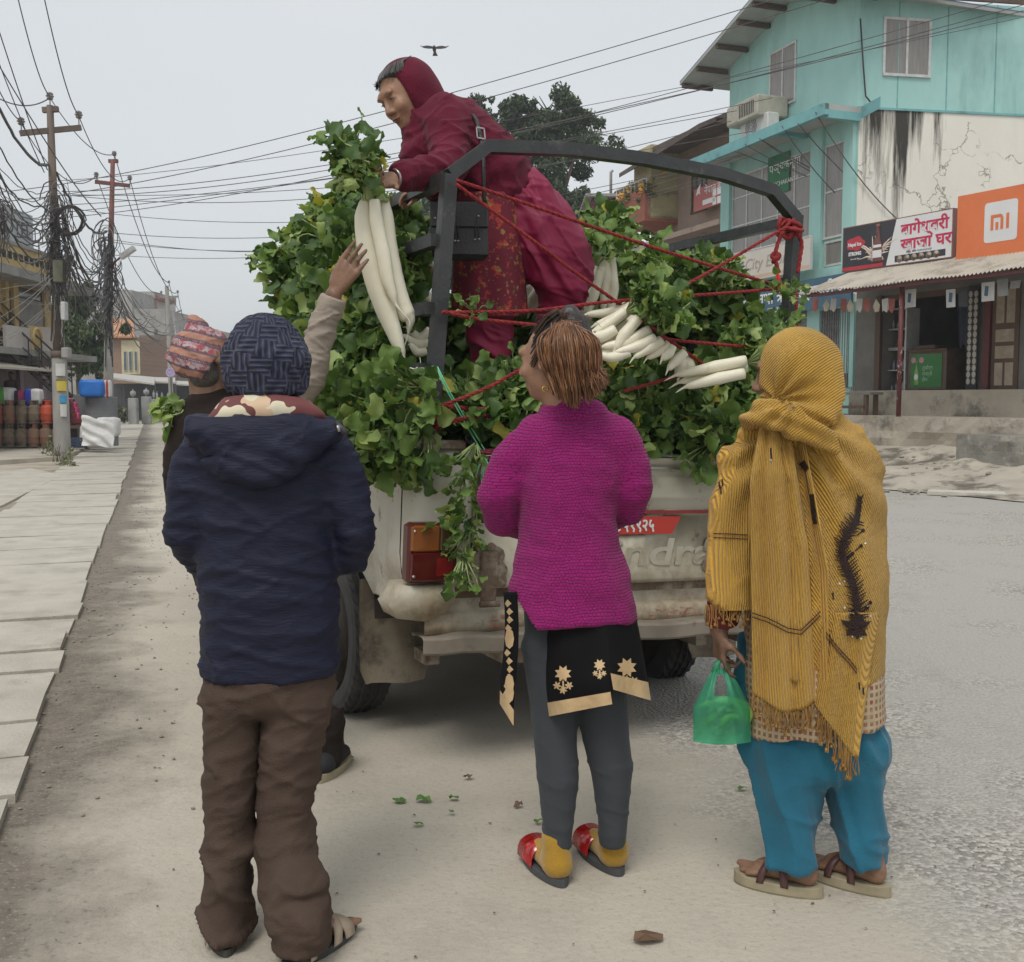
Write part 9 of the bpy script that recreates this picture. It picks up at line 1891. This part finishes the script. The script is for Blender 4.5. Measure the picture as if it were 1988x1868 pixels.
mb.build('tassel',m_lea,ps);mb=MB();P=[J(905,210,-.02),J(924,232,-.14),J(932,262,-.17),J(938,300,-.19),at(940,398,Yp-.01)];mb.tube(P,.008,6);mb.build('strap',m_lea,ps);mb=MB();c=J(931,257,-.185)
mb.bar(c+Vector((-.012,0,.02)),c+Vector((.018,0,.014)),.005);mb.bar(c+Vector((-.008,0,-.02)),c+Vector((.022,0,-.026)),.005);mb.bar(c+Vector((-.012,0,.02)),c+Vector((-.008,0,-.02)),.005);mb.bar(c+Vector((.018,0,.014)),c+Vector((.022,0,-.026)),.005);mb.build('buckle',m_chr,ps)
# ---------- E: man in the embroidered cap
Y0=3.80;s_=Y0/2050;RS=.98
E_=person(510,1500,Y0,'man in a pink and orange embroidered cap reaching one arm up to the radishes')
b=Sdf(.0055);hc=J(415,705,.02);fE=Vector((.78,.55,.42)).normalized();P_,Rm_=head(b,hc,fE,Vector((-.55,0,1)),1.03)
b.chain([J(400,740,.02),J(408,800,.03)],[.062,.07],.03);b.segs([(J(425,830,.04),.19,.10),(J(435,950,.04),.18,.12),(J(452,1100,.04),.12,.10),(J(465,1200,.04),.12,.10)],.05)
e1=J(590,742,-.02);wrE=J(648,572,-.06);b.chain([J(510,850,.02),e1,J(618,660,-.04),wrE],[.06,.048,.042,.030],.03)
hand(b,wrE+(J(664,534,-.08)-wrE)*.25,J(692,498,-.10)-wrE,(.35,.8,.2),1,1.12,(.10,.14,.18,.22),(.25,.45),spread=.16)
b.chain([J(345,860,.02),J(356,1000,.04),J(372,1062,.02)],[.045,.036,.028],.03);hand(b,J(373,1062,.02),(.05,.1,-1),(1,0,0),-1,.88)
b.chain([J(445,1200,.04),J(442,1380,.03),J(440,1490,.03)],[.08,.045,.028],.03);b.chain([J(500,1200,.04),J(560,1370,.03),J(612,1485,.02)],[.09,.06,.045],.03)
fE1=gnd(432,1532);fE2=gnd(622,1518);foot(b,fE1+Vector((0,.03,.02)),(-.1,1),.85);foot(b,fE2+Vector((0,.03,.02)),(.2,1),.85);skinmesh(b,'body',m_skin2,E_)
hr=Sdf(.006);hr.ell(P_(0,-.018,.035),(.081,.096,.086),.02,Rm_);hr.ell(P_(0,-.05,-.03),(.066,.055,.05),.02,Rm_);hr.clip(P_(0,.035,.0),Rm_@Vector((0,1,.1)));skinmesh(hr,'hair',M('greying_hair',(.05,.045,.04),(.10,.09,.08),sc=80,rough=.8),E_)
m_top=M('embroidered_cap_cloth',(.42,.21,.15),(.35,.18,.13),sc=8,rough=.85)
def topn(m,N,L,b_,uv):
 s1=N.new('ShaderNodeSeparateXYZ');L.new(uv,s1.inputs[0]);v=math_node(m,'ADD',s1.outputs[1],math_node(m,'MULTIPLY',math_node(m,'SUBTRACT',noise_tex(m,12,det=2),.5),.02));fr=math_node(m,'FRACT',math_node(m,'MULTIPLY',v,15.0));mix_over(m,ramp(m,fr,.50,.52),ramp(m,noise_tex(m,45,det=2),.42,.55,(.34,.08,.09),(.42,.33,.35)))
 ln=math_node(m,'ABSOLUTE',math_node(m,'SUBTRACT',fr,.5));zz=math_node(m,'MULTIPLY',math_node(m,'SINE',math_node(m,'MULTIPLY',s1.outputs[0],900)),.03);mix_over(m,ramp(m,math_node(m,'ABSOLUTE',math_node(m,'SUBTRACT',ln,math_node(m,'ADD',zz,.44))),.035,.06,(1,1,1),(0,0,0)),(.10,.08,.11));mix_over(m,ramp(m,math_node(m,'ABSOLUTE',math_node(m,'SUBTRACT',ln,.02)),.03,.05,(1,1,1),(0,0,0)),(.12,.09,.12))
 vo=N.new('ShaderNodeTexVoronoi');vo.inputs['Scale'].default_value=30;vo.inputs['Randomness'].default_value=.15;L.new(uv,vo.inputs[0]);mix_over(m,ramp(m,math_node(m,'ADD',vo.outputs['Distance'],math_node(m,'MULTIPLY',noise_tex(m,200,det=1),.25)),.30,.36,(1,1,1),(0,0,0)),(.16,.07,.08))
uvmat(m_top,topn)
tp=Sdf(.006);ct=J(398,690,.02);upE=Vector((-.42,0,1)).normalized()
tp.segs([(J(405,712,.02),52*s_,.112),(J(388,690,.02),58*s_,.108),(J(384,660,.02),44*s_,.085),(J(380,630,.02),20*s_,.045),(J(378,616,.02),8*s_,.018)],.03,u=(1,0,.35));tp.chain([J(325,694,.02),J(372,700,.0)],[.012,.05],.04);tp.chain([J(425,668,.02),J(400,690,.02)],[.03,.07],.03)
tp.clip(J(372,730,0),(-.15,.15,-1));tp.clip(J(398,728,0),(.80,.1,-.75))
skinmesh(tp,'embroidered_cap',m_top,E_,disp=lambda V:.010*crease(V,7,6,16,95,rot=.5,e=2)+.006*crease(V,12,8,30,97,rot=-.3)-.003,uv=lambda V:np.stack([np.arctan2(V[:,0]-ct.x,-(V[:,1]-ct.y))*.11,V[:,2]+.25*(V[:,0]-ct.x)],1))
m_jkt=M('dark_brown_jacket',(.020,.014,.011),(.016,.011,.009),sc=5,rough=.85,bump=.2,bs=120,spec=.25)
j=Sdf(.0075);j.segs([(J(402,775,.03),.085,.08),(J(415,812,.04),.16,.11),(J(430,870,.04),.205,.13),(J(446,1000,.04),.185,.14),(J(462,1150,.04),.14,.12)],.05);j.chain([J(372,850,.03),J(352,920,.03),J(358,1000,.04),J(371,1064,.03)],[.075,.062,.055,.048],.03);j.chain([J(490,830,.04),J(540,800,.02)],[.085,.07],.03);j.clip(J(440,1140,0),(0,0,-1));skinmesh(j,'jacket',m_jkt,E_,disp=lambda V:.006*ridge(V,8,6,16,98,rot=.2))
m_slv=M('beige_shirt_sleeve',(.34,.285,.235),(.28,.235,.19),sc=6,rough=.9,bump=.2,bs=200)
sl=Sdf(.006);sl.chain([J(530,810,.02),J(598,735,-.02),J(612,680,-.035),J(632,620,-.05),J(643,590,-.055)],[.075,.062,.052,.044,.044],.03);wd_=(J(648,572,-.06)-J(632,620,-.05)).normalized();sl.clip(J(645,583,-.06),wd_);skinmesh(sl,'sleeve',m_slv,E_,disp=lambda V:.010*crease(V,7,6,20,99,rot=-.5,e=2)+.006*crease(V,12,8,34,100,rot=.2))
sl=Sdf(.006);sl.chain([J(638,606,-.052),J(646,582,-.057)],[.048,.047],.02);sl.clip(J(648,578,-.06),wd_);skinmesh(sl,'cuff',m_slv,E_,disp=lambda V:.003*ridge(V,24,9,20,9))
tr=Sdf(.008);tr.segs([(J(470,1130,.04),.12,.10),(J(470,1220,.04),.13,.11)],.03);tr.chain([J(442,1220,.04),J(442,1380,.03),fE1+Vector((0,.09,.2)),fE1+Vector((0,.08,.07))],[.10,.075,.062,.058],.03);tr.chain([J(495,1220,.04),J(560,1375,.03),fE2+Vector((.015,.09,.20)),fE2+Vector((.01,.08,.07))],[.10,.075,.062,.058],.03);skinmesh(tr,'trousers',m_jkt,E_,disp=lambda V:.006*ridge(V,9,6,16,3))
m_cnv=M('black_canvas',(.015,.015,.016),(.02,.02,.022),sc=9,rough=.85)
for f_,d_ in((fE1,(-.1,1)),(fE2,(.2,1))):
 d=Vector((*d_,0)).normalized();t=bpy.data.objects.new('canvas_shoe',None);C.objects.link(t);t.parent=E_;t.location=f_-E_.location;sk=Sdf(.006);sk.chain([f_+d*.03+Vector((0,0,.06)),f_+d*.12+Vector((0,0,.052)),f_+d*.23+Vector((0,0,.035))],[.045,.042,.033],.03);sk.clip(f_+Vector((0,0,.022)),(0,0,-1));o=skinmesh(sk,'upper',m_cnv,t);o.location=-f_
 mb=MB();out=[]
 for k in range(24):a=2*math.pi*k/24;out.append(f_-d*.025+d*(1-math.cos(a))/2*.30+Vector((d.y,-d.x,0))*math.sin(a)*.050*(.9+.15*(1-math.cos(a))/2))
 mb.prism([p+Vector((0,0,.001))for p in out],(0,0,.03));o=mb.build('sole',m_sol2,t)
# bunch he carries under his left arm
hb=thing('radish_bunch','radish bunch with pale lobed leaves tucked under the arm of the man in the cap','radishes',J(365,800,-.02));random.seed(3);mb=MB();p0=J(362,800,.0)
for k in range(15):
 p=J(random.uniform(318,358),random.uniform(772,802),random.uniform(-.04,.04));leaf(mb,p,Vector((random.uniform(-1,-.3),random.gauss(0,.3),random.uniform(-.5,.3))),Vector((random.gauss(0,.3),random.gauss(-.7,.3),1)),random.uniform(.07,.13),random.choices([1,2],[3,2])[0],random.uniform(.7,1.1),random.uniform(.2,1.5),random.random()*9)
 mb.tube([p0,(p0+p)/2+Vector((0,0,.01)),p],[.004,.0035,.003],4,mi=4)
leaf(mb,J(335,806,-.03),Vector((-.15,0,-1)),Vector((0,-1,.2)),.12,1,.6,.5,2.0);mb.build('leaves',LM,hb)
for k in range(2):radish_root([J(366,798+k*8,.02),J(400,812+k*8,.10),J(450,835+k*8,.16),J(480,845,.18)],[.02,.026,.02,.003],parent=hb)
# person seated by the depot, and a walker far down the road
def small(px,py0,py1,Y,label,shirt,leg_,seated=False):
 a=at(px,py1,Y);h_=at(px,py0,Y).z-a.z;t=thing('person',label,'person',a);B0=Sdf(.022);q=lambda x,y,z:a+Vector((x*h_,y*h_,z*h_));B0.ell(q(0,0,.93),(.055*h_,.062*h_,.072*h_),.02);B0.cone(q(0,0,.88),q(0,0,.80),.035*h_,.04*h_,.02);B0.seg(q(0,0,.78),q(0,0,.5),(.10*h_,.055*h_),(.09*h_,.06*h_),.03);B0.chain([q(-.11,0,.78),q(-.13,.0,.6),q(-.12,-.04,.45)],[.03*h_,.025*h_,.02*h_],.02);B0.chain([q(.11,0,.78),q(.13,0,.6),q(.12,-.04,.45)],[.03*h_,.025*h_,.02*h_],.02);B0.chain([q(-.05,0,.5),q(-.05,-.02,.27),q(-.05,0,.03)],[.05*h_,.035*h_,.025*h_],.02);B0.chain([q(.05,0,.5),q(.06,.02,.27),q(.06,0,.03)],[.05*h_,.035*h_,.025*h_],.02);skinmesh(B0,'body',m_skin2,t)
 B1=Sdf(.022);B1.seg(q(0,0,.79),q(0,0,.46),(.115*h_,.07*h_),(.11*h_,.075*h_),.03);B1.chain([q(-.11,0,.78),q(-.135,.0,.6)],[.04*h_,.034*h_],.02);B1.chain([q(.11,0,.78),q(.135,0,.6)],[.04*h_,.034*h_],.02);skinmesh(B1,'shirt',shirt,t);B2=Sdf(.022);B2.chain([q(-.05,0,.48),q(-.05,-.02,.27),q(-.05,0,.06)],[.062*h_,.045*h_,.036*h_],.02);B2.chain([q(.05,0,.48),q(.06,.02,.27),q(.06,0,.06)],[.062*h_,.045*h_,.036*h_],.02);skinmesh(B2,'trousers',leg_,t);B3=Sdf(.02);B3.ell(q(0,.01,.95),(.06*h_,.066*h_,.065*h_),.02);B3.clip(q(0,0,.93),(0,-.6,-1));skinmesh(B3,'hair',m_hblack,t)
small(24,722,812,30.2,'shopkeeper in a dark top standing behind the stacked gas cylinders',M('plum_shirt',(.12,.07,.09),sc=5),m_jkt)
